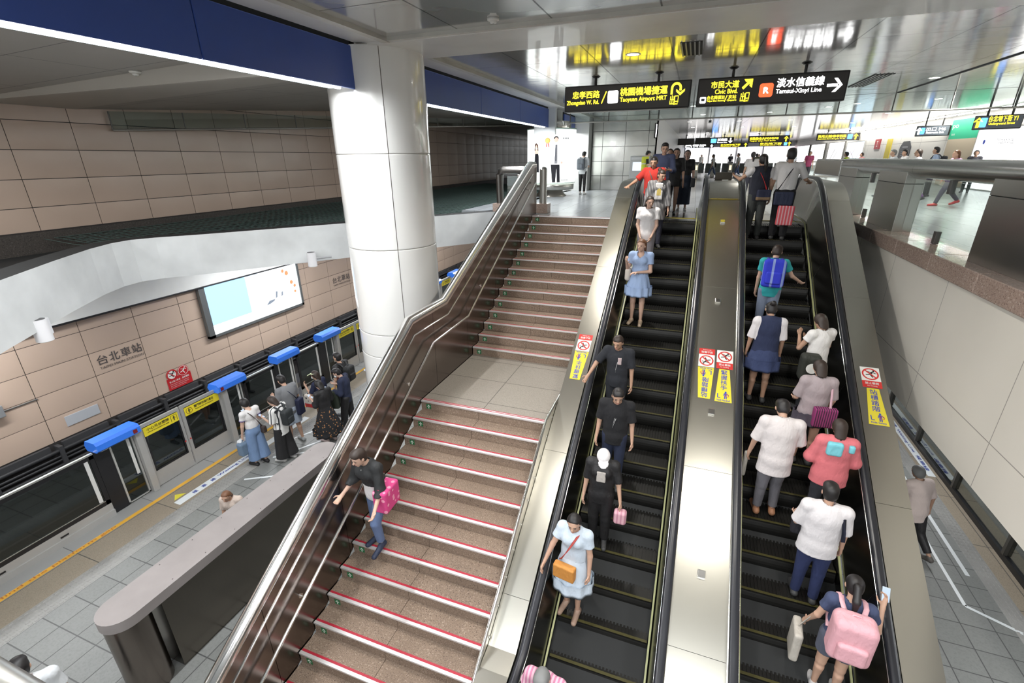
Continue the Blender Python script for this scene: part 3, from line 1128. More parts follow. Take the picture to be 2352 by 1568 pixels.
def escalator(xl, xr, hl, hr, name_label):
    t = thing('escalator', name_label, 'escalator', ((xl + xr) / 2, 7.5, -2.2))
    for k in range(0, 21):
        y0, z = 11.5 - .4 * k, -.2309 * k
        if k == 0:
            y0 = 11.5
        b = MB()
        n = 26
        w = (xr - xl) / n
        for i in range(n):
            b.box(xl + w * i, xl + w * (i + .55), y0, y0 + .398, z - .012, z)
        b.box(xl, xr, y0 + .002, y0 + .398, z - .03, z - .011)
        arc = [(y0 + .01 - .028 * math.sin(PI * j / 6), z - .23 * j / 6 - .005) for j in range(7)]
        b.prism([(y0 + .06, z - .02)] + arc + [(y0 + .06, z - .235)], xl, xr, 'X')
        s = b.build('step', STEP_BLACK, t)
        MB().box(xl, xr, y0 - .002, y0 + .035, z, z + .002).build('edge_line', STEP_LINE, s)
    MB().box(xl, xr, 11.9, 12.4, -.03, -.004).build('step_plate', STEP_BLACK, t)
    MB().box(xl, xr, 12.4, 12.46, -.02, .012).build('comb_line', mat('yellow_comb', (.55, .45, .04), .45), t)
    MB().box(xl, xr, 12.46, 13.7, -.02, .008).build('floor_plate', brushed('floor_plate_steel', (.62, .62, .61), .22, 'X'), t)
    MB().prism([(12.2, -.28), (12.2, -.9), (3.2, PL - .3), (1.5, PL - .3), (1.5, PL - .02), (3.2, PL - .02)], xl - .1, xr + .1, 'X').build('truss', DARK, t)
    ys = [1.6, 3.2] + [3.5 + .5 * k for k in range(17)] + [11.8, 12.1, 12.4, 13.0, 13.9]
    for side, xs, xh in ((-1, xl, hl), (1, xr, hr)):
        e = .012 * side
        MB().strip([(xs + e, y, step_line(y) - .1) for y in ys], [(xs + e, y, step_line(y) + .10) for y in ys]).build('skirt_panel', SKIRT, t)
        MB().prism([(y, step_line(y) + .10) for y in ys] + [(y, step_line(y) + .125) for y in ys[::-1]], xs + e, xs + e + .022 * side, 'X').build('skirt_line', LIME, t)
        for a, c in ((1.6, 5.0), (5.0, 7.5), (7.5, 10.0), (10.0, 13.9)):
            yy = [a + .002] + [y for y in ys if a < y < c] + [c - .002]
            lo_ = [(xs + e + .035 * side, y, step_line(y) + .13) for y in yy]
            hi_ = [(xh, y, deck_z(y) + .03) for y in yy]
            MB().strip(lo_, hi_).build('balustrade_panel', PANEL, t)
        # handrail with its newel loop at the upper end
        pth = [(xh, y, deck_z(y) + .085) for y in [1.6, 3.2] + [3.5 + .5 * k for k in range(16)] + [11.2 + .1 * k for k in range(14)]]
        pth += [(xh, 13.9, deck_z(13.9) + .085)] + [(xh, 13.9 + .36 * math.sin(a), .945 - .36 + .36 * math.cos(a)) for a in [PI * k / 10 for k in range(1, 10)]]
        sec = [(-.048, -.022), (-.048, .008), (-.036, .024), (.036, .024), (.048, .008), (.048, -.022)]
        MB().tube(pth, 1.0, section=sec).build('handrail', RUBBER, t)
        MB().tube([(xh - side * .052, p[1], p[2] - .03) for p in pth[:-8]], .008, 6).build('rail_guide', STEEL_BRIGHT, t)
        MB().strip([(xh, y, deck_z(y) + .03) for y in ys], [(xh + .07 * side, y, deck_z(y) - .01) for y in ys]).build('rail_ledge', PANEL, t)
        MB().prism([(13.9 + .30 * math.sin(a), .585 + .30 * math.cos(a)) for a in [PI * k / 10 for k in range(11)]] + [(13.9, .285)], xh - .02, xh + .02, 'X').build('newel', PANEL, t)
    return t


escalator(-1.0, .12, -1.21, .272, 'left escalator of the two, next to the stairs, carrying people down')
escalator(1.16, 2.24, .995, 2.47, 'right escalator of the two, beside the slab wall, carrying people up')

# stickers on the covers ----------------------------------------------------------------
ST_WHITE = mat('sticker_white', (.80, .80, .76), .4)
ST_RED = mat('sticker_red', (.62, .04, .035), .4)
ST_YEL = mat('sticker_yellow', (.78, .66, .05), .4)
ST_INK = mat('sticker_ink', (.015, .015, .018), .5)
ST_BLUE = mat('sticker_blue', (.04, .07, .42), .5)


def man_shapes(s, climb=False):
    if climb:
        return [disc(.30 * s, .40 * s, .10 * s, 16), bar(-.05 * s, -.05 * s, .22 * s, .28 * s, .17 * s), bar(-.05 * s, -.05 * s, -.42 * s, -.12 * s, .10 * s), bar(0, -.1 * s, .18 * s, -.42 * s, .10 * s), bar(.18 * s, .24 * s, .48 * s, .1 * s, .08 * s), bar(.1 * s, .2 * s, -.28 * s, .32 * s, .07 * s)]
    return [disc(0, .42 * s, .11 * s, 16), bar(0, -.08 * s, 0, .30 * s, .24 * s), bar(-.07 * s, -.1 * s, -.09 * s, -.5 * s, .11 * s), bar(.07 * s, -.1 * s, .09 * s, -.5 * s, .11 * s), bar(-.15 * s, .26 * s, -.22 * s, -.1 * s, .07 * s), bar(.15 * s, .26 * s, .30 * s, -.02 * s, .07 * s)]


def sticker_pair(parent, x, words, eng, up, label):
    """Red-and-white no-climbing square above a tapering yellow notice; up=+1 reads going up, -1 reads coming down."""
    yd = Vector((0, math.cos(PI / 6), math.sin(PI / 6))) * up
    xd = Vector((1, 0, 0)) * up
    org = Vector((x, 7.42, deck_z(7.42)))
    t = MB().add([org + xd * a + yd * c + Vector((0, -.5, .866)) * .002 for a, c in ((-.12, 0), (.12, 0), (.12, .37), (-.12, .37))], [(0, 1, 2, 3)]).build('climb_sticker', ST_WHITE, parent)
    t['label'] = 'red and white sticker forbidding climbing, ' + label
    o2 = org
    r = flat([[(-.12, 0), (.12, 0), (.12, .12), (-.12, .12)]], ST_RED, o2, xd, yd, t, 'red_panel', .004)
    if up < 0:
        pass
    flat(ring(0, .245, .085, .105), ST_RED, o2, xd, yd, t, 'ban_ring', .004)
    flat([bar(-.06, .305, .06, .185, .018)], ST_RED, o2, xd, yd, t, 'ban_bar', .006)
    flat([[(p[0], p[1] + .245) for p in q] for q in man_shapes(.14, True)], ST_INK, o2, xd, yd, t, 'climbing_figure', .005)
    lettering('禁止攀爬', ST_WHITE, o2 + xd * -.085 + yd * .055, xd, yd, .042, r, width=.17, bold=.01, lift=.006)
    lettering('No Climbing', ST_WHITE, o2 + xd * -.06 + yd * .018, xd, yd, .022, r, width=.12, bold=.01, lift=.006)
    wide, thin, ln = .12, .075, .62
    y2 = MB().add([org + xd * a + yd * c + Vector((0, -.5, .866)) * .002 for a, c in ((-wide, -ln), (wide, -ln), (thin, -.01), (-thin, -.01))], [(0, 1, 2, 3)]).build('notice_sticker', ST_YEL, parent)
    y2['label'] = 'tapering yellow notice with blue characters, ' + label
    for k, ch in enumerate(words):
        lettering(ch, ST_BLUE, org + xd * -.045 + yd * (-.115 - .095 * k), xd, yd, .085, y2, width=.09, bold=.012)
    flat([[(p[0] + .03, p[1] - .495) for p in q] for q in man_shapes(.13)], ST_BLUE, org, xd, yd, y2, 'standing_figure', .004)
    flat([bar(-.08, -.545, -.08, -.47, .012), bar(-.08, -.545, -.04, -.545, .012)], ST_BLUE, org, xd, yd, y2, 'step_mark', .004)
    flat(ring(.05, -.50, .022, .028, 16), ST_RED, org, xd, yd, y2, 'red_ring', .006)
    lettering(eng, ST_BLUE, org + xd * -.09 + yd * -.605, xd, yd, .035, y2, width=.18, bold=.015)


def sticker_at(parent, xc, up, words, eng, label):
    sticker_pair(parent, xc, words, eng, up, label)


def sticker_down(parent, x, words, eng, label):
    # notices for people coming down: seen from below they stand on their heads, square above, notice below
    yd = Vector((0, math.cos(PI / 6), math.sin(PI / 6)))
    xd = Vector((1, 0, 0))
    org = Vector((x, 7.42, deck_z(7.42)))
    N = Vector((0, -.5, .866))
    t = MB().add([org + xd * a + yd * c + N * .002 for a, c in ((-.12, 0), (.12, 0), (.12, .37), (-.12, .37))], [(0, 1, 2, 3)]).build('climb_sticker', ST_WHITE, parent)
    t['label'] = 'upside-down red and white sticker forbidding climbing, ' + label
    X, Y = -xd, -yd
    o2 = org + yd * .37
    r = flat([[(-.12, 0), (.12, 0), (.12, .12), (-.12, .12)]], ST_RED, o2, X, Y, t, 'red_panel', .004)
    flat(ring(0, .245, .085, .105), ST_RED, o2, X, Y, t, 'ban_ring', .004)
    flat([bar(-.06, .305, .06, .185, .018)], ST_RED, o2, X, Y, t, 'ban_bar', .006)
    flat([[(p[0], p[1] + .245) for p in q] for q in man_shapes(.14, True)], ST_INK, o2, X, Y, t, 'climbing_figure', .005)
    lettering('禁止攀爬', ST_WHITE, o2 + X * -.085 + Y * .055, X, Y, .042, r, width=.17, bold=.01, lift=.006)
    lettering('No Climbing', ST_WHITE, o2 + X * -.06 + Y * .018, X, Y, .022, r, width=.12, bold=.01, lift=.006)
    wide, thin, ln = .12, .085, .60
    y2 = MB().add([org + xd * a + yd * c + N * .002 for a, c in ((-thin, -ln), (thin, -ln), (wide, -.01), (-wide, -.01))], [(0, 1, 2, 3)]).build('notice_sticker', ST_YEL, parent)
    y2['label'] = 'upside-down yellow notice with blue characters, ' + label
    o3 = org + yd * -ln
    for k, ch in enumerate(words):
        lettering(ch, ST_BLUE, o3 + X * -.045 + Y * (-.105 - .095 * k), X, Y, .085, y2, width=.09, bold=.012)
    flat([[(p[0] + .03, p[1] - .475) for p in q] for q in man_shapes(.13)], ST_BLUE, o3, X, Y, y2, 'standing_figure', .004)
    flat([bar(-.08, -.525, -.08, -.45, .012), bar(-.08, -.525, -.04, -.525, .012)], ST_BLUE, o3, X, Y, y2, 'step_mark', .004)
    flat(ring(.05, -.48, .022, .028, 16), ST_RED, o3, X, Y, y2, 'red_ring', .006)
    lettering(eng, ST_BLUE, o3 + X * -.09 + Y * -.585, X, Y, .035, y2, width=.18, bold=.015)


sticker_down(deck_l, -1.48, '緊握扶手', 'Hold Handrail', 'on the cover beside the stairs')
sticker_down(deck_c, .52, '站穩踏階', 'Ride Safely', 'facing the escalator going down')
sticker_pair(deck_c, .79, '緊握扶手', 'Hold Handrail', 1, 'facing the escalator going up')
sticker_pair(deck_r, 2.75, '站穩踏階', 'Ride Safely', 1, 'on the cover beside the slab wall')

# ------------------------------------------------------------------ parapet on the right, with posts, glass and a fat tube rail
RAIL_STEEL = mat('parapet_tube_steel', (.50, .50, .48), .24, 1.0)
tube = thing('parapet_rail', 'fat brushed steel tube rail along the right parapet', 'rail', (3.74, 8, 1.17))
for a, c in ((2.0, 6.8), (6.8, 10.7), (10.7, 15.4)):
    MB().tube([(3.74, a + .004, 1.17), (3.74, c - .004, 1.17)], .155, 28).build('tube_section', RAIL_STEEL, tube)
MB().box(3.58, 3.9, 15.4, 18.4, .84, 1.30, .04).build('end_housing', RAIL_STEEL, tube)


def parapet_post(y0, y1, label, back=True):
    t = thing('parapet_post', label, 'post', (3.75, (y0 + y1) / 2, .05), 0, 'parapet posts')
    MB().box(3.60, 3.90, y0, y1, .05, .895, .004).build('post_body', STEEL_Z, t)
    MB().box(3.60, 3.90, y0, y1, .905, 1.18, .004).build('post_head', STEEL_Z, t)
    MB().box(3.61, 3.89, y0 + .01, y1 - .01, .89, .91).build('shadow_gap', DARK, t)
    return t


parapet_post(10.91, 12.38, 'middle square steel post under the right parapet tube')
parapet_post(5.6, 8.07, 'nearest wide steel post under the right parapet tube')
parapet_post(13.95, 15.4, 'farthest steel post under the right parapet tube, behind the escalator cover')
for a, c, lab in ((8.08, 10.9, 'clear glass panel under the parapet tube between the two nearer posts'), (12.4, 13.94, 'clear glass panel under the parapet tube between the two farther posts'), (2.0, 5.58, 'clear glass panel under the parapet tube nearest the viewer')):
    t = thing('parapet_glass', lab, 'glass panel', (3.75, (a + c) / 2, .1))
    MB().box(3.744, 3.756, a + .02, c - .02, .10, .99).build('pane', GLASS, t)
    m = (a + c) / 2 + (0 if c - a > 2 else .05)
    for z0, z1 in ((.055, .25), (.82, 1.04)):
        MB().box(3.715, 3.785, m - .05, m + .05, z0, z1, .006).build('clamp', mat('clamp_grey', (.16, .155, .15), .4, .6), t)

# guard rail at the head of the stairs, beside the slab edge
g2 = thing('guard_rail', 'dark tube guard rail with glass between granite stubs at the stair head', 'rail', (-4.6, 12.8, 0))
MB().tube([(-5.12, 12.85, .2), (-5.12, 12.85, .98), (-5.09, 12.85, 1.06), (-5.0, 12.85, 1.1), (-4.1, 12.85, 1.1)], .10, 16).build('tube_rail', brushed('dark_tube_steel', (.20, .19, .18), .32, 'X'), g2)
MB().box(-4.9, -4.1, 12.85, 12.86, .2, .95).build('glass_pane', GLASS, g2)
MB().box(-4.58, -4.50, 12.8, 12.9, .1, .99, .01).build('clamp', STEEL_Z, g2)
MB().box(-5.28, -4.94, 12.66, 13.0, 0, .22, .01).build('granite_stub', GRANITE_TOP, g2)
g3 = thing('guard_post', 'round steel guard post on a granite stub at the head of the stairs', 'post', (-3.82, 12.75, 0))
MB().tube([(-3.82, 12.75, .25), (-3.82, 12.75, 1.12)], .10, 18).lathe([(.10, 1.12), (.08, 1.17), (0, 1.19)], -3.82, 12.75, 18).build('post_tube', STEEL_Z, g3)
MB().box(-3.99, -3.65, 12.58, 12.92, 0, .25, .01).build('granite_stub', GRANITE_TOP, g3)

# near rail of the mezzanine, cutting the lower left corner
nr = thing('near_rail', 'pale steel rail cutting the lower left corner of the picture', 'rail', (-2, .1, 1.0))
MB().tube([(-4.0, .1, .915), (-.40, .1, .915)], .028, 14).build('rail_tube', STEEL, nr)
for x in (-.45, -2.2, -3.9):
    MB().tube([(x, .05, 0), (x, .09, .895)], .02, 10).build('stanchion', STEEL, nr)

# ------------------------------------------------------------------ steel parapet of the stairwell on the platform
bal = thing('platform_parapet', 'long steel parapet with a rounded flat cap standing on the platform', 'parapet', (-5.72, 3.8, PL))
CAP = mat('parapet_cap', (.36, .325, .315), .55, .35, mottle=.06)
xc, hw = -5.73, .25


def stadium(hw_, y0, y1, n=14):
    return [(xc + hw_ * math.cos(a), y1 + hw_ * math.sin(a)) for a in [PI * k / n for k in range(n + 1)]] + [(xc - hw_ * math.cos(a), y0 - hw_ * math.sin(a)) for a in [PI * k / n for k in range(n + 1)]]


b = MB().prism(stadium(hw, 2.12, 5.50), -3.60, -3.46, 'Z', True)
b.build('cap', CAP, bal)
for k in range(7):
    y = 2.6 + .45 * k
    MB().cyl((xc + .19, y, -3.462), .008, .004, 'Z', 8).cyl((xc - .19, y + .1, -3.462), .008, .004, 'Z', 8).build('cap_screw', mat('screw_dark', (.1, .08, .08), .5), bal)
MB().box(xc - .20, xc + .20, 2.4, 5.6, PL, -3.60).build('side_panel', brushed('parapet_side_steel', (.20, .18, .155), .24, 'Z'), bal)
MB().tube([(xc, 2.12, PL), (xc, 2.12, -3.60)], .23, 26).build('end_post', brushed('parapet_post_steel', (.25, .215, .19), .25, 'Z'), bal)
# ------------------------------------------------------------------ platform gates
GATE_GREY = mat('gate_grey', (.46, .455, .44), .42, .35, mottle=.04)
GATE_FRAME = mat('gate_silver', (.62, .62, .60), .35, .6)
GATE_BLUE = mat('gate_blue', (.035, .20, .85), .35, coat=.3)
GATE_YEL = mat('gate_yellow', (.80, .66, .03), .45)
LAMP_RED = mat('lamp_red', (.20, .015, .015), .35)
GX = -9.5


def gate_sign(words, eng, y0, y1, parent, label, icon_right=True):
    s = MB().box(GX + .026, GX + .030, y0, y1, -3.60, -3.41).build('warning_panel', GATE_YEL, parent)
    s['label'] = label
    X, Y = (0, 1, 0), (0, 0, 1)
    ox = .06 if icon_right else .22
    lettering(words, ST_INK, (GX + .030, y0 + ox, -3.50), X, Y, .062, s, width=.44, bold=.015)
    lettering(eng, ST_INK, (GX + .030, y0 + ox + .01, -3.555), X, Y, .035, s, width=.42, bold=.01)
    c = (y1 - y0) - .09 if icon_right else .10
    flat([[(p[0] + c, p[1] + .095) for p in q] for q in man_shapes(.10)], ST_INK, (GX + .030, y0, -3.60), X, Y, s, 'figure_icon', .002)
    flat(ring(c, .095, .062, .070, 20) if not icon_right else [bar(c - .06, .03, c - .06, .165, .008), bar(c + .06, .03, c + .06, .165, .008), bar(c - .06, .165, c + .06, .165, .008)], LAMP_RED if not icon_right else ST_INK, (GX + .030, y0, -3.60), X, Y, s, 'icon_border', .003)
    return s


def gate_unit(y0, y1, label, post=None, red=None):
    """Motor housing under a blue cap: a grey post on the opening side and a dark framed pane beside it."""
    t = thing('gate_housing', label, 'gate housing', (GX, (y0 + y1) / 2, PL), 0, 'platform gate housings')
    b = MB().prism([(-9.66, -3.30), (-9.60, -3.20), (-9.36, -3.20), (-9.31, -3.25), (-9.31, -3.36), (-9.36, -3.40), (-9.62, -3.40)], y0, y1, 'Y')
    b.build('blue_cap', GATE_BLUE, t)
    MB().box(-9.62, -9.40, y0 + .08, y0 + .2, -3.43, -3.40).build('cap_bracket', ALU, t)
    if red:
        MB().box(-9.315, -9.302, red - .035, red + .035, -3.345, -3.27).build('red_lamp', LAMP_RED, t)
    if post:
        pa, pb = post
        MB().box(-9.60, -9.40, pa, pb, PL, -3.40, .008).build('post', GATE_GREY, t)
        da, db = (y0 + .25, pa - .01) if pa > (y0 + y1) / 2 else (pb + .01, y1 - .05)
    else:
        da, db = y0 + .12, y1 - .12
    p = MB()
    for a, c, z0, z1 in ((da, da + .03, PL + .03, -3.42), (db - .03, db, PL + .03, -3.42), (da, db, PL + .03, PL + .05), (da, db, -3.44, -3.42)):
        p.box(-9.53, -9.485, a, c, z0, z1)
    f = p.build('pane_frame', GATE_FRAME, t)
    MB().box(-9.515, -9.505, da + .02, db - .02, PL + .05, -3.44).build('dark_pane', GLASS_DK, f)
    MB().box(-9.56, -9.53, da, db, PL, PL + .55).build('kick_panel', BLACK, t)
    MB().box(-9.505, -9.497, db - .11, db - .06, -4.25, -3.47).build('white_bar', mat('bar_white', (.70, .70, .68), .5), t)
    MB().box(-9.535, -9.495, y0 + .0, da - .005, PL, -3.42).build('dark_jamb', BLACK, t) if da - y0 > .06 else None
    return t


gate_unit(3.98, 4.72, 'blue capped gate housing nearest the viewer, left of the open doorway leaves', (4.64, 4.76), 4.62)
gate_unit(6.38, 7.10, 'blue capped gate housing right behind the woman in blue culottes', (6.50, 6.63), 6.46)
gate_unit(8.05, 8.78, 'blue capped gate housing behind the man in the grey t-shirt')
gate_unit(9.66, 10.42, 'blue capped gate housing above the young man with the black backpack', (10.30, 10.42))
gate_unit(12.1, 12.8, 'blue capped gate housing hidden behind the white column', (12.1, 12.22))
gate_unit(13.8, 14.5, 'second blue capped gate housing hidden behind the white column')
gate_unit(16.0, 16.7, 'blue capped gate housing just hidden by the right edge of the white column', (16.58, 16.7))
gate_unit(17.8, 18.6, 'blue capped gate housing seen between the white column and the stair balustrade', (17.8, 17.92), 17.9)
gate_unit(19.5, 20.2, 'farthest blue capped gate housing, at the edge of the stair balustrade')


def gate_door(y0, y1, label, words, eng, sign_label, icon_right, handle):
    t = thing('gate_door', label, 'gate door', (GX, (y0 + y1) / 2, PL), 0, 'sliding platform gate doors')
    b = MB()
    w = .055
    b.box(GX - .02, GX + .02, y0, y1, PL + .02, -4.40).box(GX - .02, GX + .02, y0, y1, -3.40, -3.33)
    b.box(GX - .02, GX + .02, y0, y0 + w, -4.40, -3.40).box(GX - .02, GX + .02, y1 - w, y1, -4.40, -3.40)
    b.build('door_frame', GATE_GREY, t)
    g = MB()
    for a, c, z0, z1 in ((y0 + w, y0 + w + .03, -4.4, -3.4), (y1 - w - .03, y1 - w, -4.4, -3.4), (y0 + w, y1 - w, -4.4, -4.37)):
        g.box(GX - .012, GX + .022, a, c, z0, z1)
    g.build('gasket', BLACK, t)
    MB().box(GX - .006, GX + .004, y0 + w, y1 - w, -4.40, -3.40).build('glass', GLASS_DK, t)
    gate_sign(words, eng, y0 + w, y1 - w, t, sign_label, icon_right)
    h = y1 - w + .0 if handle > 0 else y0 + .03
    MB().cyl((GX + .02, h, -4.12), .018, .006, 'X', 12).build('red_mark', mat('mark_red', (.55, .03, .03), .5), t)
    return t


gate_door(4.77, 5.57, 'sliding gate door with the mind-the-gap panel, nearest the viewer', '小心月台間隙', 'Mind the platform gap', 'yellow panel warning of the platform gap', True, 1)
gate_door(5.60, 6.50, 'sliding gate door with the stand-clear panel beside the nearest doorway', '關門時勿強行進出', 'Please stay clear of closing doors', 'yellow panel warning of closing doors', False, -1)
gate_door(10.43, 11.24, 'sliding gate door with yellow panel just left of the white column', '小心月台間隙', 'Mind the platform gap', 'yellow panel warning of the platform gap', True, 1)
gate_door(11.27, 12.09, 'sliding gate door with yellow panel hidden behind the white column', '關門時勿強行進出', 'Please stay clear of closing doors', 'yellow panel warning of closing doors', False, -1)
gate_door(16.92, 17.78, 'sliding gate door with yellow panel seen right of the white column', '關門時勿強行進出', 'Please stay clear of closing doors', 'yellow panel warning of closing doors', False, -1)


def gate_screen(y0, y1, label, bar_at=None, vents=()):
    t = thing('gate_screen', label, 'glass screen', (GX, (y0 + y1) / 2, PL), 0, 'fixed glass screens of the platform gates')
    MB().box(GX - .03, GX + .02, y0, y1, PL, -4.50).box(GX + .0, GX + .05, y0, y1, PL, -4.64).build('plinth', GATE_GREY, t)
    g = MB()
    for a, c, z0, z1 in ((y0, y1, -4.50, -4.42), (y0, y1, -3.52, -3.44), (y0, y0 + .06, -4.5, -3.44), (y1 - .07, y1, -4.5, -3.44)):
        g.box(GX - .018, GX + .012, a, c, z0, z1)
    g.build('black_border', BLACK, t)
    MB().box(GX - .006, GX + .004, y0 + .05, y1 - .05, -4.44, -3.5).build('glass', GLASS_DK, t)
    MB().box(GX - .025, GX + .022, y0, y1, -3.44, -3.41).build('top_rail', ALU, t)
    MB().box(GX + .004, GX + .012, y0 + .02, y1 - .02, -4.425, -4.41).build('silver_bead', ALU, t)
    if bar_at:
        MB().box(GX + .004, GX + .010, bar_at - .03, bar_at + .03, -4.40, -3.52).build('white_bar', mat('bar_white', (.70, .70, .68), .5), t)
    for k, y in enumerate(vents):
        MB().box(GX + .02, GX + .026, y - .06, y + .06, -4.61, -4.58).build('slot', BLACK, t)
    return t


gate_screen(-1.2, 3.97, 'long fixed glass screen over a grey plinth in the lower left', 3.84, (2.35, 3.2))
for y in (2.62, 2.74, 3.86):
    pass
gate_screen(7.12, 8.04, 'fixed glass screen behind the woman in the striped shirt', 7.96)
gate_screen(8.80, 9.65, 'fixed glass screen behind the woman with the pale sun visor', 9.55)
gate_screen(12.82, 13.79, 'fixed glass screen hidden behind the white column')
gate_screen(14.52, 15.98, 'second fixed glass screen hidden behind the white column')
gate_screen(18.62, 19.48, 'fixed glass screen beyond the column, beside the stair balustrade')
gate_screen(20.3, 30, 'long fixed glass screen running on into the distance')

# gates on the other side of the platform, seen under the slab
t = thing('far_gate_screen', 'tall glass platform gate under the cream slab wall on the right', 'glass screen', (5.47, 8, PL))
MB().box(5.42, 5.50, -2, 24, PL, PL + .10).build('black_sill', BLACK, t)
MB().box(5.455, 5.465, -2, 24, PL + .1, -3.4).build('glass', glass('mirror_glass', (.55, .56, .54), alpha=.25), t)
for k in range(9):
    y = 1.2 + 1.75 * k
    MB().box(5.40, 5.47, y - .03, y + .03, PL + .1, -3.4).build('mullion', mat('mullion_dark', (.10, .095, .085), .4, .5), t)
MB().box(5.42, 5.5, -2, 24, -3.42, -3.36).build('top_rail', mat('mullion_dark', (.10, .095, .085), .4, .5), t)
MB().box(5.75, 9, -6, 42, -6.2, PL - .2).build('floor_track_right', mat('track_bed', (.05, .05, .055), .8), None, 'structure')
MB().box(8.8, 9.0, -6, 42, -6.2, -.8).build('wall_right_track', TILE, None, 'structure')

# ------------------------------------------------------------------ things on the track wall
INK = mat('wall_lettering', (.10, .085, .08), .5)
for y0, lab in ((6.18, 'dark station name lettered on the beige tiles, nearer of the two'), (14.5, 'dark station name lettered on the beige tiles, farther one beside the column')):
    t = thing('station_name', lab, 'lettering', (WX, y0, -3.27))
    X, Y = (0, 1, 0), (0, 0, 1)
    for k, ch in enumerate('台北車站'):
        lettering(ch, INK, (WX + .022, y0 + .265 * k, -3.17), X, Y, .235, t, width=.225, bold=.012, name='character')
    lettering('TAIPEI MAIN STATION', INK, (WX + .022, y0 + .005, -3.285), X, Y, .062, t, width=1.02, bold=.004, name='small_lettering')

t = thing('advert_lightbox', 'bright blue and white advertising lightbox on the track wall', 'lightbox', (WX, 10.85, -2.7))
LB_FRAME = mat('lightbox_frame', (.20, .21, .21), .4, .5)
MB().box(WX + .02, WX + .14, 8.98, 12.75, -3.5, -3.42).box(WX + .02, WX + .14, 8.98, 12.75, -1.97, -1.9).box(WX + .02, WX + .14, 8.98, 9.16, -3.5, -1.9).box(WX + .02, WX + .14, 12.66, 12.75, -3.5, -1.9).build('frame', LB_FRAME, t)
s = MB().box(WX + .10, WX + .11, 9.16, 12.66, -3.42, -1.97).build('lit_screen', glow('advert_white', (.93, .97, 1.0), 2.6), t)
XX = WX + .112
flat([[(0, .28), (1.40, .28), (1.40, 1.45), (0, 1.45)]], glow('advert_sky', (.40, .68, 1.0), 1.15), (XX, 9.16, -3.42), (0, 1, 0), (0, 0, 1), s, 'sky_panel', .001)
flat([[(1.40, .28), (1.9, .5), (1.9, 1.45), (1.40, 1.45)]], glow('advert_pale', (.62, .80, 1.0), 1.4), (XX, 9.16, -3.42), (0, 1, 0), (0, 0, 1), s, 'pale_panel', .001)
flat([[(2.0, .34), (2.15, .34), (2.35, .40), (2.40, .46), (2.15, .46)], [(2.42, .46), (2.5, .5), (2.55, .68), (2.47, .70)], [(2.66, .46), (2.74, .5), (2.77, .64), (2.7, .62)]], glow('advert_grey', (.30, .36, .45), .7), (XX, 9.16, -3.42), (0, 1, 0), (0, 0, 1), s, 'product_shapes', .002)
flat([disc(3.2, .85, .07), disc(3.32, .7, .06), disc(3.05, 1.2, .08), disc(2.9, 1.3, .06), disc(3.3, .5, .05)], glow('advert_orange', (.85, .35, .15), .9), (XX, 9.16, -3.42), (0, 1, 0), (0, 0, 1), s, 'flower_spots', .002)

t = thing('track_warning_sign', 'red warning sign with two round pictograms low on the beige tiles', 'sign', (WX, 7.87, -4.5))
X, Y = (0, 1, 0), (0, 0, 1)
SR = mat('sign_red', (.52, .025, .03), .4)
MB().box(WX + .02, WX + .03, 7.54, 8.22, -4.53, -4.19).build('panel', SR, t)
for cy in (7.71, 8.03):
    d = flat([disc(0, 0, .155)], SR, (WX + .031, cy, -4.10), X, Y, t, 'pictogram', .001)
    flat([disc(0, 0, .135)] if cy < 7.8 else ring(0, 0, .13, .14), ST_WHITE, (WX + .031, cy, -4.10), X, Y, d, 'disc', .003)
    flat([[(p[0], p[1]) for p in q] for q in man_shapes(.2, True)], ST_INK if cy < 7.8 else ST_WHITE, (WX + .031, cy, -4.10), X, Y, d, 'figure', .005)
    if cy < 7.8:
        flat(ring(0, 0, .115, .135) + [bar(-.085, .085, .085, -.085, .02)], SR, (WX + .031, cy, -4.10), X, Y, d, 'ban_ring', .006)
lettering('禁止進入軌道．違者重罰', ST_WHITE, (WX + .031, 7.59, -4.32), X, Y, .055, t, width=.56, bold=.012)
for k, ln in enumerate(('Entering the track area without', 'permission is strictly prohibited', 'and subject to a heavy fine.')):
    lettering(ln, ST_WHITE, (WX + .031, 7.60, -4.385 - .05 * k), X, Y, .03, t, width=.52 - .08 * (k == 2))

t = thing('blank_plate', 'blank pale grey plate screwed to the beige tiles below the station name', 'plate', (WX, 5.54, -4.2))
MB().box(WX + .02, WX + .035, 5.20, 5.88, -4.30, -4.05, .004).build('plate', mat('pale_grey', (.50, .52, .55), .5), t)
t = thing('wall_box', 'small grey metal box on the track wall at the left edge', 'box', (WX, 4.2, -3.4))
MB().box(WX + .02, WX + .14, 4.02, 4.30, -3.5, -3.25, .01).build('box_body', mat('box_grey', (.33, .34, .35), .5, .4), t)
MB().tube([(WX + .03, 4.3, -3.42), (WX + .03, 4.9, -3.42)], .012, 8).build('conduit', LB_FRAME, t)


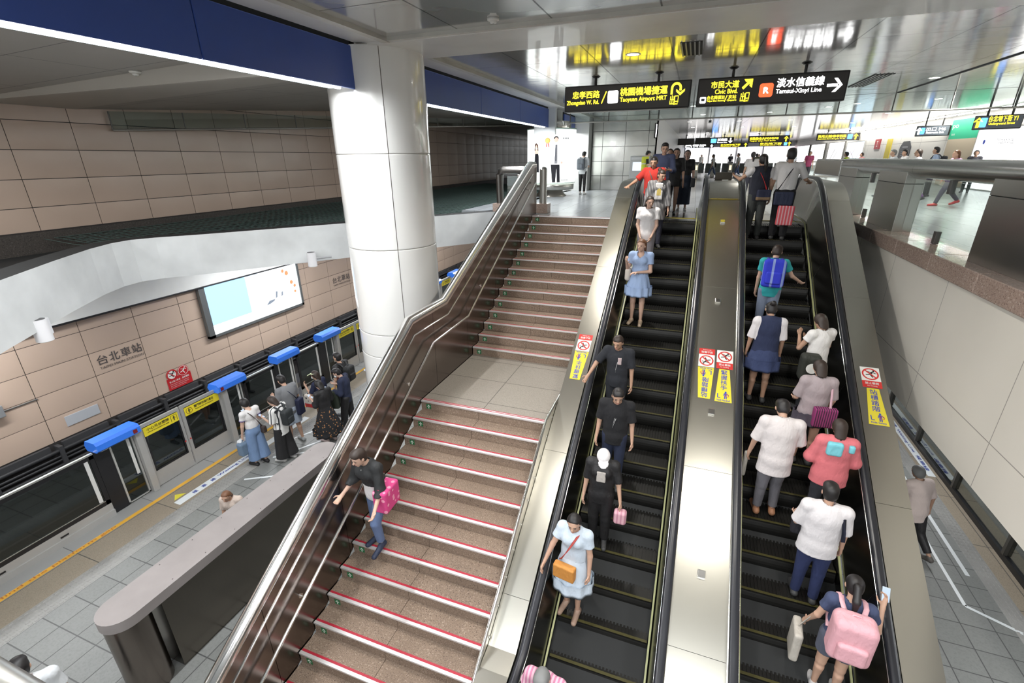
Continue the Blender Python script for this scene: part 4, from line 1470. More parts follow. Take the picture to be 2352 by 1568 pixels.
def speaker(x, y, z, nx, ny, label, arm=0.0):
    """White cylindrical loudspeaker standing off the slab edge on a bracket."""
    t = thing('wall_speaker', label, 'speaker', (x, y, z))
    n = Vector((nx, ny, 0)).normalized()
    c = Vector((x, y, z)) + n * .17
    b = MB().cyl((c.x, c.y, z - .16), .10, .32, 'Z', 30)
    b.build('cylinder_body', mat('speaker_white', (.80, .79, .80), .35), t)
    MB().lathe([(.085, z + .161), (.0, z + .161)], c.x, c.y, 30).build('dark_top', mat('speaker_grille', (.10, .10, .10), .6), t)
    MB().cyl((c.x, c.y, z - .172), .075, .012, 'Z', 24).build('lower_grille', mat('speaker_lower', (.55, .60, .52), .5), t)
    MB().tube([Vector((x, y, z + .02)), c], .02, 8).build('bracket', mat('bracket_silver', (.55, .55, .56), .35, .6), t)
    if arm:
        d = Vector((-n.y, n.x, 0))
        MB().tube([c + n * -.05, c + n * -.05 + d * arm], .022, 8).build('side_arm', mat('bracket_silver', (.55, .55, .56), .35, .6), t)
    MB().box(-.05, .05, -.05, .05, -.12, .12, .006, Matrix.Rotation(math.atan2(ny, nx), 3, 'Z'), (0, 0, 0)).build('wall_plate', mat('speaker_white', (.80, .79, .80), .35), t).matrix_parent_inverse = Matrix.Identity(4)
    return t


speaker(-8.63, 3.66, -.82, .74, -.67, 'white cylindrical loudspeaker on the near end of the white slab edge')
speaker(-8.2, 8.55, -.72, .8, -.6, 'small white cylindrical loudspeaker on an arm just left of the column', .45)

# net stretched over the ledge behind the slab edge
net = MB()
NET_M = mat('green_net', (.08, .125, .112), .8)
random.seed(4)
ax0 = 6.4
for k in range(120):
    y = 6.0 + .20 * k
    x_edge = -10.0 if y < 6 else max(-10.2, min(-5.6, -10.2 + (y - 6.2) * .72))
    pts = []
    x = WX + .1
    while x < x_edge - .25:
        pts.append((x, y + .02 * math.sin(x * 9 + k), -.10 - .08 * math.sin(PI * (x - WX) / (x_edge - WX + .01))))
        x += .5
    if len(pts) > 2:
        net.tube(pts, .009, 3, caps=False)
for k in range(36):
    x = WX + .15 + .2 * k
    y0 = 6.2 if x < -10.2 else 6.4 + (x + 10.2) / .72 + .3
    pts = []
    y = y0
    while y < 29.5:
        pts.append((x + .02 * math.sin(y * 7 + k), y, -.10 - .08 * math.sin(PI * min(1, (x - WX) / 5))))
        y += .5
    if len(pts) > 2:
        net.tube(pts, .009, 3, caps=False)
tag(net.build('safety_net', NET_M, None), 'dark green safety net stretched over the ledge behind the white slab edge', 'net', kind='stuff')

# ------------------------------------------------------------------ advertising pillar
px, py, pr = -5.35, 18.9, .95
t = thing('advert_pillar', 'round illuminated advertising pillar with a suited man poster at the end of the blue beam', 'lightbox pillar', (px, py, 0))
MB().lathe([(.62, 0), (.62, .02), (.5, .12), (.45, .3), (.45, .42)], px, py, 36).build('flared_foot', mat('foot_steel', (.40, .37, .33), .3, .7), t)
MB().lathe([(0, .24), (.80, .24), (.90, .27), (.90, .50), (0, .50)], px, py, 44).build('lower_ring', STEEL_Z, t)
MB().lathe([(pr - .02, .50), (pr - .02, 2.42)], px, py, 56).build('lit_drum', glow('drum_white', (.94, 1.0, .97), 1.5), t)
MB().lathe([(pr, .50), (pr, .53), (pr - .03, .53)], px, py, 48).lathe([(pr - .03, 2.39), (pr, 2.39), (pr, 2.43), (0, 2.44)], px, py, 48).build('edge_rings', mat('ring_glass_green', (.55, .72, .64), .3), t)
MB().lathe([(.72, 2.44), (.74, 2.66), (.70, 2.68), (0, 2.68)], px, py, 44).build('top_drum', brushed('drum_chrome', (.66, .65, .62), .12, 'Z'), t)
MB().box(px - .32, px + .32, py - .32, py + .32, 2.68, 3.1).build('core', CONCRETE, t)


def on_drum(polys, m, name, parent, r=pr - .012):
    """Bend flat shapes (arc length, height) round the drum; zero faces the viewer."""
    a0 = math.atan2(-py, -px) + .02
    b = MB()
    for q in polys:
        b.add([(px + r * math.cos(a0 + u / pr), py + r * math.sin(a0 + u / pr), z) for u, z in q], [tuple(range(len(q)))])
    return b.build(name, m, parent)


PINK = mat('poster_skin', (.62, .43, .35), .5, emit=(.7, .5, .42), power=.5)
PBLK = mat('poster_black', (.02, .02, .025), .4)
PGRY = mat('poster_grey', (.30, .30, .32), .4)


def sub(poly, n=4):
    out = []
    for (a, b_), (c, d) in zip(poly, poly[1:] + poly[:1]):
        for k in range(n):
            out.append((a + (c - a) * k / n, b_ + (d - b_) * k / n))
    return out


# a plain suited figure and a plain woman, no likeness
man = on_drum([sub([(.02, .54), (.14, .54), (.19, 1.18), (-.04, 1.18)]), sub([(.21, .54), (.33, .54), (.30, 1.18), (.17, 1.18)])], PBLK, 'suited_man_print', t)
on_drum([sub([(-.05, 1.18), (.34, 1.18), (.36, 1.72), (.26, 1.88), (.04, 1.88), (-.06, 1.72)])], mat('poster_white', (.85, .85, .85), .5, emit=(1, 1, 1), power=1.6), 'white_jacket', man, pr - .010)
on_drum([sub([(.09, 1.2), (.21, 1.2), (.20, 1.86), (.12, 1.86)])], PGRY, 'waistcoat', man, pr - .008)
on_drum([sub([(.135, 1.3), (.165, 1.3), (.158, 1.85), (.142, 1.85)])], PBLK, 'tie', man, pr - .006)
on_drum([disc(.15, 2.02, .085, 20)], PINK, 'face', man, pr - .008)
on_drum([[(.15 + .095 * math.cos(a), 2.05 + .10 * math.sin(a)) for a in [PI * k / 12 for k in range(13)]]], PBLK, 'hair', man, pr - .006)
on_drum([disc(-.09, 1.25, .05, 12), disc(.38, 1.24, .045, 12)], PINK, 'hands', man, pr - .006)
wom = on_drum([sub([(-.72, .9), (-.50, .9), (-.52, 1.45), (-.56, 1.62), (-.68, 1.62), (-.71, 1.45)])], PBLK, 'woman_print', t)
on_drum([disc(-.62, 1.82, .065, 16), sub([(-.72, 1.55), (-.52, 1.55), (-.55, 1.72), (-.69, 1.72)])], PINK, 'skin', wom, pr - .008)
on_drum([sub([(-.72, 1.66), (-.69, 1.9), (-.62, 1.93), (-.60, 1.88), (-.67, 1.8), (-.67, 1.66)]), sub([(-.60, 1.9), (-.54, 1.86), (-.53, 1.64), (-.57, 1.66)])], mat('poster_brown', (.10, .05, .035), .5), 'hair', wom, pr - .006)
med = on_drum([disc(-.17, 2.0, .10, 22)], mat('medal_gold', (.45, .30, .05), .4), 'medal_print', t)
on_drum([disc(-.17, 2.0, .07, 22)], mat('medal_ochre', (.62, .42, .06), .4), 'medal_centre', med, pr - .008)
on_drum([sub([(-.21, 1.91), (-.17, 1.91), (-.20, 1.78), (-.24, 1.79)]), sub([(-.16, 1.91), (-.12, 1.91), (-.10, 1.78), (-.14, 1.77)])], mat('medal_red', (.55, .04, .04), .5), 'ribbon', med, pr - .006)
on_drum([sub([(.42 + .07 * k, 2.05), (.465 + .07 * k, 2.05), (.465 + .07 * k, 2.10), (.42 + .07 * k, 2.10)]) for k in range(4)] + [sub([(.38 + .06 * k, .60), (.42 + .06 * k, .60), (.42 + .06 * k, .64), (.38 + .06 * k, .64)]) for k in range(6)], PGRY, 'caption_marks', t)

# ------------------------------------------------------------------ hanging direction signs
SIGN_BLACK = mat('sign_black', (.018, .016, .015), .4)
SIGN_FACE = mat('sign_face', (.055, .05, .047), .4)
L_YEL = glow('lit_yellow', (1.0, .82, .03), 2.2)
L_WHT = glow('lit_white', (1, 1, 1), 3.4)
L_RED = glow('lit_red', (1.0, .10, .03), 1.6)


def hang_sign(x0, x1, y, z0, z1, label, rods, ceil=3.1, rotz=0.0):
    t = thing('hanging_sign', label, 'sign', ((x0 + x1) / 2, y, z0), rotz)
    MB().box(x0, x1, y, y + .20, z0, z1, .02).build('sign_case', SIGN_BLACK, t)
    MB().box(x0 + .03, x1 - .03, y - .004, y + .002, z0 + .03, z1 - .03).build('sign_face', SIGN_FACE, t)
    for r in rods:
        MB().cyl((r, y + .1, z1 - .01), .028, ceil - z1, 'Z', 12).cyl((r, y + .1, ceil - .03), .06, .03, 'Z', 14, .10).build('rod', SIGN_BLACK, t)
    return t


EX, EZ = (1, 0, 0), (0, 0, 1)


def word(t, s, m, x, y, z, h, w=None, bold=.022, align='LEFT', name='lettering'):
    return lettering(s, m, (x, y - .004, z), EX, EZ, h, t, width=w, bold=bold, align=align, lift=.003, name=name)


def shape(t, polys, m, x, y, z, name, lift=.004):
    return flat(polys, m, (x, y - .004, z), EX, EZ, t, name, lift)


def exit_icon(t, x, y, z, s, m):
    """The two characters for exit drawn narrow side by side, with the small word below."""
    lettering('出', m, (x, y - .004, z), EX, EZ, s, t, width=s * .5, bold=.012)
    lettering('口', m, (x + s * .53, y - .004, z + s * .25), EX, EZ, s * .72, t, width=s * .42, bold=.012)
    lettering('EXIT', m, (x + s * .53, y - .004, z), EX, EZ, s * .18, t, width=s * .42, bold=.01)


y = 11.8
s1 = hang_sign(-3.05, -.30, y, 2.39, 2.92, 'left hanging direction sign with yellow lettering and a U-turn arrow', (-2.36, -.99))
word(s1, '忠孝西路', L_YEL, -2.86, y, 2.66, .145, .62)
word(s1, 'Zhongxiao W. Rd.', L_YEL, -2.99, y, 2.51, .11, .74, .02)
shape(s1, [bar(-.05, -.12, .05, .12, .022)], L_YEL, -2.14, y, 2.66, 'slash')
ic = shape(s1, [rrect(-.115, -.125, .115, .125, .03)], L_WHT, -1.94, y, 2.66, 'icon_panel')
shape(ic, [bar(-.05, -.03, -.01, .01, .012), bar(.0, -.03, .03, .0, .012), bar(.03, .02, .06, .05, .012)], mat('icon_grey', (.4, .45, .5), .5), -1.94, y, 2.66, 'icon_mark', .007)
word(s1, '桃園機場捷運', L_YEL, -1.78, y, 2.67, .16, 1.0)
word(s1, 'Taoyuan Airport MRT', L_YEL, -1.78, y, 2.53, .11, 1.0, .02)
uturn = []
arc0 = [(-.11, -.10), (-.065, -.10)]
n = 12
outer_ = [(.0 + .11 * math.cos(PI - PI * k / n), .02 + .11 * math.sin(PI - PI * k / n)) for k in range(n + 1)]
inner_ = [(.0 + .065 * math.cos(PI - PI * k / n), .02 + .065 * math.sin(PI - PI * k / n)) for k in range(n + 1)]
quads = [[outer_[k], outer_[k + 1], inner_[k + 1], inner_[k]] for k in range(n)]
shape(s1, quads + [[(-.11, -.10), (-.065, -.10), (-.065, .02), (-.11, .02)], [(.065, -.03), (.11, -.03), (.11, .02), (.065, .02)], [(.0, .0), (.0, -.045), (.0875, -.125), (.0875, -.065)], [(.175, .0), (.175, -.045), (.0875, -.125), (.0875, -.065)]], L_YEL, -.60, y, 2.75, 'turn_arrow')
exit_icon(s1, -.71, y, 2.45, .18, L_YEL)

s2 = hang_sign(-.17, 2.55, y, 2.39, 2.92, 'right hanging direction sign with a red line square and white arrow', (.49, 1.80))
word(s2, '市民大道', L_YEL, .09, y, 2.72, .13, .53)
word(s2, 'Civic Blvd.', L_YEL, .18, y, 2.615, .085, .43, .02)
ic = shape(s2, [rrect(-.06, -.06, .06, .06, .02)], L_WHT, -.04, y, 2.51, 'icon_panel')
shape(ic, [rrect(-.035, -.02, .035, .03, .01), bar(-.025, -.035, -.01, -.035, .015), bar(.01, -.035, .025, -.035, .015)], mat('icon_dark', (.08, .08, .1), .5), -.04, y, 2.51, 'icon_mark', .007)
word(s2, '台北轉運站', L_YEL, .04, y, 2.515, .072, .34, .01)
shape(s2, [bar(-.02, -.06, .02, .06, .016)], L_YEL, .405, y, 2.525, 'slash')
word(s2, '京站', L_YEL, .45, y, 2.515, .072, .15, .01)
word(s2, 'Taipei Bus Station', L_YEL, .04, y, 2.465, .04, .34, .02)
word(s2, 'Qsquare', L_YEL, .43, y, 2.465, .04, .18, .02)
shape(s2, [[(-.06, .09), (.10, .09), (.10, -.07), (.05, -.035), (.05, .04), (-.025, .04)], [(-.09, -.06), (-.055, -.095), (.065, .025), (.03, .06)]], L_YEL, .77, y, 2.77, 'slant_arrow')
exit_icon(s2, .68, y, 2.45, .17, L_YEL)
rs = shape(s2, [rrect(-.125, -.125, .125, .125, .045)], L_RED, 1.14, y, 2.64, 'line_square')
word(rs, 'R', L_WHT, 1.095, y, 2.585, .105, .09, .05, name='line_letter').location.y -= .004
word(s2, '淡水信義線', L_WHT, 1.32, y, 2.68, .16, .82, .022)
word(s2, 'Tamsui-Xinyi Line', L_WHT, 1.32, y, 2.545, .10, .80, .014)
shape(s2, [[(-.13, -.025), (-.13, .025), (.05, .025), (.05, -.025)], [(-.03, .12), (.03, .12), (.13, 0), (.075, 0)], [(-.03, -.12), (.03, -.12), (.13, 0), (.075, 0)]], L_WHT, 2.33, y, 2.67, 'right_arrow')
lamp_bar = MB().box(-3.0, -.35, 11.84, 11.96, 2.374, 2.386).build('lower_strip', mat('strip_white', (.7, .7, .66), .4), s1)

# far signs over the concourse
yf = 46.0


def far_sign(x0, x1, y, z0, z1, label, words, eng, m, arrow=None, blue=None, rods=True):
    t = hang_sign(x0, x1, y, z0, z1, label, ((x0 * 3 + x1) / 4, (x0 + x1 * 3) / 4) if rods else ())
    w = x1 - x0
    if words:
        word(t, words, m, x0 + w * .03, y, z0 + (z1 - z0) * .42, (z1 - z0) * .38, w * (.70 if not blue else .66))
    if eng:
        word(t, eng, m, x0 + w * .03, y, z0 + (z1 - z0) * .14, (z1 - z0) * .2, w * .64, .01)
    if arrow:
        shape(t, [[(-.05, -.2), (.05, -.2), (.05, .05), (-.05, .05)], [(-.17, .02), (0, .2), (.17, .02), (.1, .02), (0, .12), (-.1, .02)]] if arrow == 'up' else [[(-.05, .2), (.05, .2), (.05, -.05), (-.05, -.05)], [(-.17, -.02), (0, -.2), (.17, -.02), (.1, -.02), (0, -.12), (-.1, -.02)]], m, x1 - .25, y, (z0 + z1) / 2, 'arrow')
    if blue:
        shape(t, [rrect(-.16, -.17, .16, .17, .04)], glow('lit_blue', (.10, .35, 1), 2.0), x1 - .62, y, (z0 + z1) / 2, 'lift_panel')
    return t


far_sign(3.75, 6.75, yf, 2.42, 2.93, 'far black and yellow exit sign straight above the escalator going up', '市政府/台大/M3/M5/M8', 'Taipei City Mall Exits', L_YEL, 'up')
far_sign(8.25, 11.0, yf - 2, 2.42, 2.93, 'far black and yellow sign with a blue lift panel before the right wall', '新光三越/忠孝西路', 'Department Store Zhongxiao W. Rd.', L_YEL, 'up', True)
far_sign(-2.95, -.45, yf, 2.33, 2.85, 'blank dark sign far over the concourse, left of the blue line sign', '', '', L_WHT)
t = far_sign(-.35, 2.65, yf, 2.36, 2.88, 'far dark sign with a white down arrow and a blue square', '', '', L_WHT, 'down')
shape(t, [rrect(-.22, -.17, .22, .17, .05)], glow('lit_blue', (.10, .35, 1), 2.0), 1.1, yf, 2.62, 'line_square')
word(t, '板南線', L_WHT, 1.4, yf, 2.6, .2, .75)
word(t, 'Bannan Line', L_WHT, 1.4, yf, 2.45, .1, .75, .02)
far_sign(2.2, 5.1, 62, 2.35, 2.8, 'small exit sign at the far end of the concourse, lower row', '台北車站地下街', 'Station Mall', L_YEL, 'up')
far_sign(6.2, 9.4, 62, 2.4, 2.85, 'small exit sign with blue panel at the far end of the concourse', '台北地下街', 'Underground Mall', L_YEL, 'up', True)
far_sign(-1.6, 1.6, 62, 2.35, 2.8, 'small dark sign at the far end of the concourse', '板南線', 'Line', L_WHT, 'down')


def side_sign(xc, yc, z0, z1, hw_, ang, label, words, eng, m):
    """Grey sign box hung at an angle before the right wall."""
    t = thing('hanging_sign', label, 'sign', (xc, yc, 0), ang)
    G2 = mat('sign_slate', (.17, .19, .22), .4)
    parts = [MB().box(-hw_, hw_, 0, .22, z0, z1, .02).build('sign_case', SIGN_BLACK, None), MB().box(-hw_ + .02, hw_ - .02, -.006, .0, z0 + .03, z1 - .03).build('sign_face', G2, None)]
    for r in (-hw_ * .5, hw_ * .5):
        parts.append(MB().cyl((r, .1, z1), .03, 3.1 - z1, 'Z', 10).build('rod', SIGN_BLACK, None))
    parts.append(lettering(words, m, (-hw_ + hw_ * .62, -.006, z0 + .22), EX, EZ, .17, None, width=hw_ * 1.15, bold=.01))
    parts.append(lettering(eng, m, (-hw_ + hw_ * .66, -.006, z0 + .11), EX, EZ, .09, None, width=hw_ * 1.05, bold=.01))
    parts.append(flat([rrect(-.08, -.14, .08, .14, .03)], glow('lit_blue', (.10, .35, 1), 2.0), (-hw_ + hw_ * .42, -.006, (z0 + z1) / 2), EX, EZ, None, 'lift_panel'))
    parts.append(flat([[(-.04, -.15), (.04, -.15), (.04, .05), (-.04, .05)], [(-.12, .02), (0, .16), (.12, .02), (.07, .02), (0, .1), (-.07, .02)]], m, (-hw_ + hw_ * .2, -.006, (z0 + z1) / 2), EX, EZ, None, 'arrow'))
    for p in parts:
        p.parent = t
    return t


side_sign(8.72, 20.5, 2.12, 2.53, .56, math.radians(-24), 'slate grey sign with yellow lettering at the upper right edge', '台北地下街 Y1', 'Underground Street', L_YEL)
side_sign(10.4, 30.0, 2.22, 2.68, .62, math.radians(-24), 'slate grey sign with white and yellow lettering before the green poster', '出口 M6', 'Restroom Exit', L_WHT)

# ------------------------------------------------------------------ right wall: lamps, posters, notices
WR = 11.05
XW, YW = (0, -1, 0), (0, 0, 1)
t = thing('wall_lamp_row', 'long row of bright tube lamps along the top of the right wall', 'lamp', (WR - .4, 35, 3.0))
for k in range(11):
    y0 = 16 + 3.6 * k
    MB().box(WR - .55, WR - .40, y0, y0 + 3.3, 3.0, 3.04).build('tube_lamp', glow('wall_lamp_glow', (1, .98, .93), 7), t)
    MB().cyl((WR - .47, y0 + 1.6, 2.96), .035, .05, 'Z', 10).cyl((WR - .47, y0 + .1, 2.96), .035, .05, 'Z', 10).build('mount', SIGN_BLACK, t)


def wall_panel(name, label, cat, y0, y1, z0, z1, m, thick=.06, frame=None):
    t = thing(name, label, cat, (WR, (y0 + y1) / 2, z0))
    p = MB().box(WR - thick, WR - .001, min(y0, y1), max(y0, y1), z0, z1).build('panel', m, t)
    if frame:
        b = MB()
        a, c = min(y0, y1), max(y0, y1)
        for ya, yb, za, zb in ((a - .06, a, z0 - .06, z1 + .06), (c, c + .06, z0 - .06, z1 + .06), (a, c, z0 - .06, z0), (a, c, z1, z1 + .06)):
            b.box(WR - thick - .03, WR - .001, ya, yb, za, zb)
        b.build('frame', frame, t)
    return t, p


LIT = glow('poster_light', (1, 1, 1), 1.6)
t, p = wall_panel('shop_window', 'bright white lit shopfront poster at the right edge above the tube rail', 'lightbox', 22.6, 26.9, .05, 2.32, LIT, .08, ALU)
lettering('滿2000送', PGRY, (WR - .082, 25.4, 1.75), XW, YW, .2, p, width=1.2, bold=.0)
flat([disc(.3, 1.85, .09)], ST_BLUE, (WR - .082, 26.6, 0), XW, YW, p, 'blue_mark', .002)
b = [[(p_[0] * .9, p_[1] * .9) for p_ in q] for q in (disc(1.7, .9, .55), disc(2.6, .95, .5), disc(3.4, .95, .5))]
t, p = wall_panel('green_poster', 'tall poster with a green upper half and a sandy lower half', 'poster', 27.0, 29.7, .05, 2.04, mat('poster_sand', (.52, .44, .32), .5), .05)
g = MB().box(WR - .05, WR - .001, 27.0, 29.7, 2.04, 2.86).build('green_field', mat('poster_green', (.02, .42, .22), .45), t)
lettering('po', ST_WHITE, (WR - .052, 29.55, 2.45), XW, YW, .2, g, width=.55, bold=.02)
lettering('tes', ST_WHITE, (WR - .052, 29.5, 2.2), XW, YW, .09, g, width=.35)
flat([disc(.25, .9, .14), disc(.28, .75, .12), bar(.1, .6, .6, 1.1, .03), bar(.3, .55, .75, .75, .03)], mat('poster_flower', (.22, .10, .05), .6), (WR - .052, 29.7, .05), XW, YW, p, 'dried_flower', .002)
t, p = wall_panel('memorial_plaque', 'dark eight-sided plaque with small lettering on the cream wall', 'plaque', 34.0, 35.6, .9, 2.1, mat('slate_plaque', (.05, .055, .065), .4), .02)
p.data = MB().prism([(34.0, 1.2), (34.35, .9), (35.25, .9), (35.6, 1.2), (35.6, 1.8), (35.25, 2.1), (34.35, 2.1), (34.0, 1.8)], WR - .03, WR - .001, 'X').build('tmp', mat('slate_plaque', (.05, .055, .065), .4)).data
bpy.data.objects.remove(bpy.data.objects['tmp'])
flat([bar(.4, 1.8, 1.2, 1.8, .06)] + [bar(.35, 1.55 - .1 * k, 1.25, 1.55 - .1 * k, .03) for k in range(5)], PGRY, (WR - .032, 35.6, 0), XW, YW, p, 'text_lines', .002)
t, p = wall_panel('fire_cabinet_sign', 'red fire hydrant sign on the cream wall left of the plaque', 'sign', 39.2, 40.2, 1.75, 2.35, mat('fire_red', (.35, .03, .04), .4), .05)
flat([bar(0, -.15, 0, .15, .05), bar(-.12, .15, .12, .15, .05), bar(-.12, -.15, .12, -.15, .05)], ST_WHITE, (WR - .052, 39.7, 2.07), XW, YW, p, 'hydrant_mark', .002)
wall_panel('info_pillar_sign', 'yellow and blue notice strip on the cream wall beside the red fire sign', 'sign', 37.1, 37.9, .9, 2.3, mat('notice_yellow', (.68, .55, .08), .5), .05)
t, p = wall_panel('wall_map', 'large pale blue route map poster beside the lit posters', 'poster', 42.4, 46.6, .6, 2.3, glow('map_light', (.72, .86, 1), 1.5), .06, ALU)
flat([bar(.5, .3, 2.2, 1.2, .06), bar(1.0, 1.1, 3.2, .2, .05), bar(2.4, .2, 3.6, 1.1, .06)], mat('map_red', (.6, .2, .12), .5), (WR - .062, 46.6, .6), XW, YW, p, 'route_lines', .002)
for k, (y0, y1) in enumerate(((47.5, 52.5), (54, 60), (61, 68))):
    t, p = wall_panel('lit_poster', ('white lit poster just beyond the route map', 'second white lit poster beyond the route map', 'last white lit poster at the far end of the right wall')[k], 'lightbox', y0, y1, .5, 2.4, LIT, .08, mat('poster_frame', (.25, .24, .22), .4))
    flat([bar(.8, .3, 2.3, 1.4, .12), bar(1.8, .3, 3.1, 1.2, .10)], PGRY, (WR - .082, y1, .5), XW, YW, p, 'grey_strokes', .002)

# ------------------------------------------------------------------ far end: shops, gates, machines
shops = [(-1.6, 1.2), (1.4, 4.4), (4.6, 7.4), (7.6, 10.9)]
for k, (a, c) in enumerate(shops):
    t = thing('shop_front', 'glowing shopfront across the far end, ' + ('leftmost', 'second from the left', 'third from the left', 'rightmost')[k], 'shop', ((a + c) / 2, 69.8, 0))
    MB().box(a, c, 69.7, 69.95, 0, 2.2).build('lit_window', glow('shop_glow_%d' % k, ((1, .97, .95), (.95, .97, 1), (1, .93, .98), (1, 1, .94))[k], 1.0), t)
    MB().box(a, c, 69.6, 69.95, 2.2, 2.5).build('fascia', glow('shop_fascia_%d' % (k % 2), ((.8, .85, 1), (1, .8, .9))[k % 2], 1.3), t)
    MB().box(a - .1, a, 69.6, 69.95, 0, 2.5).build('jamb', mat('shop_jamb', (.4, .4, .42), .4), t)
MB().box(-1.7, 10.9, 69.5, 69.95, 2.5, 3.1).build('wall_shop_header', mat('shop_header', (.45, .45, .46), .4), None, 'structure')
gate0 = None
for k in range(7):
    x = -1.12 + 1.13 * k
    if gate0 is None:
        gate0 = thing('ticket_gate', 'x', 'ticket gate', (x, 39.5, 0), 0, 'ticket gates across the concourse')
        g = MB().box(-.14, .14, -.8, .8, 0, .95, .03).build('gate_body', STEEL_Z, None)
        fp = MB().box(.14, .52, -.02, .0, .25, .93).box(-.52, -.14, -.02, .0, .25, .93).build('flap_panel', mat('flap_grey', (.30, .34, .34), .25), None)
        fp.parent = gate0
        h = MB().box(-.15, .15, -.82, .82, .95, 1.02, .02).build('gate_top', mat('gate_top_grey', (.16, .17, .18), .4), None)
        i = MB().box(-.07, .07, -.83, -.79, .5, .8).build('gate_light', glow('gate_light', (.5, 1, .75) if k % 2 else (1, .75, .4), 1.5), None)
        for o in (g, h, i):
            o.parent = gate0
        gt = gate0
    else:
        gt = dup(gate0, (x, 39.5, 0))
    gt['label'] = 'one of the steel ticket gates in a row across the far concourse'
t = thing('gate_barrier', 'low steel and glass barrier running right from the far ticket gates', 'barrier', (8.5, 39.5, 0))
MB().box(6.9, 10.8, 39.45, 39.55, 0, .12).box(6.9, 10.8, 39.45, 39.55, .95, 1.05).build('rails', STEEL_Z, t)
for k in range(6):
    MB().box(6.9 + .76 * k, 7.0 + .76 * k, 39.44, 39.56, .1, .96).build('post', STEEL_Z, t)
MB().box(6.95, 10.75, 39.49, 39.51, .12, .95).build('glass_pane', GLASS, t)
t = thing('fare_machine', 'fare adjustment machine by the steel wall beside the man in the yellow vest', 'machine', (-2.35, 22.6, 0))
MB().box(-2.75, -1.95, 22.3, 22.88, 0, 1.45, .02).build('machine_body', mat('machine_grey', (.48, .49, .49), .4, .3), t)
MB().box(-2.70, -2.0, 22.285, 22.30, 1.30, 1.40).build('header_strip', mat('machine_label', (.68, .69, .70), .4), t)
MB().box(-2.62, -2.2, 22.28, 22.30, .85, 1.2).build('screen', glow('machine_screen', (.75, .85, .95), .9), t)
t = thing('corner_sign', 'small lit projecting sign at the corner of the steel clad wall', 'sign', (-1.72, 22.8, 2.2))
MB().box(-1.86, -1.80, 22.55, 22.88, 2.15, 2.75, .01).build('sign_case', SIGN_BLACK, t)
MB().box(-1.80, -1.785, 22.58, 22.85, 2.2, 2.7).build('lit_face', L_WHT, t)
t = thing('security_camera', 'small white security camera under the bottom rail of the smoke barrier', 'camera', (.25, 18.7, 2.55))
MB().box(.2, .3, 18.6, 18.8, 2.46, 2.54, .012).build('camera_body', mat('camera_white', (.7, .7, .7), .4), t)
MB().cyl((.25, 18.6, 2.50), .03, -.02, 'Y', 14).build('lens', BLACK, t)
MB().tube([(.25, 18.72, 2.54), (.25, 18.72, 3.1)], .012, 8).build('stem', mat('camera_white', (.7, .7, .7), .4), t)
# ------------------------------------------------------------------ people
def cloth(c, rough=.9):
    name = 'cloth_%02x%02x%02x' % tuple(int(max(0, min(1, x)) * 255) for x in c)
    if name in MATS:
        return MATS[name]
    m = mat(name, c, rough)
    nt = m.node_tree
    v = obj_coord(nt)
    mp = nt.nodes.new('ShaderNodeMapping')
    mp.inputs['Scale'].default_value = (9, 9, 4)
    link(nt, v, mp.inputs['Vector'])
    hgt = math_node(nt, 'ADD', noise(nt, mp.outputs['Vector'], 1.0, 3, .55), math_node(nt, 'MULTIPLY', noise(nt, v, 60, 2), .06))
    add_bump(nt, m.node_tree.nodes['Principled BSDF'], hgt, .75, .035)
    return m


SKINS = [mat('skin_light', (.62, .40, .30), .55), mat('skin_warm', (.56, .345, .245), .55), mat('skin_tan', (.46, .275, .185), .55)]
HAIR_BLACK = mat('hair_black', (.012, .010, .010), .45)
HAIR_DARK = mat('hair_dark_brown', (.030, .018, .013), .5)
HAIR_BROWN = mat('hair_brown', (.15, .065, .030), .5)
HAIR_GREY = mat('hair_grey', (.17, .17, .165), .55)
EYE = mat('eye_dark', (.02, .013, .01), .3)
LIP = mat('lips', (.42, .16, .13), .5)


def unit(v):
    v = np.array(v, float)
    return v / max(np.linalg.norm(v), 1e-9)


def rot_x(a):
    c, s = math.cos(a), math.sin(a)
    return np.array([[1, 0, 0], [0, c, -s], [0, s, c]])


def rot_z(a):
    c, s = math.cos(a), math.sin(a)
    return np.array([[c, -s, 0], [s, c, 0], [0, 0, 1]])


REST_L = ((-.16, .02, -1), (-.10, .22, -1))
REST_R = ((.16, .02, -1), (.10, .22, -1))
PHONE_L = ((-.22, .05, -1), (.35, 1, .25))
PHONE_R = ((.22, .05, -1), (-.30, 1, .30))
STAND = ((2, 2), (-2, 2))


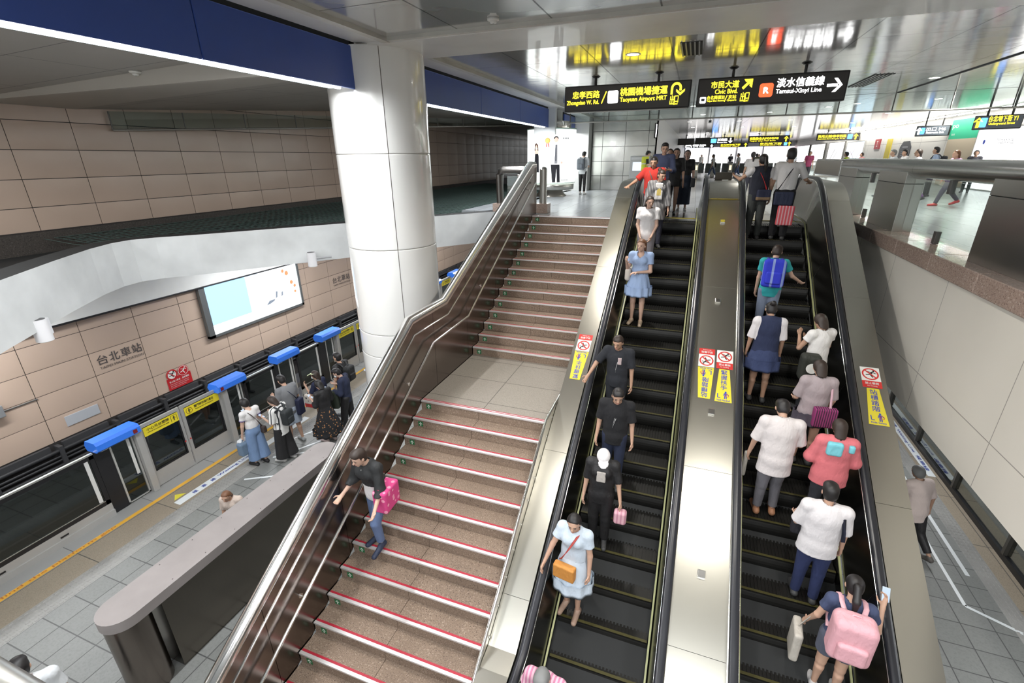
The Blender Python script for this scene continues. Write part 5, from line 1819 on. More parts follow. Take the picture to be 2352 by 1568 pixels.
class Figure:
    """Joints of one posed person in local coordinates: X to the figure's right, Y forward, Z up, soles at zero."""

    def __init__(s, h, female, lean=0, head=(0, 0), arms=(REST_L, REST_R), legs=STAND, slim=1.0, stoop=0.0):
        s.h, s.female = h, female
        L = math.radians(lean)
        s.up = np.array([0, math.sin(L), math.cos(L)])
        s.fw = np.array([0, math.cos(L), -math.sin(L)])
        rt = np.array([1.0, 0, 0])
        hw = .048 * h
        s.hip, s.knee, s.ank, s.toe = [], [], [], []
        for sx, (a, b) in zip((-1, 1), legs):
            H = np.array([sx * hw, 0, .5 * h])
            a, b = math.radians(a), math.radians(b)
            K = H + .243 * h * np.array([sx * .02, math.sin(a), -math.cos(a)])
            A = K + .218 * h * np.array([sx * .01, math.sin(a - b), -math.cos(a - b)])
            s.hip.append(H)
            s.knee.append(K)
            s.ank.append(A)
        dz = min(a[2] for a in s.ank) - .042 * h
        cy = (s.ank[0][1] + s.ank[1][1]) / 2 * .5
        sh = np.array([0, -cy, -dz])
        for lst in (s.hip, s.knee, s.ank):
            for i in (0, 1):
                lst[i] = lst[i] + sh
        for i in (0, 1):
            d = unit((s.ank[i] - s.knee[i]) * np.array([1, 1, 1]))
            f = np.array([(-.12, .12)[i], 1, 0]) if s.ank[i][2] < .06 * h + .01 else unit(np.array([0, 1, -.45]))
            s.toe.append(s.ank[i] + unit(f) * .105 * h + np.array([0, 0, -.026 * h]))
        s.pel = np.array([0, 0, .515 * h]) + sh
        s.waist = s.pel + s.up * .10 * h
        s.chest = s.pel + s.up * .225 * h
        s.neck0 = s.pel + s.up * .305 * h + s.fw * stoop * h * .3
        sw = (.098 if female else .108) * h
        s.sho = [s.pel + s.up * .283 * h - rt * sw + s.fw * stoop * h * .2, s.pel + s.up * .283 * h + rt * sw + s.fw * stoop * h * .2]
        s.elb, s.wri, s.hdir = [], [], []
        for i in (0, 1):
            u, f = unit(arms[i][0]), unit(arms[i][1])
            s.elb.append(s.sho[i] + u * .172 * h)
            s.wri.append(s.elb[i] + f * .145 * h)
            s.hdir.append(unit(arms[i][2]) if len(arms[i]) > 2 else f)
        pitch, yaw = math.radians(head[0]), math.radians(head[1])
        s.RH = rot_z(yaw) @ rot_x(-(L * .6 + pitch))
        s.neck1 = s.neck0 + s.up * .035 * h + s.fw * (.012 + .02 * math.sin(pitch)) * h
        s.hc = s.neck1 + s.RH @ np.array([0, .014, .058]) * h
        s.slim = slim

    def hp(s, x, y, z):
        return s.hc + s.RH @ np.array([x, y, z]) * s.h


def head_prims(s, RH, hp):
    h = s.h
    return [el(hp(0, -.004, .012), np.array([.0435, .053, .050]) * h, RH), el(hp(0, .012, -.022), np.array([.034, .038, .042]) * h, RH, .025),
            rc(hp(0, .046, .004), hp(0, .060, -.015), .0055 * h, .0085 * h, k=.012), el(hp(0, .046, -.036), np.array([.013, .008, .006]) * h, RH, .01),
            el(hp(0, .036, -.056), np.array([.014, .012, .010]) * h, RH, .015), el(hp(0, .043, .010), np.array([.030, .010, .007]) * h, RH, .012),
            el(hp(-.045, -.004, -.006), np.array([.006, .013, .019]) * h, RH, .006), el(hp(.045, -.004, -.006), np.array([.006, .013, .019]) * h, RH, .006)]


def hand_prims(s, i, curl=.6):
    """Palm, four bent fingers of different lengths and a thumb leaving the side of the palm."""
    h = s.h
    f = s.hdir[i]
    sx = (-1, 1)[i]
    inward = np.array([-sx, 0, 0]) if abs(f[0]) < .8 else np.array([0, 0, -1.0])
    if f[1] > .6:
        inward = np.array([0, 0, 1.0]) * 1.0 + np.array([-sx * .6, 0, 0])
    n = unit(inward - f * (inward @ f))
    sd = np.cross(n, f) * 1.0
    thumb_side = sd if sd @ np.array([0, 1, .3]) > 0 else -sd
    w = s.wri[i]
    pr = [rc(w, w + f * .046 * h, .0155 * h, .0185 * h, 1.5, n)]
    for j, (o, ln) in enumerate(zip((.016, .0055, -.005, -.0155), (.040, .044, .041, .033))):
        b = w + f * .056 * h + thumb_side * o * h
        c1, c2 = curl * .7, curl * 1.7
        d1 = f * math.cos(c1) + n * math.sin(c1)
        d2 = f * math.cos(c2) + n * math.sin(c2)
        m = b + d1 * ln * .52 * h
        e = m + d2 * ln * .48 * h
        pr += [rc(b - f * .01 * h, m, .0054 * h, .005 * h, k=.006), rc(m, e, .005 * h, .0043 * h, k=.006)]
    tb = w + f * .018 * h + thumb_side * .014 * h
    tm = tb + unit(f * .6 + thumb_side * .75 + n * .25) * .026 * h
    te = tm + unit(f * .9 + thumb_side * .15 + n * .45) * .022 * h
    pr += [rc(tb, tm, .0068 * h, .006 * h, k=.008), rc(tm, te, .006 * h, .0048 * h, k=.006)]
    return pr


def torso_prims(s, t=0.0, female=None):
    h, w = s.h, s.slim
    fem = s.female
    Rm = np.stack([np.array([1.0, 0, 0]), s.fw, s.up], 1)
    cw = (.083 if fem else .094) * h * w
    pr = [el(s.pel + s.up * .0 * h, np.array([(.090 if fem else .084) * w, .062, .072]) * h + t, Rm),
          el(s.waist, np.array([(.070 if fem else .080) * w, .052, .09]) * h + t, Rm),
          el(s.chest + s.fw * .002 * h, np.array([cw / h, .060, .095]) * h + t, Rm),
          rc(s.sho[0], s.sho[1], .025 * h + t * .8, None, 1.0, None), rc(s.chest, s.neck0 - s.up * .012 * h, .05 * h + t, .028 * h + t * .6)]
    if fem:
        for sx in (-1, 1):
            pr.append(el(s.chest + s.up * .005 * h + s.fw * .048 * h + np.array([sx * .036 * h, 0, 0]), np.array([.033, .024, .033]) * h + t, Rm))
    return pr


def body_mesh(s, vox, curls=(.6, .6)):
    h = s.h
    P = torso_prims(s)
    for i in (0, 1):
        P += [rc(s.hip[i] + np.array([0, 0, .02 * h]), s.knee[i], .050 * h * s.slim, .031 * h), rc(s.knee[i], s.ank[i], .030 * h, .017 * h),
              rc(s.knee[i] + (s.ank[i] - s.knee[i]) * .25 + np.array([0, -.008 * h, 0]), s.knee[i] + (s.ank[i] - s.knee[i]) * .5, .028 * h, .022 * h),
              rc(s.ank[i] + np.array([0, -.012 * h, -.022 * h]), s.toe[i], .019 * h, .015 * h),
              rc(s.sho[i], s.elb[i], .027 * h, .020 * h), rc(s.elb[i], s.wri[i], .021 * h, .0135 * h)]
        if vox < .0125:
            P += hand_prims(s, i, curls[i])
        else:
            P += [rc(s.wri[i], s.wri[i] + s.hdir[i] * .08 * h, .017 * h, .011 * h)]
    P += [rc(s.neck0 - s.up * .02 * h, s.hc + s.RH @ np.array([0, -.012, -.02]) * h, .030 * h, .026 * h)] + head_prims(s, s.RH, s.hp)
    return sdf_mesh('body', P, vox, .016)


def plane_clip(planes):
    """Intersection of half-spaces (point, outward normal)."""
    def f(P):
        d = None
        for p, n in planes:
            q = (P - np.array(p)) @ unit(n)
            d = q if d is None else np.maximum(d, q)
        return d
    return f


def top_mesh(s, vox, sleeve=.55, hem=.04, loose=.012, flare=0.0, neck=.012, scoop=0.0):
    """Shirt: torso and sleeves a little larger than the body; sleeve 0..1 upper arm, 1..2 forearm; hem below the hip joint."""
    h = s.h
    P = torso_prims(s, loose)
    if loose > .0135:
        P = [P[0]] + P[2:]
        P.append(rc(s.chest - s.up * .02 * h, s.waist, (.086 if s.female else .095) * h * s.slim + loose * .8, (.080 if s.female else .088) * h * s.slim + loose, 1.42, s.fw))
    low = s.pel - np.array([0, 0, 1]) * (hem * h + .03)
    rt = np.array([1.0, 0, 0])
    wid = (.088 if s.female else .084) * h * s.slim + loose
    P.append(rc(s.waist + rt * 0, low, wid * .95, wid + flare * h, 1.42, np.array([0, 1.0, 0])))
    for i in (0, 1):
        P.append(rc(s.neck0 - s.up * .012 * h, s.sho[i] + s.up * .004 * h, .022 * h + loose * .7, .022 * h + loose * .7))
    cut = [rc(s.neck0 - s.up * (.004 + scoop) * h + s.fw * scoop * .8 * h, s.hc, .031 * h + neck)]
    Q = []
    for i in (0, 1):
        if sleeve <= 0:
            continue
        e = s.sho[i] + (s.elb[i] - s.sho[i]) * min(sleeve, 1)
        u = unit(s.elb[i] - s.sho[i])
        q = rc(s.sho[i], e + u * .03, .0265 * h + loose * .8, (.024 + .004 * (sleeve < .9)) * h + loose * .9)
        if sleeve > 1:
            e2 = s.elb[i] + (s.wri[i] - s.elb[i]) * (sleeve - 1)
            f = unit(s.wri[i] - s.elb[i])
            Q.append(rc(s.sho[i], s.elb[i], .0265 * h + loose * .8, .024 * h + loose * .9))
            Q.append(cl(rc(s.elb[i], e2 + f * .03, .024 * h + loose, .018 * h + loose * .9), e2, f))
        else:
            Q.append(cl(q, e, u))
    hz = (s.pel - np.array([0, 0, hem * h]))[2]

    def clip(X):
        return hz - X[..., 2]
    return sdf_mesh('shirt', P + Q, vox, .035, clip, cut)


def pants_mesh(s, vox, length=1.0, loose=.010, flare=.0, rise=.075):
    h = s.h
    Rm = np.eye(3)
    P = [el(s.pel, np.array([(.090 if s.female else .085) * s.slim, .064, .075]) * h + loose, Rm), el(s.pel + np.array([0, 0, .05 * h]), np.array([.082 * s.slim, .057, .06]) * h + loose * .6, Rm)]
    for i in (0, 1):
        a, k, an = s.hip[i], s.knee[i], s.ank[i]
        r0, r1, r2 = .053 * h * s.slim + loose, .034 * h + loose + flare * .5 * h, .024 * h + loose + flare * h
        if length <= .5:
            e = a + (k - a) * (length / .5)
            u = unit(k - a)
            P.append(cl(rc(a + np.array([0, 0, .01 * h]), e + u * .03, r0, r1 + .012 * h), e, u))
        else:
            P.append(rc(a + np.array([0, 0, .01 * h]), k, r0, r1))
            e = k + (an - k) * ((length - .5) / .5)
            u = unit(an - k)
            P.append(cl(rc(k, e + u * .03, r1, r1 + (r2 - r1) * (length - .5) / .5), e, u))
    top = s.pel[2] + rise * h

    def clip(X):
        return X[..., 2] - top
    return sdf_mesh('trousers', P, vox, .016, clip)


def skirt_mesh(s, length=.25, flare=.06, rise=.075, pleats=14, amp=.006, wid=None):
    """Hanging cloth of revolution about the hips, from the waist to `length` (share of height) below the hips, with soft folds."""
    h = s.h
    n, m = 72, 14
    zt, zb = s.pel[2] + rise * h, s.pel[2] - length * h
    V, F = [], []
    cx = (s.hip[0] + s.hip[1]) / 2
    kn = (s.knee[0] + s.knee[1]) / 2
    for j in range(m + 1):
        t = j / m
        z = zt + (zb - zt) * t
        bulge = math.sin(min(1, t * (zt - zb) / (.12 * h)) * PI / 2)
        rx = (.074 + .024 * bulge) * h * s.slim + .012 + flare * h * max(0, t - .15)
        ry = (.056 + .020 * bulge) * h + .012 + flare * h * max(0, t - .15)
        c = cx + (kn - cx) * max(0, t - .3) * .35
        for k in range(n):
            a = 2 * PI * k / n
            w = 1 + amp / .1 * t * math.sin(pleats * a)
            V.append((c[0] + rx * w * math.cos(a), c[1] + ry * w * math.sin(a), z))
    for j in range(m):
        for k in range(n):
            F.append((j * n + k, (j + 1) * n + k, (j + 1) * n + (k + 1) % n, j * n + (k + 1) % n))
    # turned-in hem gives the cloth thickness
    base = len(V)
    for k in range(n):
        x, y, z = V[m * n + k]
        V.append((x * .965 + cx[0] * .035, y * .965 + cx[1] * .035, z + .01))
    for k in range(n):
        V.append(tuple(np.array(V[base + k]) + np.array([0, 0, .10 * h])))
    for k in range(n):
        F.append((m * n + k, base + k, base + (k + 1) % n, m * n + (k + 1) % n))
        F.append((base + k, base + n + k, base + n + (k + 1) % n, base + (k + 1) % n))
    me = bpy.data.meshes.new('skirt')
    me.from_pydata(V, [], F)
    me.polygons.foreach_set('use_smooth', [True] * len(F))
    me.update()
    return me


def hair_mesh(s, style, vox):
    h = s.h
    q = lambda x, y, z: np.array([x, y, z]) * h
    P = [el(q(0, -.007, .016), np.array([.049, .058, .053]) * h)]
    cut = []
    pl = [(q(0, .040, .018), (0, .82, -.57))]

    def face_clip(X):
        d = (X - q(0, .030, .018)) @ unit((0, .80, -.60))
        return d
    low = -.045
    if style == 'short':
        P += [el(q(0, -.02, -.01), np.array([.045, .042, .05]) * h), el(q(0, .010, .040), np.array([.046, .047, .036]) * h)]
        low = -.048
    elif style == 'crop':
        low = -.035
    elif style == 'bob':
        P += [el(q(0, -.008, -.005), np.array([.056, .060, .068]) * h)]
        low = -.068
    elif style == 'long':
        P += [el(q(0, -.008, -.0), np.array([.054, .060, .062]) * h), rc(q(0, -.040, -.02), q(0, -.058, -.20), .046 * h, .040 * h, 1.9, np.array([0, 1.0, 0])), rc(q(-.045, .0, -.03), q(-.058, .018, -.15), .018 * h, .016 * h), rc(q(.045, .0, -.03), q(.058, .018, -.15), .018 * h, .016 * h)]
        low = -.24
    elif style == 'longback':
        P += [el(q(0, -.012, -.0), np.array([.053, .058, .062]) * h), rc(q(0, -.044, -.02), q(0, -.075, -.22), .044 * h, .034 * h, 1.8, np.array([0, 1.0, 0]))]
        low = -.26
    elif style == 'pony':
        P += [el(q(0, -.02, -.005), np.array([.045, .045, .05]) * h), el(q(0, -.070, .022), np.array([.018, .018, .018]) * h), rc(q(0, -.072, .02), q(.0, -.098, -.06), .020 * h, .022 * h), rc(q(.0, -.098, -.06), q(0, -.082, -.15), .022 * h, .008 * h)]
        low = -.17
    elif style == 'bun':
        P += [el(q(0, -.02, -.01), np.array([.045, .042, .05]) * h), el(q(0, -.066, .045), np.array([.026, .026, .024]) * h)]
    front = {'bob': .020, 'long': .018, 'longback': .012}.get(style, .030)

    def clip(X):
        d = (X - q(0, front, .018)) @ unit((0, .80, -.60))
        d = np.maximum(d, q(0, 0, low)[2] - X[..., 2])
        # keep the face open below the fringe
        y, z, x = X[..., 1], X[..., 2], X[..., 0]
        face = np.minimum(y - .012 * h, .030 * h - z)
        d2 = np.maximum(d, np.where(np.abs(x) < .050 * h, face, -1))
        return d2
    me = sdf_mesh('hair', P, vox, .012, clip)
    M4 = Matrix.Identity(4)
    for a in range(3):
        for b in range(3):
            M4[a][b] = float(s.RH[a, b])
    me.transform(Matrix.Translation(Vector([float(x) for x in s.hc])) @ M4)
    return me


def head_piece(s, kind, vox):
    """Cap or sun visor in head space, one mesh."""
    h = s.h
    q = lambda x, y, z: np.array([x, y, z]) * h
    if kind == 'cap':
        P = [el(q(0, -.006, .022), np.array([.053, .062, .058]) * h), el(q(0, .062, .028), np.array([.042, .045, .006]) * h, rot_x(-.25))]

        def clip(X):
            return q(0, 0, .016)[2] - X[..., 2] - .10 * np.maximum(X[..., 1] - .04 * h, 0)
    else:
        P = [el(q(0, .055, .030), np.array([.066, .070, .007]) * h, rot_x(-.30)), el(q(0, -.002, .030), np.array([.052, .060, .014]) * h)]

        def clip(X):
            return -1 + 0 * X[..., 0]
    me = sdf_mesh(kind, P, vox, .008, clip)
    M4 = Matrix.Identity(4)
    for a in range(3):
        for b in range(3):
            M4[a][b] = float(s.RH[a, b])
    me.transform(Matrix.Translation(Vector([float(x) for x in s.hc])) @ M4)
    return me


def shoe_mesh(s, i, vox, kind='shoe'):
    h = s.h
    a, t = s.ank[i], s.toe[i]
    heel = a + np.array([0, -.022 * h, -.022 * h])
    d = unit(t - heel)
    P = [rc(heel, t, .0235 * h, .0215 * h), rc(heel + np.array([0, .02 * h, .012 * h]), t - d * .05 * h, .024 * h, .018 * h)]
    if kind != 'flat':
        P.append(rc(a, heel, .022 * h, .024 * h))
    zmin = min(a[2] - .042 * h, t[2] - .016 * h) if a[2] < .07 * h else -9
    return sdf_mesh('shoe', P, vox, .012, lambda X: np.maximum(zmin - X[..., 2], X[..., 2] - (a[2] + (.012 if kind != 'flat' else -.006) * h)))


def fix(o, parent, m=None):
    o.parent = parent
    if m is not None and o.type == 'MESH':
        o.data.materials.clear()
        o.data.materials.append(m)
    return o


PEOPLE = {}


def person(key, label, loc, yaw, h=1.65, female=True, skin=0, hair=('short', HAIR_BLACK), top=None, bottom=None, shoes=(.05, .05, .05), vox=.012, group=None, face=True, curls=(.6, .6), extra=None, cat='person', **pose):
    """A figure with body, hair and clothes; yaw is the heading of its front (0 looks along +Y)."""
    s = Figure(h, female, **pose)
    root = thing('person', label, cat, loc, yaw, group)
    sk = SKINS[skin]
    fix(place('body', body_mesh(s, vox, curls)), root, sk)
    if hair:
        fix(place('hair', hair_mesh(s, hair[0], vox * .8)), root, hair[1])
    if top:
        col, kw = top
        fix(place('shirt', top_mesh(s, vox, **kw)), root, cloth(col) if isinstance(col, tuple) else col)
    if bottom:
        kind, col, kw = bottom
        m = cloth(col) if isinstance(col, tuple) else col
        if kind == 'skirt':
            fix(place('skirt', skirt_mesh(s, **kw)), root, m)
        else:
            fix(place('shorts' if kw.get('length', 1) <= .5 else 'trousers', pants_mesh(s, vox, **kw)), root, m)
    if shoes is not None:
        for i in (0, 1):
            fix(place('shoe', shoe_mesh(s, i, min(vox, .011))), root, cloth(shoes, .6) if isinstance(shoes, tuple) else shoes)
    if face and vox < .0145:
        for sx in (-1, 1):
            e = sdf_mesh('eye', [el(s.hp(sx * .0165, .0455, -.001), np.array([.0085, .0045, .0042]) * h, s.RH)], .003)
            fix(place('eye', e), root, EYE)
            e = sdf_mesh('eyebrow', [rc(s.hp(sx * .009, .0505, .013), s.hp(sx * .026, .0465, .013), .0024 * h)], .003)
            fix(place('eyebrow', e), root, HAIR_BLACK)
        fix(place('mouth', sdf_mesh('mouth', [el(s.hp(0, .0505, -.037), np.array([.0125, .005, .0042]) * h, s.RH)], .003)), root, LIP)
    s.root = root
    M4 = Matrix.Translation(Vector(loc)) @ Matrix.Rotation(yaw, 4, 'Z')
    s.M = M4
    s.loc, s.yaw = loc, yaw
    PEOPLE[key] = s
    return s


def worn(s, name, label, cat, group=None):
    """A top-level thing carried by a person, modelled in the wearer's local frame."""
    return thing(name, label, cat, s.loc, s.yaw, group)


def V3(a):
    return Vector([float(x) for x in a])


def local(mb, name, m, root):
    o = mb.build(name, m, None)
    o.parent = root
    return o


def backpack(s, label, col, size=1.0, strap_col=None, drop=.17, pocket=True, pocket_col=None):
    h = s.h
    t = worn(s, 'backpack', label, 'backpack')
    back = s.pel + s.up * drop * h - s.fw * (.088 * h + .085 * size)
    Rm = np.stack([np.array([1.0, 0, 0]), s.fw, s.up], 1)
    P = [bx(back, np.array([.10, .045, .15]) * size, .05 * size, Rm), bx(back + s.up * .10 * size, np.array([.085, .04, .07]) * size, .05 * size, Rm)]
    m = cloth(col, .7) if isinstance(col, tuple) else col
    fix(place('bag_body', sdf_mesh('bag_body', P, .012, .03)), t, m)
    if pocket:
        fix(place('front_pocket', sdf_mesh('front_pocket', [bx(back - s.fw * .09 * size - s.up * .06 * size, np.array([.075, .015, .06]) * size, .03 * size, Rm)], .011, .02)), t, cloth(pocket_col, .7) if pocket_col else m)
    ms = cloth(strap_col or (col if isinstance(col, tuple) else (.05, .05, .05)), .7)
    rt = np.array([1.0, 0, 0])
    for sx in (-1, 1):
        sh = (s.sho[0] if sx < 0 else s.sho[1])
        top_ = s.pel + s.up * .315 * h + rt * sx * .062 * h
        pts = [back + s.up * .15 * size + rt * sx * .06 + s.fw * .05, top_ - s.fw * .045 * h + s.up * .005 * h, top_ + s.up * .012 * h, top_ + s.fw * .05 * h - s.up * .015 * h, s.chest + rt * sx * .075 * h + s.fw * .075 * h, s.waist + s.up * .05 * h + rt * sx * .092 * h + s.fw * .035 * h, s.waist + s.up * .0 * h + rt * sx * .092 * h - s.fw * .05 * h]
        local(MB().tube([V3(p) for p in pts], 1.0, section=[(-.022, -.006), (.022, -.006), (.022, .006), (-.022, .006)]), 'strap', ms, t)
    local(MB().tube([V3(back + s.up * .20 * size + rt * x + s.fw * (.02)) + Vector((0, 0, z)) for x, z in ((-.04, 0), (-.03, .035), (.03, .035), (.04, 0))], .008, 8), 'grab_loop', ms, t)
    return t


def bag(s, name, label, col, at, size, strap=None, strap_col=None, cat='bag', rnd=.03, tilt=0.0, trim=None):
    """Soft bag at a local position, with an optional strap or handle path."""
    t = worn(s, name, label, cat)
    m = cloth(col, .7) if isinstance(col, tuple) else col
    R = rot_z(tilt)
    fix(place('bag_body', sdf_mesh('bag_body', [bx(at, np.maximum(np.array(size) - rnd, .004), rnd, R)], .009, .02)), t, m)
    if trim:
        fix(place('trim_panel', sdf_mesh('trim_panel', [bx(np.array(at) + np.array([0, 0, -size[2] * .55]), np.maximum(np.array([size[0] * 1.03, size[1] * 1.06, size[2] * .40]) - rnd, .004), rnd, R)], .009, .02)), t, cloth(trim, .7))
    if strap is not None:
        local(MB().tube([V3(p) for p in strap], 1.0, section=[(-.014, -.004), (.014, -.004), (.014, .004), (-.014, .004)]), 'strap', cloth(strap_col or (col if isinstance(col, tuple) else (.03, .03, .03)), .7), t)
    return t


def cross_strap(s, side=1, n=10, z_low=-.02, z_high=.318):
    """Path of a strap from one shoulder across chest and back to the opposite hip (side is the hip)."""
    h = s.h
    rt = np.array([1.0, 0, 0])
    A = s.pel + s.up * z_high * h - rt * side * .055 * h
    B = s.pel + s.up * z_low * h + rt * side * .105 * h
    out = []
    for k in range(n + 1):
        t = k / n
        bul = math.sin(PI * min(1, t * 1.05))
        out.append(A + (B - A) * t + s.fw * (.092 * h * bul ** .5 + .012 + .02 * s.female * bul * h * .8))
    back = []
    for k in range(n + 1):
        t = k / n
        bul = math.sin(PI * min(1, t * 1.05))
        back.append(B + (A - B) * t - s.fw * (.082 * h * bul ** .5 + .014))
    return out + back[1:] + [out[0]]


def phone(s, i, label, col=(.75, .76, .78)):
    h = s.h
    t = worn(s, 'phone', label, 'phone')
    f = s.hdir[i]
    c = s.wri[i] + f * .075 * h + np.array([0, 0, .016])
    fl = unit(np.array([0, f[1], max(f[2], 0) + .25]))
    rt = np.array([1.0, 0, 0])
    nrm = np.cross(rt, fl)
    Rm = np.stack([rt, fl, nrm], 1)
    fix(place('phone_body', sdf_mesh('phone_body', [bx(c, (.031, .068, .0015), .004, Rm)], .004, .003)), t, mat('phone_case_%d' % int(col[0] * 100), col, .35))
    q = MB().add([V3(c + Rm @ np.array(p)) for p in ((-.029, -.064, .0065), (.029, -.064, .0065), (.029, .064, .0065), (-.029, .064, .0065))], [(0, 1, 2, 3)])
    local(q, 'phone_screen', glow('phone_screen_glow', (.55, .68, .9), .8), t)
    return t


def mask_part(s):
    m = sdf_mesh('face_mask', [el(s.hp(0, .040, -.030), np.array([.034, .024, .026]) * s.h, s.RH)], .006)
    return fix(place('face_mask', m), s.root, mat('mask_white', (.70, .76, .78), .7))


def glasses_part(s):
    b = MB()
    for sx in (-1, 1):
        c = [V3(s.hp(sx * .0175 + .0125 * math.cos(a), .056, -.001 + .009 * math.sin(a))) for a in [2 * PI * k / 12 for k in range(12)]]
        b.tube(c, .0016, 5, closed=True)
        b.tube([V3(s.hp(sx * .030, .055, .002)), V3(s.hp(sx * .046, .0, .004))], .0016, 5)
    b.tube([V3(s.hp(-.005, .058, .001)), V3(s.hp(.005, .058, .001))], .0016, 5)
    return local(b, 'glasses', BLACK, s.root)
# ------------------------------------------------------------------ the waiting platform
R = math.radians
WHITE = (.74, .72, .71)
NAVY = (.018, .024, .055)
BLK = (.014, .013, .014)
JEAN = (.17, .26, .43)
FINE, MID, FAR = .0105, .0135, .019

s = person('jeans', 'woman in white ringer t-shirt and wide blue jean culottes at the gate', (-8.16, 6.10, PL), R(86), 1.62, True, 0, ('bob', HAIR_BLACK),
           (WHITE, dict(sleeve=.5, hem=-.06, loose=.012)), ('trousers', JEAN, dict(length=.86, loose=.02, flare=.045, rise=.10)), BLK, .0115, head=(22, 0), arms=(((-.12, .12, -1), (-.04, .25, -1)), PHONE_R), legs=((3, 2), (-3, 4)), slim=.95)
for i in (0, 1):
    e = s.sho[i] + (s.elb[i] - s.sho[i]) * .5
    d = unit(s.elb[i] - s.sho[i])
    local(MB().tube([V3(e - d * .012), V3(e + d * .008)], .0265 * s.h + .016, 18, caps=False), 'sleeve_trim', cloth((.10, .07, .25)), s.root)
phone(s, 1, 'white phone held by the woman in jean culottes', (.75, .76, .78))
hb = s.wri[0] + np.array([0, .02, -.30])
bag(s, 'shopping_bag', 'slate blue shopping bag hanging from the hand of the woman in jean culottes', (.13, .19, .27), hb, (.13, .085, .15), [s.wri[0] + np.array([0, .02, -.09]), hb + np.array([-.06, 0, .13])], cat='shopping bag', rnd=.04)
bag(s, 'plastic_bag', 'crumpled pale plastic bag beside the slate blue shopping bag', (.62, .64, .66), hb + np.array([.02, .06, .12]), (.10, .07, .07), None, cat='plastic bag', rnd=.05)
bag(s, 'handbag', 'small dark handbag behind the hip of the woman in jean culottes', (.05, .035, .03), s.pel + np.array([.14, -.10, -.02]), (.05, .09, .08), cross_strap(s, 1), cat='handbag')

STR_BW = striped('stripes_black_white', (.76, .75, .73), (.03, .03, .035), .062, 'Y', .28)
s = person('stripe', 'woman in black and white striped shirt and wide black trousers with her phone', (-7.72, 6.42, PL), R(98), 1.60, True, 0, ('longback', HAIR_DARK),
           (STR_BW, dict(sleeve=.95, hem=.09, loose=.028, flare=.01)), ('trousers', BLK, dict(length=.93, loose=.022, flare=.05)), (.62, .60, .58), .0115, head=(28, 0), arms=(PHONE_L, PHONE_R), legs=((4, 2), (-4, 5)))
backpack(s, 'small black backpack on the woman in the striped shirt', (.02, .024, .026), .82)
phone(s, 0, 'phone in the hands of the woman in the striped shirt', (.10, .11, .14))

s = person('grey', 'man in grey t-shirt and pale shorts with a bag strap across his back', (-8.06, 7.05, PL), R(80), 1.73, False, 1, ('short', HAIR_BLACK),
           ((.20, .205, .215), dict(sleeve=.85, hem=.07, loose=.022)), ('shorts', (.46, .52, .62), dict(length=.44, loose=.026)), (.36, .37, .37), .0115, head=(26, 0), arms=(PHONE_L, PHONE_R), stoop=.06, legs=((3, 2), (-5, 5)), slim=1.08)
glasses_part(s)
bag(s, 'sling_bag', 'dark navy sling bag slung behind the man in the grey t-shirt', (.012, .016, .045), s.pel + np.array([.12, -.20, .04]), (.10, .055, .20), cross_strap(s, 1, z_low=.06), tilt=.3)

STR_SLEEVE = cloth((.02, .025, .06))
s = person('visor', 'woman in navy top and pale yellow sun visor, hand raised to her masked face', (-7.78, 7.72, PL), R(95), 1.60, True, 1, ('long', HAIR_DARK),
           (STR_SLEEVE, dict(sleeve=.8, hem=.04, loose=.016)), ('trousers', (.03, .032, .05), dict(length=1, loose=.014)), BLK, .0115, head=(14, 0), arms=(((-.25, .35, -1), (.3, .75, .9)), REST_R))
fix(place('sun_visor', head_piece(s, 'visor', .008)), s.root, mat('visor_yellow', (.70, .76, .46), .5))
mask_part(s)
bag(s, 'tote_bag', 'patterned cream tote with red base held by the woman with the sun visor', dotted('patterned_canvas', (.62, .57, .50), (.03, .03, .03), 9, .3), s.pel + np.array([-.17, .12, .02]), (.07, .17, .17), [s.wri[1] * 0 + s.sho[0] + np.array([0, .0, .03]), s.pel + np.array([-.17, .12, .18])], (.5, .45, .38), 'tote bag', trim=(.50, .03, .03))

FLOWER = dotted('dark_floral', (.014, .014, .016), (.42, .20, .08), 16, .26)
s = person('longhair', 'woman with long black hair, black top and dark floral skirt behind the steel parapet', (-7.34, 7.34, PL), R(78), 1.60, True, 0, ('long', HAIR_BLACK),
           (BLK, dict(sleeve=1.55, hem=.0, loose=.016, scoop=.03)), ('skirt', FLOWER, dict(length=.37, flare=.13, pleats=10, amp=.008)), (.66, .52, .50), .0115, head=(32, 0), arms=(PHONE_L, ((.2, .1, -1), (-.1, .55, -.8))))
phone(s, 0, 'pale phone held by the woman in the floral skirt', (.66, .66, .68))
um = worn(s, 'umbrella', 'folded navy umbrella hanging from the arm of the woman in the floral skirt', 'umbrella')
c = s.wri[1] + np.array([0, .04, -.05])
local(MB().tube([V3(c), V3(c + np.array([0, .02, -.10]))], .012, 8), 'grip', mat('umbrella_grip', (.08, .05, .03), .5), um)
local(MB().tube([V3(c + np.array([0, .02, -.10])), V3(c + np.array([0, .03, -.20])), V3(c + np.array([0, .05, -.46])), V3(c + np.array([0, .055, -.52]))], [.02, .062, .022, .006], 12), 'canopy', cloth((.03, .032, .10)), um)
bag(s, 'paper_bag', 'brown paper shopping bag hanging in front of the woman in the floral skirt', (.36, .16, .06), s.wri[1] + np.array([-.10, .10, -.22]), (.055, .11, .14), [s.wri[1] + np.array([-.03, .04, -.03]), s.wri[1] + np.array([-.10, .10, -.08])], cat='paper bag', rnd=.01)

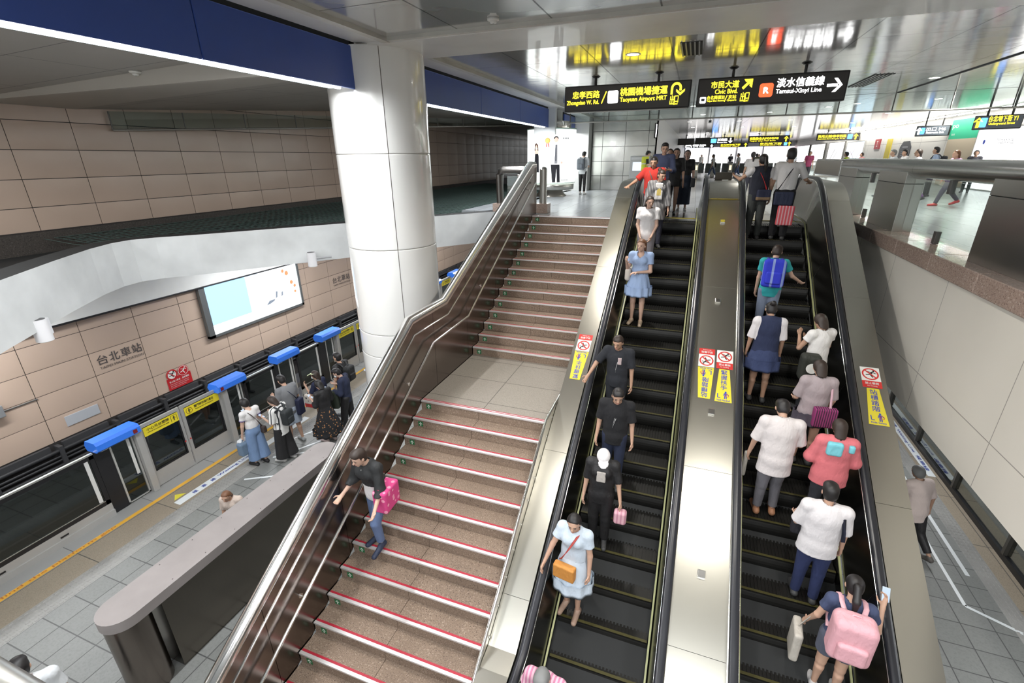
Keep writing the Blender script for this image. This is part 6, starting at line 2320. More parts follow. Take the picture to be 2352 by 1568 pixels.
s = person('tall', 'tall young man in black t-shirt facing the gates with a black backpack', (-7.74, 8.47, PL), R(92), 1.76, False, 1, ('short', HAIR_BLACK),
           (BLK, dict(sleeve=.75, hem=.07, loose=.024)), ('trousers', (.02, .021, .026), dict(length=1, loose=.014)), (.10, .10, .11), .0115, head=(6, 0), arms=(REST_L, REST_R))
backpack(s, 'black backpack on the tall young man in black', (.016, .017, .018), .95)
local(MB().box(-.05, -.02, .115, .12, 0, .16, .0).box(.0, .025, .115, .12, .03, .14), 'shirt_print', ST_WHITE, s.root).location = V3(s.chest + np.array([0, 0, -.09]))

s = person('navy', 'young man in navy cardigan and black trousers, masked and bent over his phone', (-7.28, 7.98, PL), R(112), 1.66, False, 0, ('short', HAIR_BLACK),
           (NAVY, dict(sleeve=1.85, hem=.07, loose=.024)), ('trousers', BLK, dict(length=1, loose=.020, flare=.01)), (.035, .035, .037), .0115, head=(34, 0), arms=(PHONE_L, PHONE_R), stoop=.05, legs=((10, 3), (-4, 4)))
mask_part(s)
phone(s, 0, 'white phone held by the young man in the navy cardigan', (.80, .80, .80))
local(MB().box(-.055, .055, .105, .118, -.08, .16, .004), 'red_tee_front', cloth((.16, .02, .02)), s.root).location = V3(s.chest)
bag(s, 'jacket', 'dark green jacket hung over the forearm of the young man in the navy cardigan', (.024, .032, .020), s.wri[0] + np.array([-.02, -.04, -.22]), (.075, .11, .24), None, cat='jacket', rnd=.05)

s = person('hidden', 'person mostly hidden behind the white column, one hand with a phone showing', (-6.92, 8.95, PL), R(90), 1.66, True, 0, ('short', HAIR_BLACK), ((.30, .30, .32), dict(sleeve=.6, hem=.06)), ('trousers', (.06, .06, .08), dict(length=1)), BLK, .0125, arms=(PHONE_L, ((.2, .3, -1), (-.1, 1, .1))), head=(25, 0))
phone(s, 0, 'pale phone reaching out from behind the white column', (.78, .78, .80))

s = person('child', 'blurred brown haired child hurrying along behind the steel parapet', (-6.52, 4.26, PL), R(200), 1.32, True, 1, ('longback', HAIR_BROWN), ((.56, .46, .40), dict(sleeve=.8, hem=.05, loose=.02)), ('shorts', (.30, .24, .20), dict(length=.4)), (.4, .3, .3), .0115, lean=12, head=(16, 0), legs=((22, 14), (-16, 14)))
s = person('corner', 'person in white shirt at the lower left corner, only head and shoulders in view', (-5.66, 1.20, PL), R(60), 1.64, False, 1, ('short', HAIR_BLACK), ((.70, .72, .74), dict(sleeve=.7, hem=.07, loose=.022)), ('trousers', (.05, .05, .07), dict(length=1)), BLK, .0115)
s = person('walker', 'grey haired person in pale top and black trousers walking on the right platform', (4.02, 7.95, PL), R(24), 1.60, True, 2, ('bob', HAIR_GREY), ((.60, .50, .46), dict(sleeve=.9, hem=.10, loose=.032, flare=.02)), ('trousers', BLK, dict(length=.92, loose=.012)), (.10, .09, .08), .0115, lean=10, head=(12, 0), legs=((24, 6), (-20, 26)), arms=(((-.3, .3, -1), (-.1, .6, -.7)), ((.3, -.3, -1), (.2, .1, -1))), slim=1.15)

# ------------------------------------------------------------------ the stairs
s = person('stairs', 'woman in black jacket over a white shirt and jeans stepping down the granite stairs', (-3.50, 4.10, -RISE * 21), R(172), 1.68, True, 0, ('short', HAIR_DARK),
           ((.018, .017, .018), dict(sleeve=1.5, hem=-.10, loose=.030)), ('trousers', (.12, .17, .30), dict(length=.94, loose=.012)), (.025, .035, .07), FINE, lean=12, head=(14, -12), legs=((26, 34), (2, 2)), arms=(((-.3, .25, -1), (-.25, .7, -.5)), ((.25, .15, -1), (.0, .8, -.35))))
fix(place('white_shirt', top_mesh(s, FINE, sleeve=0, hem=.05, loose=.020)), s.root, cloth(WHITE))
local(MB().tube([V3(s.neck0 + np.array([x, y, z])) for x, y, z in ((-.045, .0, .02), (-.04, .055, -.02), (0, .09, -.05), (.04, .055, -.02), (.045, .0, .02))], .014, 8), 'collar', cloth(WHITE), s.root)
PINKY = dotted('pink_print', (.62, .06, .22), (.80, .32, .44), 14, .33)
bag(s, 'shopping_bag', 'pink printed shopping bag on the arm of the woman stepping down the stairs', PINKY, s.pel + np.array([-.25, .08, .06]), (.10, .17, .16), [s.elb[0] + np.array([-.02, .06, .05]), s.pel + np.array([-.23, .08, .21])], (.35, .03, .10), 'shopping bag', rnd=.03, tilt=.2)

# ------------------------------------------------------------------ down the left escalator, facing the viewer
def st(k):
    return 11.7 - .4 * k, -.2309 * k


def rider(key, label, x, k, dy, yaw, h, **kw):
    y, z = st(k) if k > 0 else (11.7 - .4 * k, 0.0)
    return person(key, label, (x, y + dy, z), R(yaw), h, **kw)


RAIL_HAND = ((.50, .25, -.8), (.42, .55, -.45), (.2, .9, -.35))
s = rider('red', 'man in red shirt with grey bag strap, hand on the rail at the escalator head', -.86, 1, .0, 172, 1.68, female=False, skin=2, hair=('crop', HAIR_BLACK), top=((.50, .035, .025), dict(sleeve=.8, hem=.07, loose=.026)), bottom=('trousers', (.04, .04, .05), dict(length=1)), vox=.0115, head=(16, 0), arms=(REST_L, ((.55, .2, -.62), (.35, .75, -.35))), slim=1.1)
bag(s, 'shoulder_bag', 'grey and red shoulder bag of the man in the red shirt', (.13, .10, .10), s.pel + np.array([.0, .16, .03]), (.11, .045, .10), cross_strap(s, -1), (.12, .10, .09), trim=(.40, .02, .03))
s = rider('blue', 'man with glasses in dark blue shirt standing behind the man in red', -.74, -1.5, .0, 176, 1.74, female=False, skin=1, hair=('short', HAIR_BLACK), top=((.055, .068, .13), dict(sleeve=1.5, hem=.07, loose=.022)), bottom=('trousers', (.05, .05, .07), dict(length=1)), vox=.0115, head=(12, 12), arms=(((-.2, .1, -1), (.3, .8, .05)), REST_R))
glasses_part(s)
person('behindblue', 'woman with dark hair half hidden behind the man with glasses', (-.66, 13.3, 0), R(180), 1.62, True, 1, ('longback', HAIR_DARK), ((.10, .09, .10), dict(sleeve=.7, hem=.05)), ('trousers', (.05, .05, .06), dict(length=1)), vox=MID)
CARD = striped('cardigan_stripes', (.34, .33, .33), (.05, .05, .055), .030, 'X', .45)
s = rider('cardigan', 'woman in striped grey cardigan over a pale tee with a yellow print', -.70, 2, .0, 188, 1.66, female=True, skin=1, hair=('bun', HAIR_DARK), top=((.60, .58, .57), dict(sleeve=.3, hem=.04, loose=.012)), bottom=('trousers', (.04, .04, .06), dict(length=1)), vox=.0115, head=(20, 30), arms=(REST_L, ((.18, .06, -1), (.1, .25, -1))))
cg = fix(place('cardigan', top_mesh(s, .0115, sleeve=1.75, hem=.16, loose=.028, flare=.015)), s.root, CARD)
fix(place('tee_front', sdf_mesh('tee_front', [bx(s.chest - s.up * .05 + s.fw * .112, np.array([.062, .012, .15]), .02)], .010)), s.root, cloth((.62, .60, .58)))
fix(place('yellow_print', sdf_mesh('yellow_print', [bx(s.chest - s.up * .06 + s.fw * .136, np.array([.042, .004, .07]), .006)], .007)), s.root, cloth((.62, .48, .14)))
rider('whitetee', 'woman in plain white t-shirt on the escalator, above the girl in the blue dress', -.80, 4, .0, 178, 1.64, female=True, skin=0, hair=('long', HAIR_DARK), top=((.78, .75, .74), dict(sleeve=.6, hem=.07, loose=.024)), bottom=('trousers', (.30, .27, .28), dict(length=1, loose=.02)), vox=.0115, head=(12, 26), arms=(((-.1, .16, -1), (.35, .4, -1)), ((.1, .16, -1), (-.35, .4, -1))))
s = person('blackdress', 'woman in short black dress and black heels walking to the escalator', (-.50, 13.3, 0), R(178), 1.64, True, 1, ('long', HAIR_BLACK), (BLK, dict(sleeve=.9, hem=.0, loose=.020)), ('skirt', BLK, dict(length=.09, flare=.02, pleats=5, amp=.002)), BLK, .0125, head=(6, 0), legs=((8, 5), (-6, 6)))
local(MB().box(-.05, .05, .128, .132, .02, .03), 'small_print', ST_WHITE, s.root).location = V3(s.chest)
s = person('darkbag', 'woman in dark top and loose jeans behind the woman in the black dress', (-.26, 14.3, 0), R(180), 1.60, True, 0, ('long', HAIR_BLACK), (BLK, dict(sleeve=.8, hem=.03)), ('trousers', (.035, .045, .07), dict(length=.85, loose=.03, flare=.03)), (.5, .48, .47), .0135)
bag(s, 'handbag', 'dark grey handbag of the woman behind the black dress', (.07, .07, .075), s.pel + np.array([-.22, .02, -.08]), (.06, .13, .12), [s.sho[0] + np.array([0, 0, .035]), s.pel + np.array([-.2, .02, .05])], cat='handbag')
DENIM = cloth((.33, .44, .66))
s = rider('bluedress', 'girl with brown hair in pale blue off-shoulder dress, arm across her waist', -.76, 7, .02, 176, 1.66, female=True, skin=0, hair=('long', HAIR_BROWN), top=((.33, .44, .66), dict(sleeve=.55, hem=-.10, loose=.020, scoop=.035)), bottom=('skirt', DENIM, dict(length=.17, flare=.065, rise=.12, pleats=11, amp=.006)), shoes=(.55, .42, .30), vox=FINE, head=(4, -14), arms=(((-.12, .18, -1), (.9, .5, -.05)), ((.22, .10, -1), (.0, .75, .75))), slim=.92)
local(MB().tube([V3(s.waist + np.array([.005 * math.sin(k), .115 - .002 * k, -.02 * k])) for k in range(12)], .010, 6), 'sash', cloth((.26, .17, .07)), s.root)
bag(s, 'shoulder_bag', 'cream shoulder bag under the arm of the girl in the pale blue dress', (.62, .56, .50), s.pel + np.array([.21, -.03, .10]), (.055, .13, .12), [s.sho[1] + np.array([.01, 0, .035]), s.pel + np.array([.21, -.03, .2])], cat='shoulder bag', rnd=.05)
s = rider('dark1', 'man in dark t-shirt reaching for the escalator rail below the blue dress', -.80, 12, .05, 174, 1.66, female=False, skin=2, hair=('crop', HAIR_DARK), top=((.020, .022, .028), dict(sleeve=.85, hem=.07, loose=.024)), bottom=('trousers', (.022, .022, .03), dict(length=1)), vox=FINE, head=(18, -8), arms=(REST_L, ((.5, .35, -.75), (.28, .62, -.62))))
fix(place('shirt_print', sdf_mesh('shirt_print', [bx(s.chest + np.array([-.05, .118, -.02]), np.array([.022, .004, .05]), .008, rot_z(.25))], .006)), s.root, cloth((.48, .38, .38)))
local(MB().tube([V3(s.neck0 + np.array(p)) for p in ((-.05, 0, .02), (-.045, .08, -.06), (-.02, .135, -.18), (0, .14, -.30), (.0, .13, -.34))], .003, 5), 'earphone_cord', mat('white_cord', (.7, .7, .7), .4), s.root)
s = rider('black2', 'man in black t-shirt with a pale lanyard riding down behind the white cap', -.66, 14, -.08, 182, 1.70, female=False, skin=1, hair=('short', HAIR_BLACK), top=((.014, .014, .016), dict(sleeve=.85, hem=.08, loose=.024)), bottom=('trousers', (.02, .028, .06), dict(length=1)), vox=FINE, head=(22, 10), arms=(REST_L, REST_R), slim=1.05)
ln = [V3(s.neck0 + np.array(p)) for p in ((-.05, 0, .03), (-.045, .085, -.05), (-.01, .135, -.2), (.03, .135, -.36), (.01, .135, -.2), (.05, .085, -.05), (.05, 0, .03))]
local(MB().tube(ln, .003, 5), 'lanyard', mat('white_cord', (.7, .7, .7), .4), s.root)
s = rider('whitecap', 'person in white cap and black clothes with a pale printed front on the escalator', -.70, 16, .0, 182, 1.62, female=True, skin=1, hair=('bob', HAIR_BLACK), top=((.013, .013, .015), dict(sleeve=.9, hem=.08, loose=.024)), bottom=('trousers', BLK, dict(length=1, loose=.02)), vox=FINE, head=(30, 8), arms=(((-.25, .1, -1), (-.18, .25, -1)), REST_R))
fix(place('white_cap', head_piece(s, 'cap', .008)), s.root, cloth((.80, .77, .77)))
fix(place('front_print', sdf_mesh('front_print', [bx(s.chest + np.array([.0, .130, -.03]), np.array([.05, .004, .07]), .010)], .007)), s.root, cloth((.50, .46, .42)))
hb = s.wri[0] + np.array([-.02, .03, -.22])
bag(s, 'gym_bag', 'small pink striped bag hanging from the hand of the person in the white cap', striped('pink_bag_stripes', (.72, .42, .47), (.55, .25, .32), .05, 'X', .4), hb, (.085, .06, .105), [s.wri[0] + np.array([0, .02, -.08]), hb + np.array([0, 0, .1])], (.5, .25, .3), 'bag', rnd=.04)
PALE = (.56, .64, .72)
s = rider('ltblue', 'woman in pale blue dress with hand on the rail, low on the left escalator', -.86, 18, -.06, 170, 1.66, female=True, skin=1, hair=('long', HAIR_BLACK), top=(PALE, dict(sleeve=.55, hem=-.05, loose=.024)), bottom=('skirt', cloth(PALE), dict(length=.23, flare=.07, rise=.10, pleats=9, amp=.005)), shoes=(.40, .27, .20), vox=.010, head=(14, 10), arms=(((-.18, .05, -1), (-.08, .22, -1)), ((.32, .30, -.9), (.22, .45, -.85))))
bag(s, 'shoulder_bag', 'orange leather shoulder bag worn in front by the woman in the pale blue dress', (.56, .24, .05), s.pel + np.array([.04, .19, -.03]), (.14, .05, .10), cross_strap(s, 1), (.42, .06, .05), 'shoulder bag', rnd=.02)
PSTR = striped('pink_shirt_stripes', (.55, .20, .32), (.70, .45, .52), .04, 'X', .5)
s = person('pinkstripe', 'person in pink striped top at the bottom edge of the left escalator', (-.80, 3.05, -4.66), R(176), 1.56, True, 1, ('short', HAIR_GREY), (PSTR, dict(sleeve=.5, hem=.06, loose=.024)), ('trousers', (.10, .09, .10), dict(length=1)), BLK, .010, head=(24, 0), arms=(((-.3, .1, -1), (-.1, .3, -1)), ((.35, .15, -.9), (.2, .4, -.9))), lean=6)

# ------------------------------------------------------------------ up the right escalator, backs to the viewer
s = rider('ponytail', 'woman with long ponytail and red bag strap at the head of the right escalator', 1.26, 1, -.12, 8, 1.70, female=True, skin=2, hair=('pony', HAIR_BLACK), top=((.66, .64, .64), dict(sleeve=.5, hem=.02, loose=.018)), bottom=('trousers', (.05, .055, .052), dict(length=1, loose=.016)), vox=FINE, head=(4, 10), arms=(((-.55, .35, -.5), (-.2, .9, .2)), REST_R))
fix(place('navy_vest', top_mesh(s, FINE, sleeve=0, hem=.06, loose=.026, scoop=.06)), s.root, cloth((.016, .018, .03)))
bag(s, 'shoulder_bag', 'navy shoulder bag with a red strap on the woman with the ponytail', (.016, .02, .05), s.pel + np.array([.06, -.17, .01]), (.13, .05, .11), cross_strap(s, 1), (.55, .03, .03), trim=(.20, .13, .07))
s = rider('whitetshirt', 'man in white t-shirt and black trousers at the head of the right escalator', 1.74, 1, -.1, -4, 1.80, female=False, skin=2, hair=('short', HAIR_BLACK), top=((.76, .74, .73), dict(sleeve=.85, hem=.04, loose=.020)), bottom=('trousers', (.013, .013, .018), dict(length=1, loose=.022)), vox=FINE, head=(2, 0), arms=(REST_L, ((.45, .35, -.8), (.3, .75, -.2))), slim=.98)
bag(s, 'crossbody_bag', 'dark navy bag behind the hips of the man in the white t-shirt', (.014, .02, .05), s.pel + np.array([-.02, -.20, -.10]), (.17, .06, .13), cross_strap(s, -1), (.02, .02, .025))
RW = striped('red_white_stripes', (.66, .10, .12), (.72, .42, .45), .055, 'X', .4)
s2 = bag(s, 'shopping_bag', 'red and pink striped bag hanging low behind the man in the white t-shirt', RW, s.pel + np.array([.06, -.24, -.42]), (.15, .06, .19), [s.pel + np.array([.06, -.2, -.1]), s.pel + np.array([.06, -.24, -.24])], (.5, .1, .1), 'shopping bag', rnd=.025)
s = rider('teal', 'person in teal top with a bright blue backpack halfway up the right escalator', 1.44, 7, .0, -6, 1.66, female=True, skin=0, hair=('short', HAIR_DARK), top=((.03, .36, .38), dict(sleeve=.55, hem=.06, loose=.022)), bottom=('trousers', (.20, .24, .33), dict(length=1)), vox=FINE, head=(20, -10), lean=10, arms=(((-.12, .1, -1), (-.05, .25, -1)), ((.45, .3, -.75), (.5, .55, -.4))))
BP = striped('blue_backpack', (.03, .045, .55), (.26, .34, .66), .16, 'X', .22)
backpack(s, 'bright blue backpack with pale stripes on the person in teal', BP, 1.12, (.03, .04, .3), pocket=True)
s = rider('pinafore', 'woman in white blouse under a navy pinafore skirt on the right escalator', 1.34, 10, .0, 4, 1.68, female=True, skin=2, hair=('bun', HAIR_BLACK), top=((.70, .67, .68), dict(sleeve=.95, hem=.02, loose=.030)), bottom=('skirt', (.035, .05, .12), dict(length=.17, flare=.06, rise=.09, pleats=8, amp=.005)), shoes=(.03, .03, .03), vox=FINE, head=(24, 0), arms=(((-.2, .05, -1), (-.05, .3, -1)), ((.2, .05, -1), (.1, .3, -1))))
fix(place('pinafore_bib', top_mesh(s, FINE, sleeve=0, hem=.0, loose=.036, scoop=.075)), s.root, cloth((.020, .028, .07)))
s = rider('whitehold', 'woman with long dark hair and white top at the right handrail', 2.02, 10, -.12, 30, 1.60, female=True, skin=2, hair=('long', HAIR_DARK), top=((.76, .74, .72), dict(sleeve=.45, hem=.02, loose=.020)), bottom=('trousers', (.02, .02, .025), dict(length=1)), vox=FINE, head=(30, -10), arms=(((-.3, .3, -.8), (.5, .7, .5)), ((.3, .3, -.9), (-.5, .7, .2))))
t = bag(s, 'rucksack', 'dark olive rucksack with a white print beside the woman in the white top', (.022, .024, .018), s.pel + np.array([-.26, -.18, .02]), (.13, .10, .20), None, cat='rucksack', rnd=.06, tilt=-.5)
local(MB().add([(p[0], -.01, p[1]) for p in disc(0, 0, .075)] + [(p[0], .0, p[1]) for p in disc(0, 0, .075)], [tuple(range(28)), tuple(range(28, 56))]), 'white_print', ST_WHITE, t).matrix_local = Matrix.Translation(V3(s.pel + np.array([-.31, -.285, .04]))) @ Matrix.Rotation(-.5, 4, 'Z')
s = rider('mauve', 'woman in dusty mauve top with a magenta striped bag on the right escalator', 1.92, 12, -.08, 6, 1.62, female=True, skin=1, hair=('longback', HAIR_DARK), top=((.37, .31, .32), dict(sleeve=.9, hem=.05, loose=.032)), bottom=('skirt', (.07, .06, .08), dict(length=.10, flare=.04, rise=.06)), shoes=(.04, .04, .04), vox=FINE, head=(26, 0), arms=(((-.25, .1, -1), (.2, .7, -.4)), ((.25, .05, -1), (.1, .5, -.8))))
MAG = striped('magenta_stripes', (.30, .04, .16), (.05, .02, .04), .028, 'X', .45)
bag(s, 'tote_bag', 'magenta and black striped tote hanging behind the woman in the mauve top', MAG, s.pel + np.array([.09, -.19, .02]), (.14, .055, .14), [s.sho[1] + np.array([0, -.02, .035]), s.pel + np.array([.14, -.19, .14])], (.55, .35, .40), 'tote bag', rnd=.02)
s = rider('whiteshirt', 'man in loose white shirt and grey trousers on the left side of the right escalator', 1.44, 14, -.02, 2, 1.76, female=False, skin=1, hair=('short', HAIR_BLACK), top=((.66, .61, .60), dict(sleeve=.95, hem=.12, loose=.036, flare=.012)), bottom=('trousers', (.15, .145, .16), dict(length=.95, loose=.010)), shoes=(.36, .17, .09), vox=FINE, head=(42, 0), lean=6, arms=(((-.28, .02, -1), (-.1, .3, -1)), ((.25, .1, -1), (.0, .7, -.3))), legs=((2, 2), (12, 22)), slim=1.05)
bag(s, 'folded_umbrella', 'pale folded umbrella in the hand of the man in the white shirt', (.40, .37, .32), s.wri[0] + np.array([-.02, .03, -.22]), (.03, .03, .20), None, cat='umbrella', rnd=.025)
s = rider('coral', 'woman in coral top with an aqua collar and long dark hair on the right escalator', 2.06, 14, -.05, 0, 1.62, female=True, skin=1, hair=('longback', HAIR_DARK), top=((.66, .17, .19), dict(sleeve=1.3, hem=.08, loose=.038, flare=.012)), bottom=('trousers', (.04, .04, .05), dict(length=1)), vox=FINE, head=(20, 0), arms=(((-.3, .1, -1), (.3, .7, -.1)), ((.3, .1, -1), (.0, .7, -.1))), slim=1.1)
fix(place('aqua_hood', sdf_mesh('aqua_hood', [bx(s.chest - s.fw * .115 + s.up * .06 - np.array([.05, 0, 0]), np.array([.055, .012, .06]), .03), bx(s.chest - s.fw * .10 + s.up * .08 + np.array([.13, 0, 0]), np.array([.012, .012, .03]), .02)], .010)), s.root, cloth((.20, .58, .66)))
s = rider('whitenavy', 'man in white shirt and navy trousers with a black shoulder strap', 1.86, 16, -.08, -4, 1.68, female=False, skin=1, hair=('short', HAIR_BLACK), top=((.68, .65, .655), dict(sleeve=.95, hem=.08, loose=.036, flare=.015)), bottom=('trousers', (.022, .032, .095), dict(length=1, loose=.012)), vox=FINE, head=(12, 0), arms=(((-.25, .1, -1), (.1, .75, -.3)), REST_R), slim=1.08)
bag(s, 'sling_bag', 'black sling bag in front of the man in white shirt and navy trousers', (.015, .015, .02), s.pel + np.array([-.20, .16, .02]), (.07, .05, .09), [s.sho[1] + np.array([.0, -.07, .03]), s.sho[1] + np.array([-.01, 0, .045]), s.sho[1] + np.array([-.02, .08, .0])] , (.012, .014, .03))
b = s
local(MB().tube([V3(s.sho[1] + np.array(p)) for p in ((-.03, .06, .02), (-.03, .0, .052), (-.03, -.075, .0), (-.01, -.13, -.16), (.01, -.125, -.30))], 1.0, section=[(-.02, -.004), (.02, -.004), (.02, .004), (-.02, .004)]), 'back_strap', cloth((.012, .014, .03)), bpy.data.objects[[o.name for o in bpy.data.objects if o.get('label') == 'black sling bag in front of the man in white shirt and navy trousers'][0]])
s = rider('pinkpack', 'girl with dark ponytail and navy top holding up a phone, lowest on the right escalator', 2.00, 18, -.10, -6, 1.64, female=True, skin=1, hair=('pony', HAIR_BLACK), top=((.05, .065, .13), dict(sleeve=.5, hem=.05, loose=.018)), bottom=('shorts', (.10, .11, .15), dict(length=.28, loose=.02)), shoes=(.5, .48, .47), vox=.010, head=(20, 0), arms=(((-.3, .0, -1), (-.2, .45, -.9)), ((.45, .1, -1), (.15, .7, .75))))
backpack(s, 'pink backpack on the girl holding up a phone', (.68, .36, .40), 1.22, (.70, .40, .44))
phone(s, 1, 'phone with a lit screen held up by the girl with the pink backpack', (.55, .65, .75))
hb = s.wri[0] + np.array([-.05, .02, -.36])
bag(s, 'canvas_tote', 'cream canvas tote hanging from the arm of the girl with the pink backpack', (.50, .46, .40), hb, (.045, .15, .20), [s.elb[0] + np.array([-.02, .02, -.03]), hb + np.array([0, 0, .2])], (.55, .5, .44), 'tote bag', rnd=.03)

# ------------------------------------------------------------------ the concourse
s = person('bpman', 'man with grey backpack and slim black trousers standing beside the advertising pillar', (-4.28, 19.8, 0), R(-8), 1.68, False, 0, ('short', HAIR_BLACK), ((.62, .64, .66), dict(sleeve=.8, hem=.05, loose=.022)), ('trousers', BLK, dict(length=.92, loose=.006)), (.68, .68, .66), MID, None, False, head=(22, 0), arms=(((-.15, .2, -1), (.3, .8, .2)), ((.15, .2, -1), (-.3, .8, .2))), legs=((3, 0), (1, 2)))
backpack(s, 'grey backpack on the man beside the advertising pillar', (.13, .145, .17), 1.0, (.08, .09, .1))
VEST = striped('safety_vest', (.62, .66, .06), (.62, .62, .60), .30, 'Z', .12)
s = person('vest', 'staff member in yellow safety vest writing beside the steel clad wall', (-2.05, 21.6, 0), R(-60), 1.70, False, 0, ('short', HAIR_BLACK), ((.02, .02, .022), dict(sleeve=.8, hem=.04)), ('trousers', BLK, dict(length=1)), BLK, MID, None, True, head=(30, 0), arms=(PHONE_L, PHONE_R))
fix(place('safety_vest', top_mesh(s, MID, sleeve=0, hem=.06, loose=.030)), s.root, VEST)
desk = thing('notice_board', 'tilted white board in front of the staff member in the yellow vest', 'board', (-1.62, 21.75, 0))
MB().box(-1.95, -1.35, 21.85, 21.9, .75, 1.12, .004, Matrix.Rotation(R(-35), 3, 'X')).build('board', ST_WHITE, desk)
MB().tube([(-1.65, 21.9, 0), (-1.65, 21.9, .85)], .02, 8).box(-1.85, -1.45, 21.75, 22.05, 0, .02).build('stand', STEEL_Z, desk)

far = [
    ('far_bag', 'far person in pale top with a black shoulder bag walking across before the gates', 1.05, 36.2, 1.60, 80, True, ('long', HAIR_DARK), (.60, .60, .60), ('trousers', (.10, .14, .24)), ((22, 10), (-20, 16))),
    ('far_white', 'far person in white t-shirt and blue jeans before the ticket gates', 2.55, 35.8, 1.62, 100, False, ('short', HAIR_BLACK), (.72, .74, .76), ('trousers', (.10, .15, .30)), ((16, 8), (-16, 14))),
    ('far_olive', 'far person in olive top walking away between the ticket gates', 4.15, 41.5, 1.62, 10, True, ('long', HAIR_BLACK), (.20, .19, .11), ('trousers', (.05, .05, .05)), ((14, 6), (-14, 12))),
    ('far_pony2', 'person in pale shirt whose head shows beside the woman with the ponytail', 1.75, 18.6, 1.56, 5, True, ('pony', HAIR_BLACK), (.64, .62, .62), ('trousers', (.06, .06, .08)), STAND),
    ('far_c3', 'far person in grey shirt seen past the head of the man in the white t-shirt', 5.0, 32.0, 1.64, 170, False, ('short', HAIR_BLACK), (.45, .48, .52), ('trousers', (.08, .08, .1)), STAND),
    ('far_c4', 'far person in maroon top to the right of the man in the white t-shirt', 6.15, 33.6, 1.66, 175, True, ('bob', HAIR_BLACK), (.36, .06, .14), ('trousers', (.06, .06, .07)), STAND),
    ('far_yv', 'far person in bright yellow-green top behind the end of the tube rail', 6.35, 26.6, 1.56, 60, False, ('short', HAIR_BLACK), (.52, .66, .05), ('trousers', (.05, .05, .05)), STAND),
    ('far_pk', 'far person in salmon top beside the one in yellow-green', 8.2, 31.5, 1.55, 100, True, ('bob', HAIR_DARK), (.58, .26, .26), ('trousers', (.08, .08, .1)), STAND),
    ('far_h1', 'blurred person in grey top behind the tube rail, under the red fire sign', 6.5, 21.2, 1.62, 90, False, ('short', HAIR_GREY), (.34, .36, .38), ('trousers', (.20, .24, .32)), ((20, 10), (-18, 16))),
    ('far_h2', 'person in white top with black hair, second behind the tube rail', 7.25, 22.6, 1.60, 95, True, ('short', HAIR_BLACK), (.68, .68, .68), ('trousers', (.12, .14, .2)), STAND),
    ('far_h3', 'woman with long brown hair in pale blouse behind the tube rail', 6.45, 18.9, 1.62, 80, True, ('long', HAIR_DARK), (.62, .63, .66), ('trousers', (.16, .05, .22)), ((22, 12), (-22, 18))),
    ('far_h4', 'man in light blue shirt looking down at the plaque end of the tube rail', 7.75, 21.4, 1.66, 65, False, ('short', HAIR_BLACK), (.32, .40, .55), ('trousers', (.04, .04, .05)), STAND),
    ('far_h5', 'person with black hair under the lit shopfront poster at the right', 9.9, 24.0, 1.56, 150, True, ('bob', HAIR_BLACK), (.10, .10, .12), ('trousers', (.04, .05, .05)), STAND),
    ('far_red', 'person in purple leggings and red shoes walking past the glass panels', 6.9, 17.65, 1.58, 100, True, ('long', HAIR_BROWN), (.50, .30, .48), ('trousers', (.07, .06, .10)), ((24, 8), (-24, 20))),
    ('far_dark', 'person in dark clothes walking past at the edge of the nearest wide post', 8.1, 15.6, 1.62, 95, False, ('short', HAIR_BLACK), (.06, .07, .10), ('trousers', (.05, .06, .09)), ((22, 10), (-22, 18))),
    ('far_q1', 'far shopper in white before the leftmost glowing shopfront', .4, 58, 1.62, 150, True, ('long', HAIR_BLACK), (.7, .7, .7), ('trousers', (.1, .1, .12)), STAND),
    ('far_q2', 'far shopper in black before the second glowing shopfront', 3.4, 60, 1.66, 190, False, ('short', HAIR_BLACK), (.04, .04, .05), ('trousers', (.06, .06, .07)), STAND),
    ('far_q3', 'far shopper in beige before the third glowing shopfront', 5.9, 57, 1.60, 120, True, ('bob', HAIR_DARK), (.5, .42, .32), ('trousers', (.08, .08, .1)), STAND),
    ('far_q4', 'far shopper in rose top before the rightmost glowing shopfront', 8.6, 56, 1.60, 200, True, ('long', HAIR_DARK), (.62, .3, .36), ('trousers', (.1, .1, .14)), STAND),
]
for key, lab, x, y, h, yaw, fem, hr, tc, (bk, bc), lg in far:
    s = person(key, lab, (x, y, 0), R(yaw), h, fem, 1, hr, (tc, dict(sleeve=.7, hem=.05, loose=.02)), (bk, bc, dict(length=1)), (.55, .04, .05) if key == 'far_red' else (.05, .05, .06), FAR if y > 17 else .017, None, False, legs=lg)
    if key == 'far_bag':
        bag(s, 'shoulder_bag', 'black shoulder bag of the far person crossing before the gates', (.02, .02, .025), s.pel + np.array([.22, -.05, .05]), (.08, .14, .14), None)
    if key == 'far_h4':
        backpack(s, 'black backpack on the man in the light blue shirt behind the tube rail', (.02, .02, .025), .9)
t = thing('suitcase', 'dark upright suitcase on the concourse floor seen through the glass panel', 'suitcase', (6.56, 25.1, 0))
MB().box(6.36, 6.76, 24.95, 25.2, .05, .62, .03).build('case_body', mat('suitcase_dark', (.05, .055, .065), .5), t)
MB().tube([(6.45, 25.2, .6), (6.45, 25.2, 1.0), (6.67, 25.2, 1.0), (6.67, 25.2, .6)], .012, 8).build('handle', ALU, t)
for dx in (-.16, .16):
    MB().cyl((6.56 + dx - .015, 25.08, .03), .03, .03, 'X', 12).build('wheel', BLACK, t)
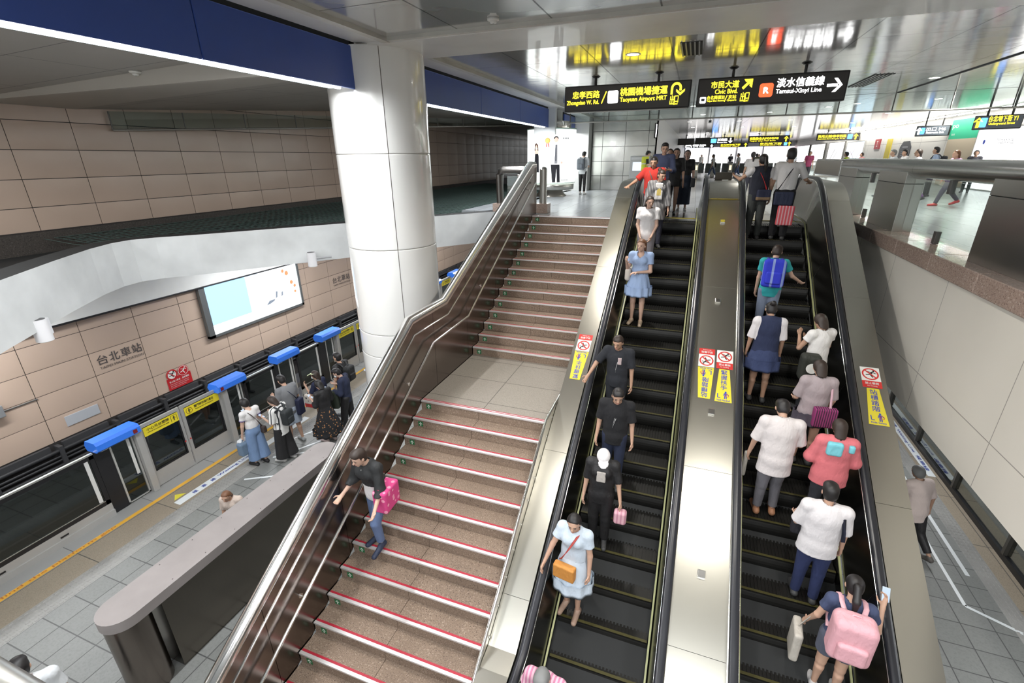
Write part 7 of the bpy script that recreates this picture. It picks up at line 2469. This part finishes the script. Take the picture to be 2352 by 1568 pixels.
# ------------------------------------------------------------------ lights, world, camera
def area(name, loc, sx, sy, power, col=(1, 1, 1), rot=(0, 0, 0), spread=180):
    l = bpy.data.lights.new(name, 'AREA')
    l.shape = 'RECTANGLE'
    l.size, l.size_y = sx, sy
    l.energy = power
    l.color = col
    l.spread = math.radians(spread)
    o = bpy.data.objects.new(name, l)
    o.location = loc
    o.rotation_euler = rot
    COL.objects.link(o)
    return o


COOL = (.96, .98, 1.0)
# tube lamps under the blue beams
area('beam_lamp', (-5.30, 3.0, 2.412), .06, 7.6, 270, COOL)
area('beam_lamp', (-5.30, 13.1, 2.412), .06, 8.6, 230, COOL)
area('beam_lamp', (-5.30, 21.2, 2.412), .06, 1.8, 70, COOL)
# downlights and lamp rows of the concourse ceiling
for x, y, p in ((-1.29, 9.74, 60), (1.2, 4.5, 45), (-1.6, 4.2, 45), (5.08, 15.4, 110), (1.4, 16.2, 34), (7.5, 10, 200), (6.8, 18.5, 90), (.5, 21, 40), (5, 22, 60), (1, 30, 26), (6.5, 31, 50), (2, 42, 30), (7.5, 43, 45), (2, 56, 40), (8, 57, 40), (-3, 16.5, 16)):
    l = bpy.data.lights.new('ceiling_lamp', 'SPOT')
    l.energy = p * 7
    l.spot_size = math.radians(140)
    l.spot_blend = .8
    l.shadow_soft_size = .14
    l.color = (1, .965, .90)
    o = bpy.data.objects.new('ceiling_lamp', l)
    o.location = (x, y, 3.05)
    COL.objects.link(o)
area('wall_lamp', (10.55, 33, 2.98), .2, 34, 300, (1, .98, .94))
# lamps under the slabs over the platform and the track
for x, y, p in ((-8.2, 14.5, 130), (-8.2, 22, 150), (-10.9, 10.8, 150), (-11.6, 20, 150), (-11.6, 3.2, 120), (-11.0, -2.5, 50), (-7.2, 30, 120)):
    area('platform_lamp', (x, y, -.92), .3, 3.0, p, COOL)
for y in (0, 5, 10, 15):
    area('platform_lamp', (4.6, y, -2.25), .25, 2.4, 40, COOL)
# unseen fill lights added around the viewer to brighten the hall
area('fill_lamp', (-8.6, -3.6, 2.4), .3, 4.0, 240, COOL)
area('fill_lamp', (-10.5, 2.0, 2.35), .3, 4.0, 90, COOL)
for x in (-2.5, 1.0, 4.5):
    area('fill_lamp', (x, -1.4, 3.05), .25, 2.4, 150, COOL)
area('fill_lamp', (-7.5, -3.4, -1.0), .3, 4.0, 100, COOL)
area('fill_lamp', (1, 1.5, -.6), 3, .3, 60, COOL)

w = bpy.data.worlds.new('World')
w.use_nodes = True
bg = w.node_tree.nodes['Background']
bg.inputs[0].default_value = (.93, .97, 1.0, 1)
bg.inputs[1].default_value = .85
SC.world = w

cam = bpy.data.cameras.new('Camera')
cam.sensor_width = 36
cam.sensor_fit = 'HORIZONTAL'
cam.lens = 1072.8 / 2352 * 36
cam.clip_start = .05
cam.clip_end = 300
co = bpy.data.objects.new('Camera', cam)
yaw, pitch, roll = math.radians(-20.5), math.radians(21.387), math.radians(.57)
f = Vector((math.sin(yaw) * math.cos(pitch), math.cos(yaw) * math.cos(pitch), -math.sin(pitch)))
r = Vector((math.cos(yaw), -math.sin(yaw), 0))
d = f.cross(r)
r2 = r * math.cos(roll) + d * math.sin(roll)
d2 = d * math.cos(roll) - r * math.sin(roll)
co.matrix_world = Matrix(((r2.x, -d2.x, -f.x, 0), (r2.y, -d2.y, -f.y, 0), (r2.z, -d2.z, -f.z, 1.4), (0, 0, 0, 1)))
COL.objects.link(co)
SC.camera = co
SC.view_settings.view_transform = 'Standard'
SC.view_settings.look = 'None'
SC.view_settings.exposure = 0.5
SC.view_settings.gamma = 1.0
SC.view_settings.use_curve_mapping = False
SC.cycles.max_bounces = 7
SC.cycles.diffuse_bounces = 4
SC.cycles.glossy_bounces = 4
SC.cycles.transparent_max_bounces = 10
SC.cycles.caustics_reflective = False
SC.cycles.caustics_refractive = False
SC.cycles.sample_clamp_indirect = 6
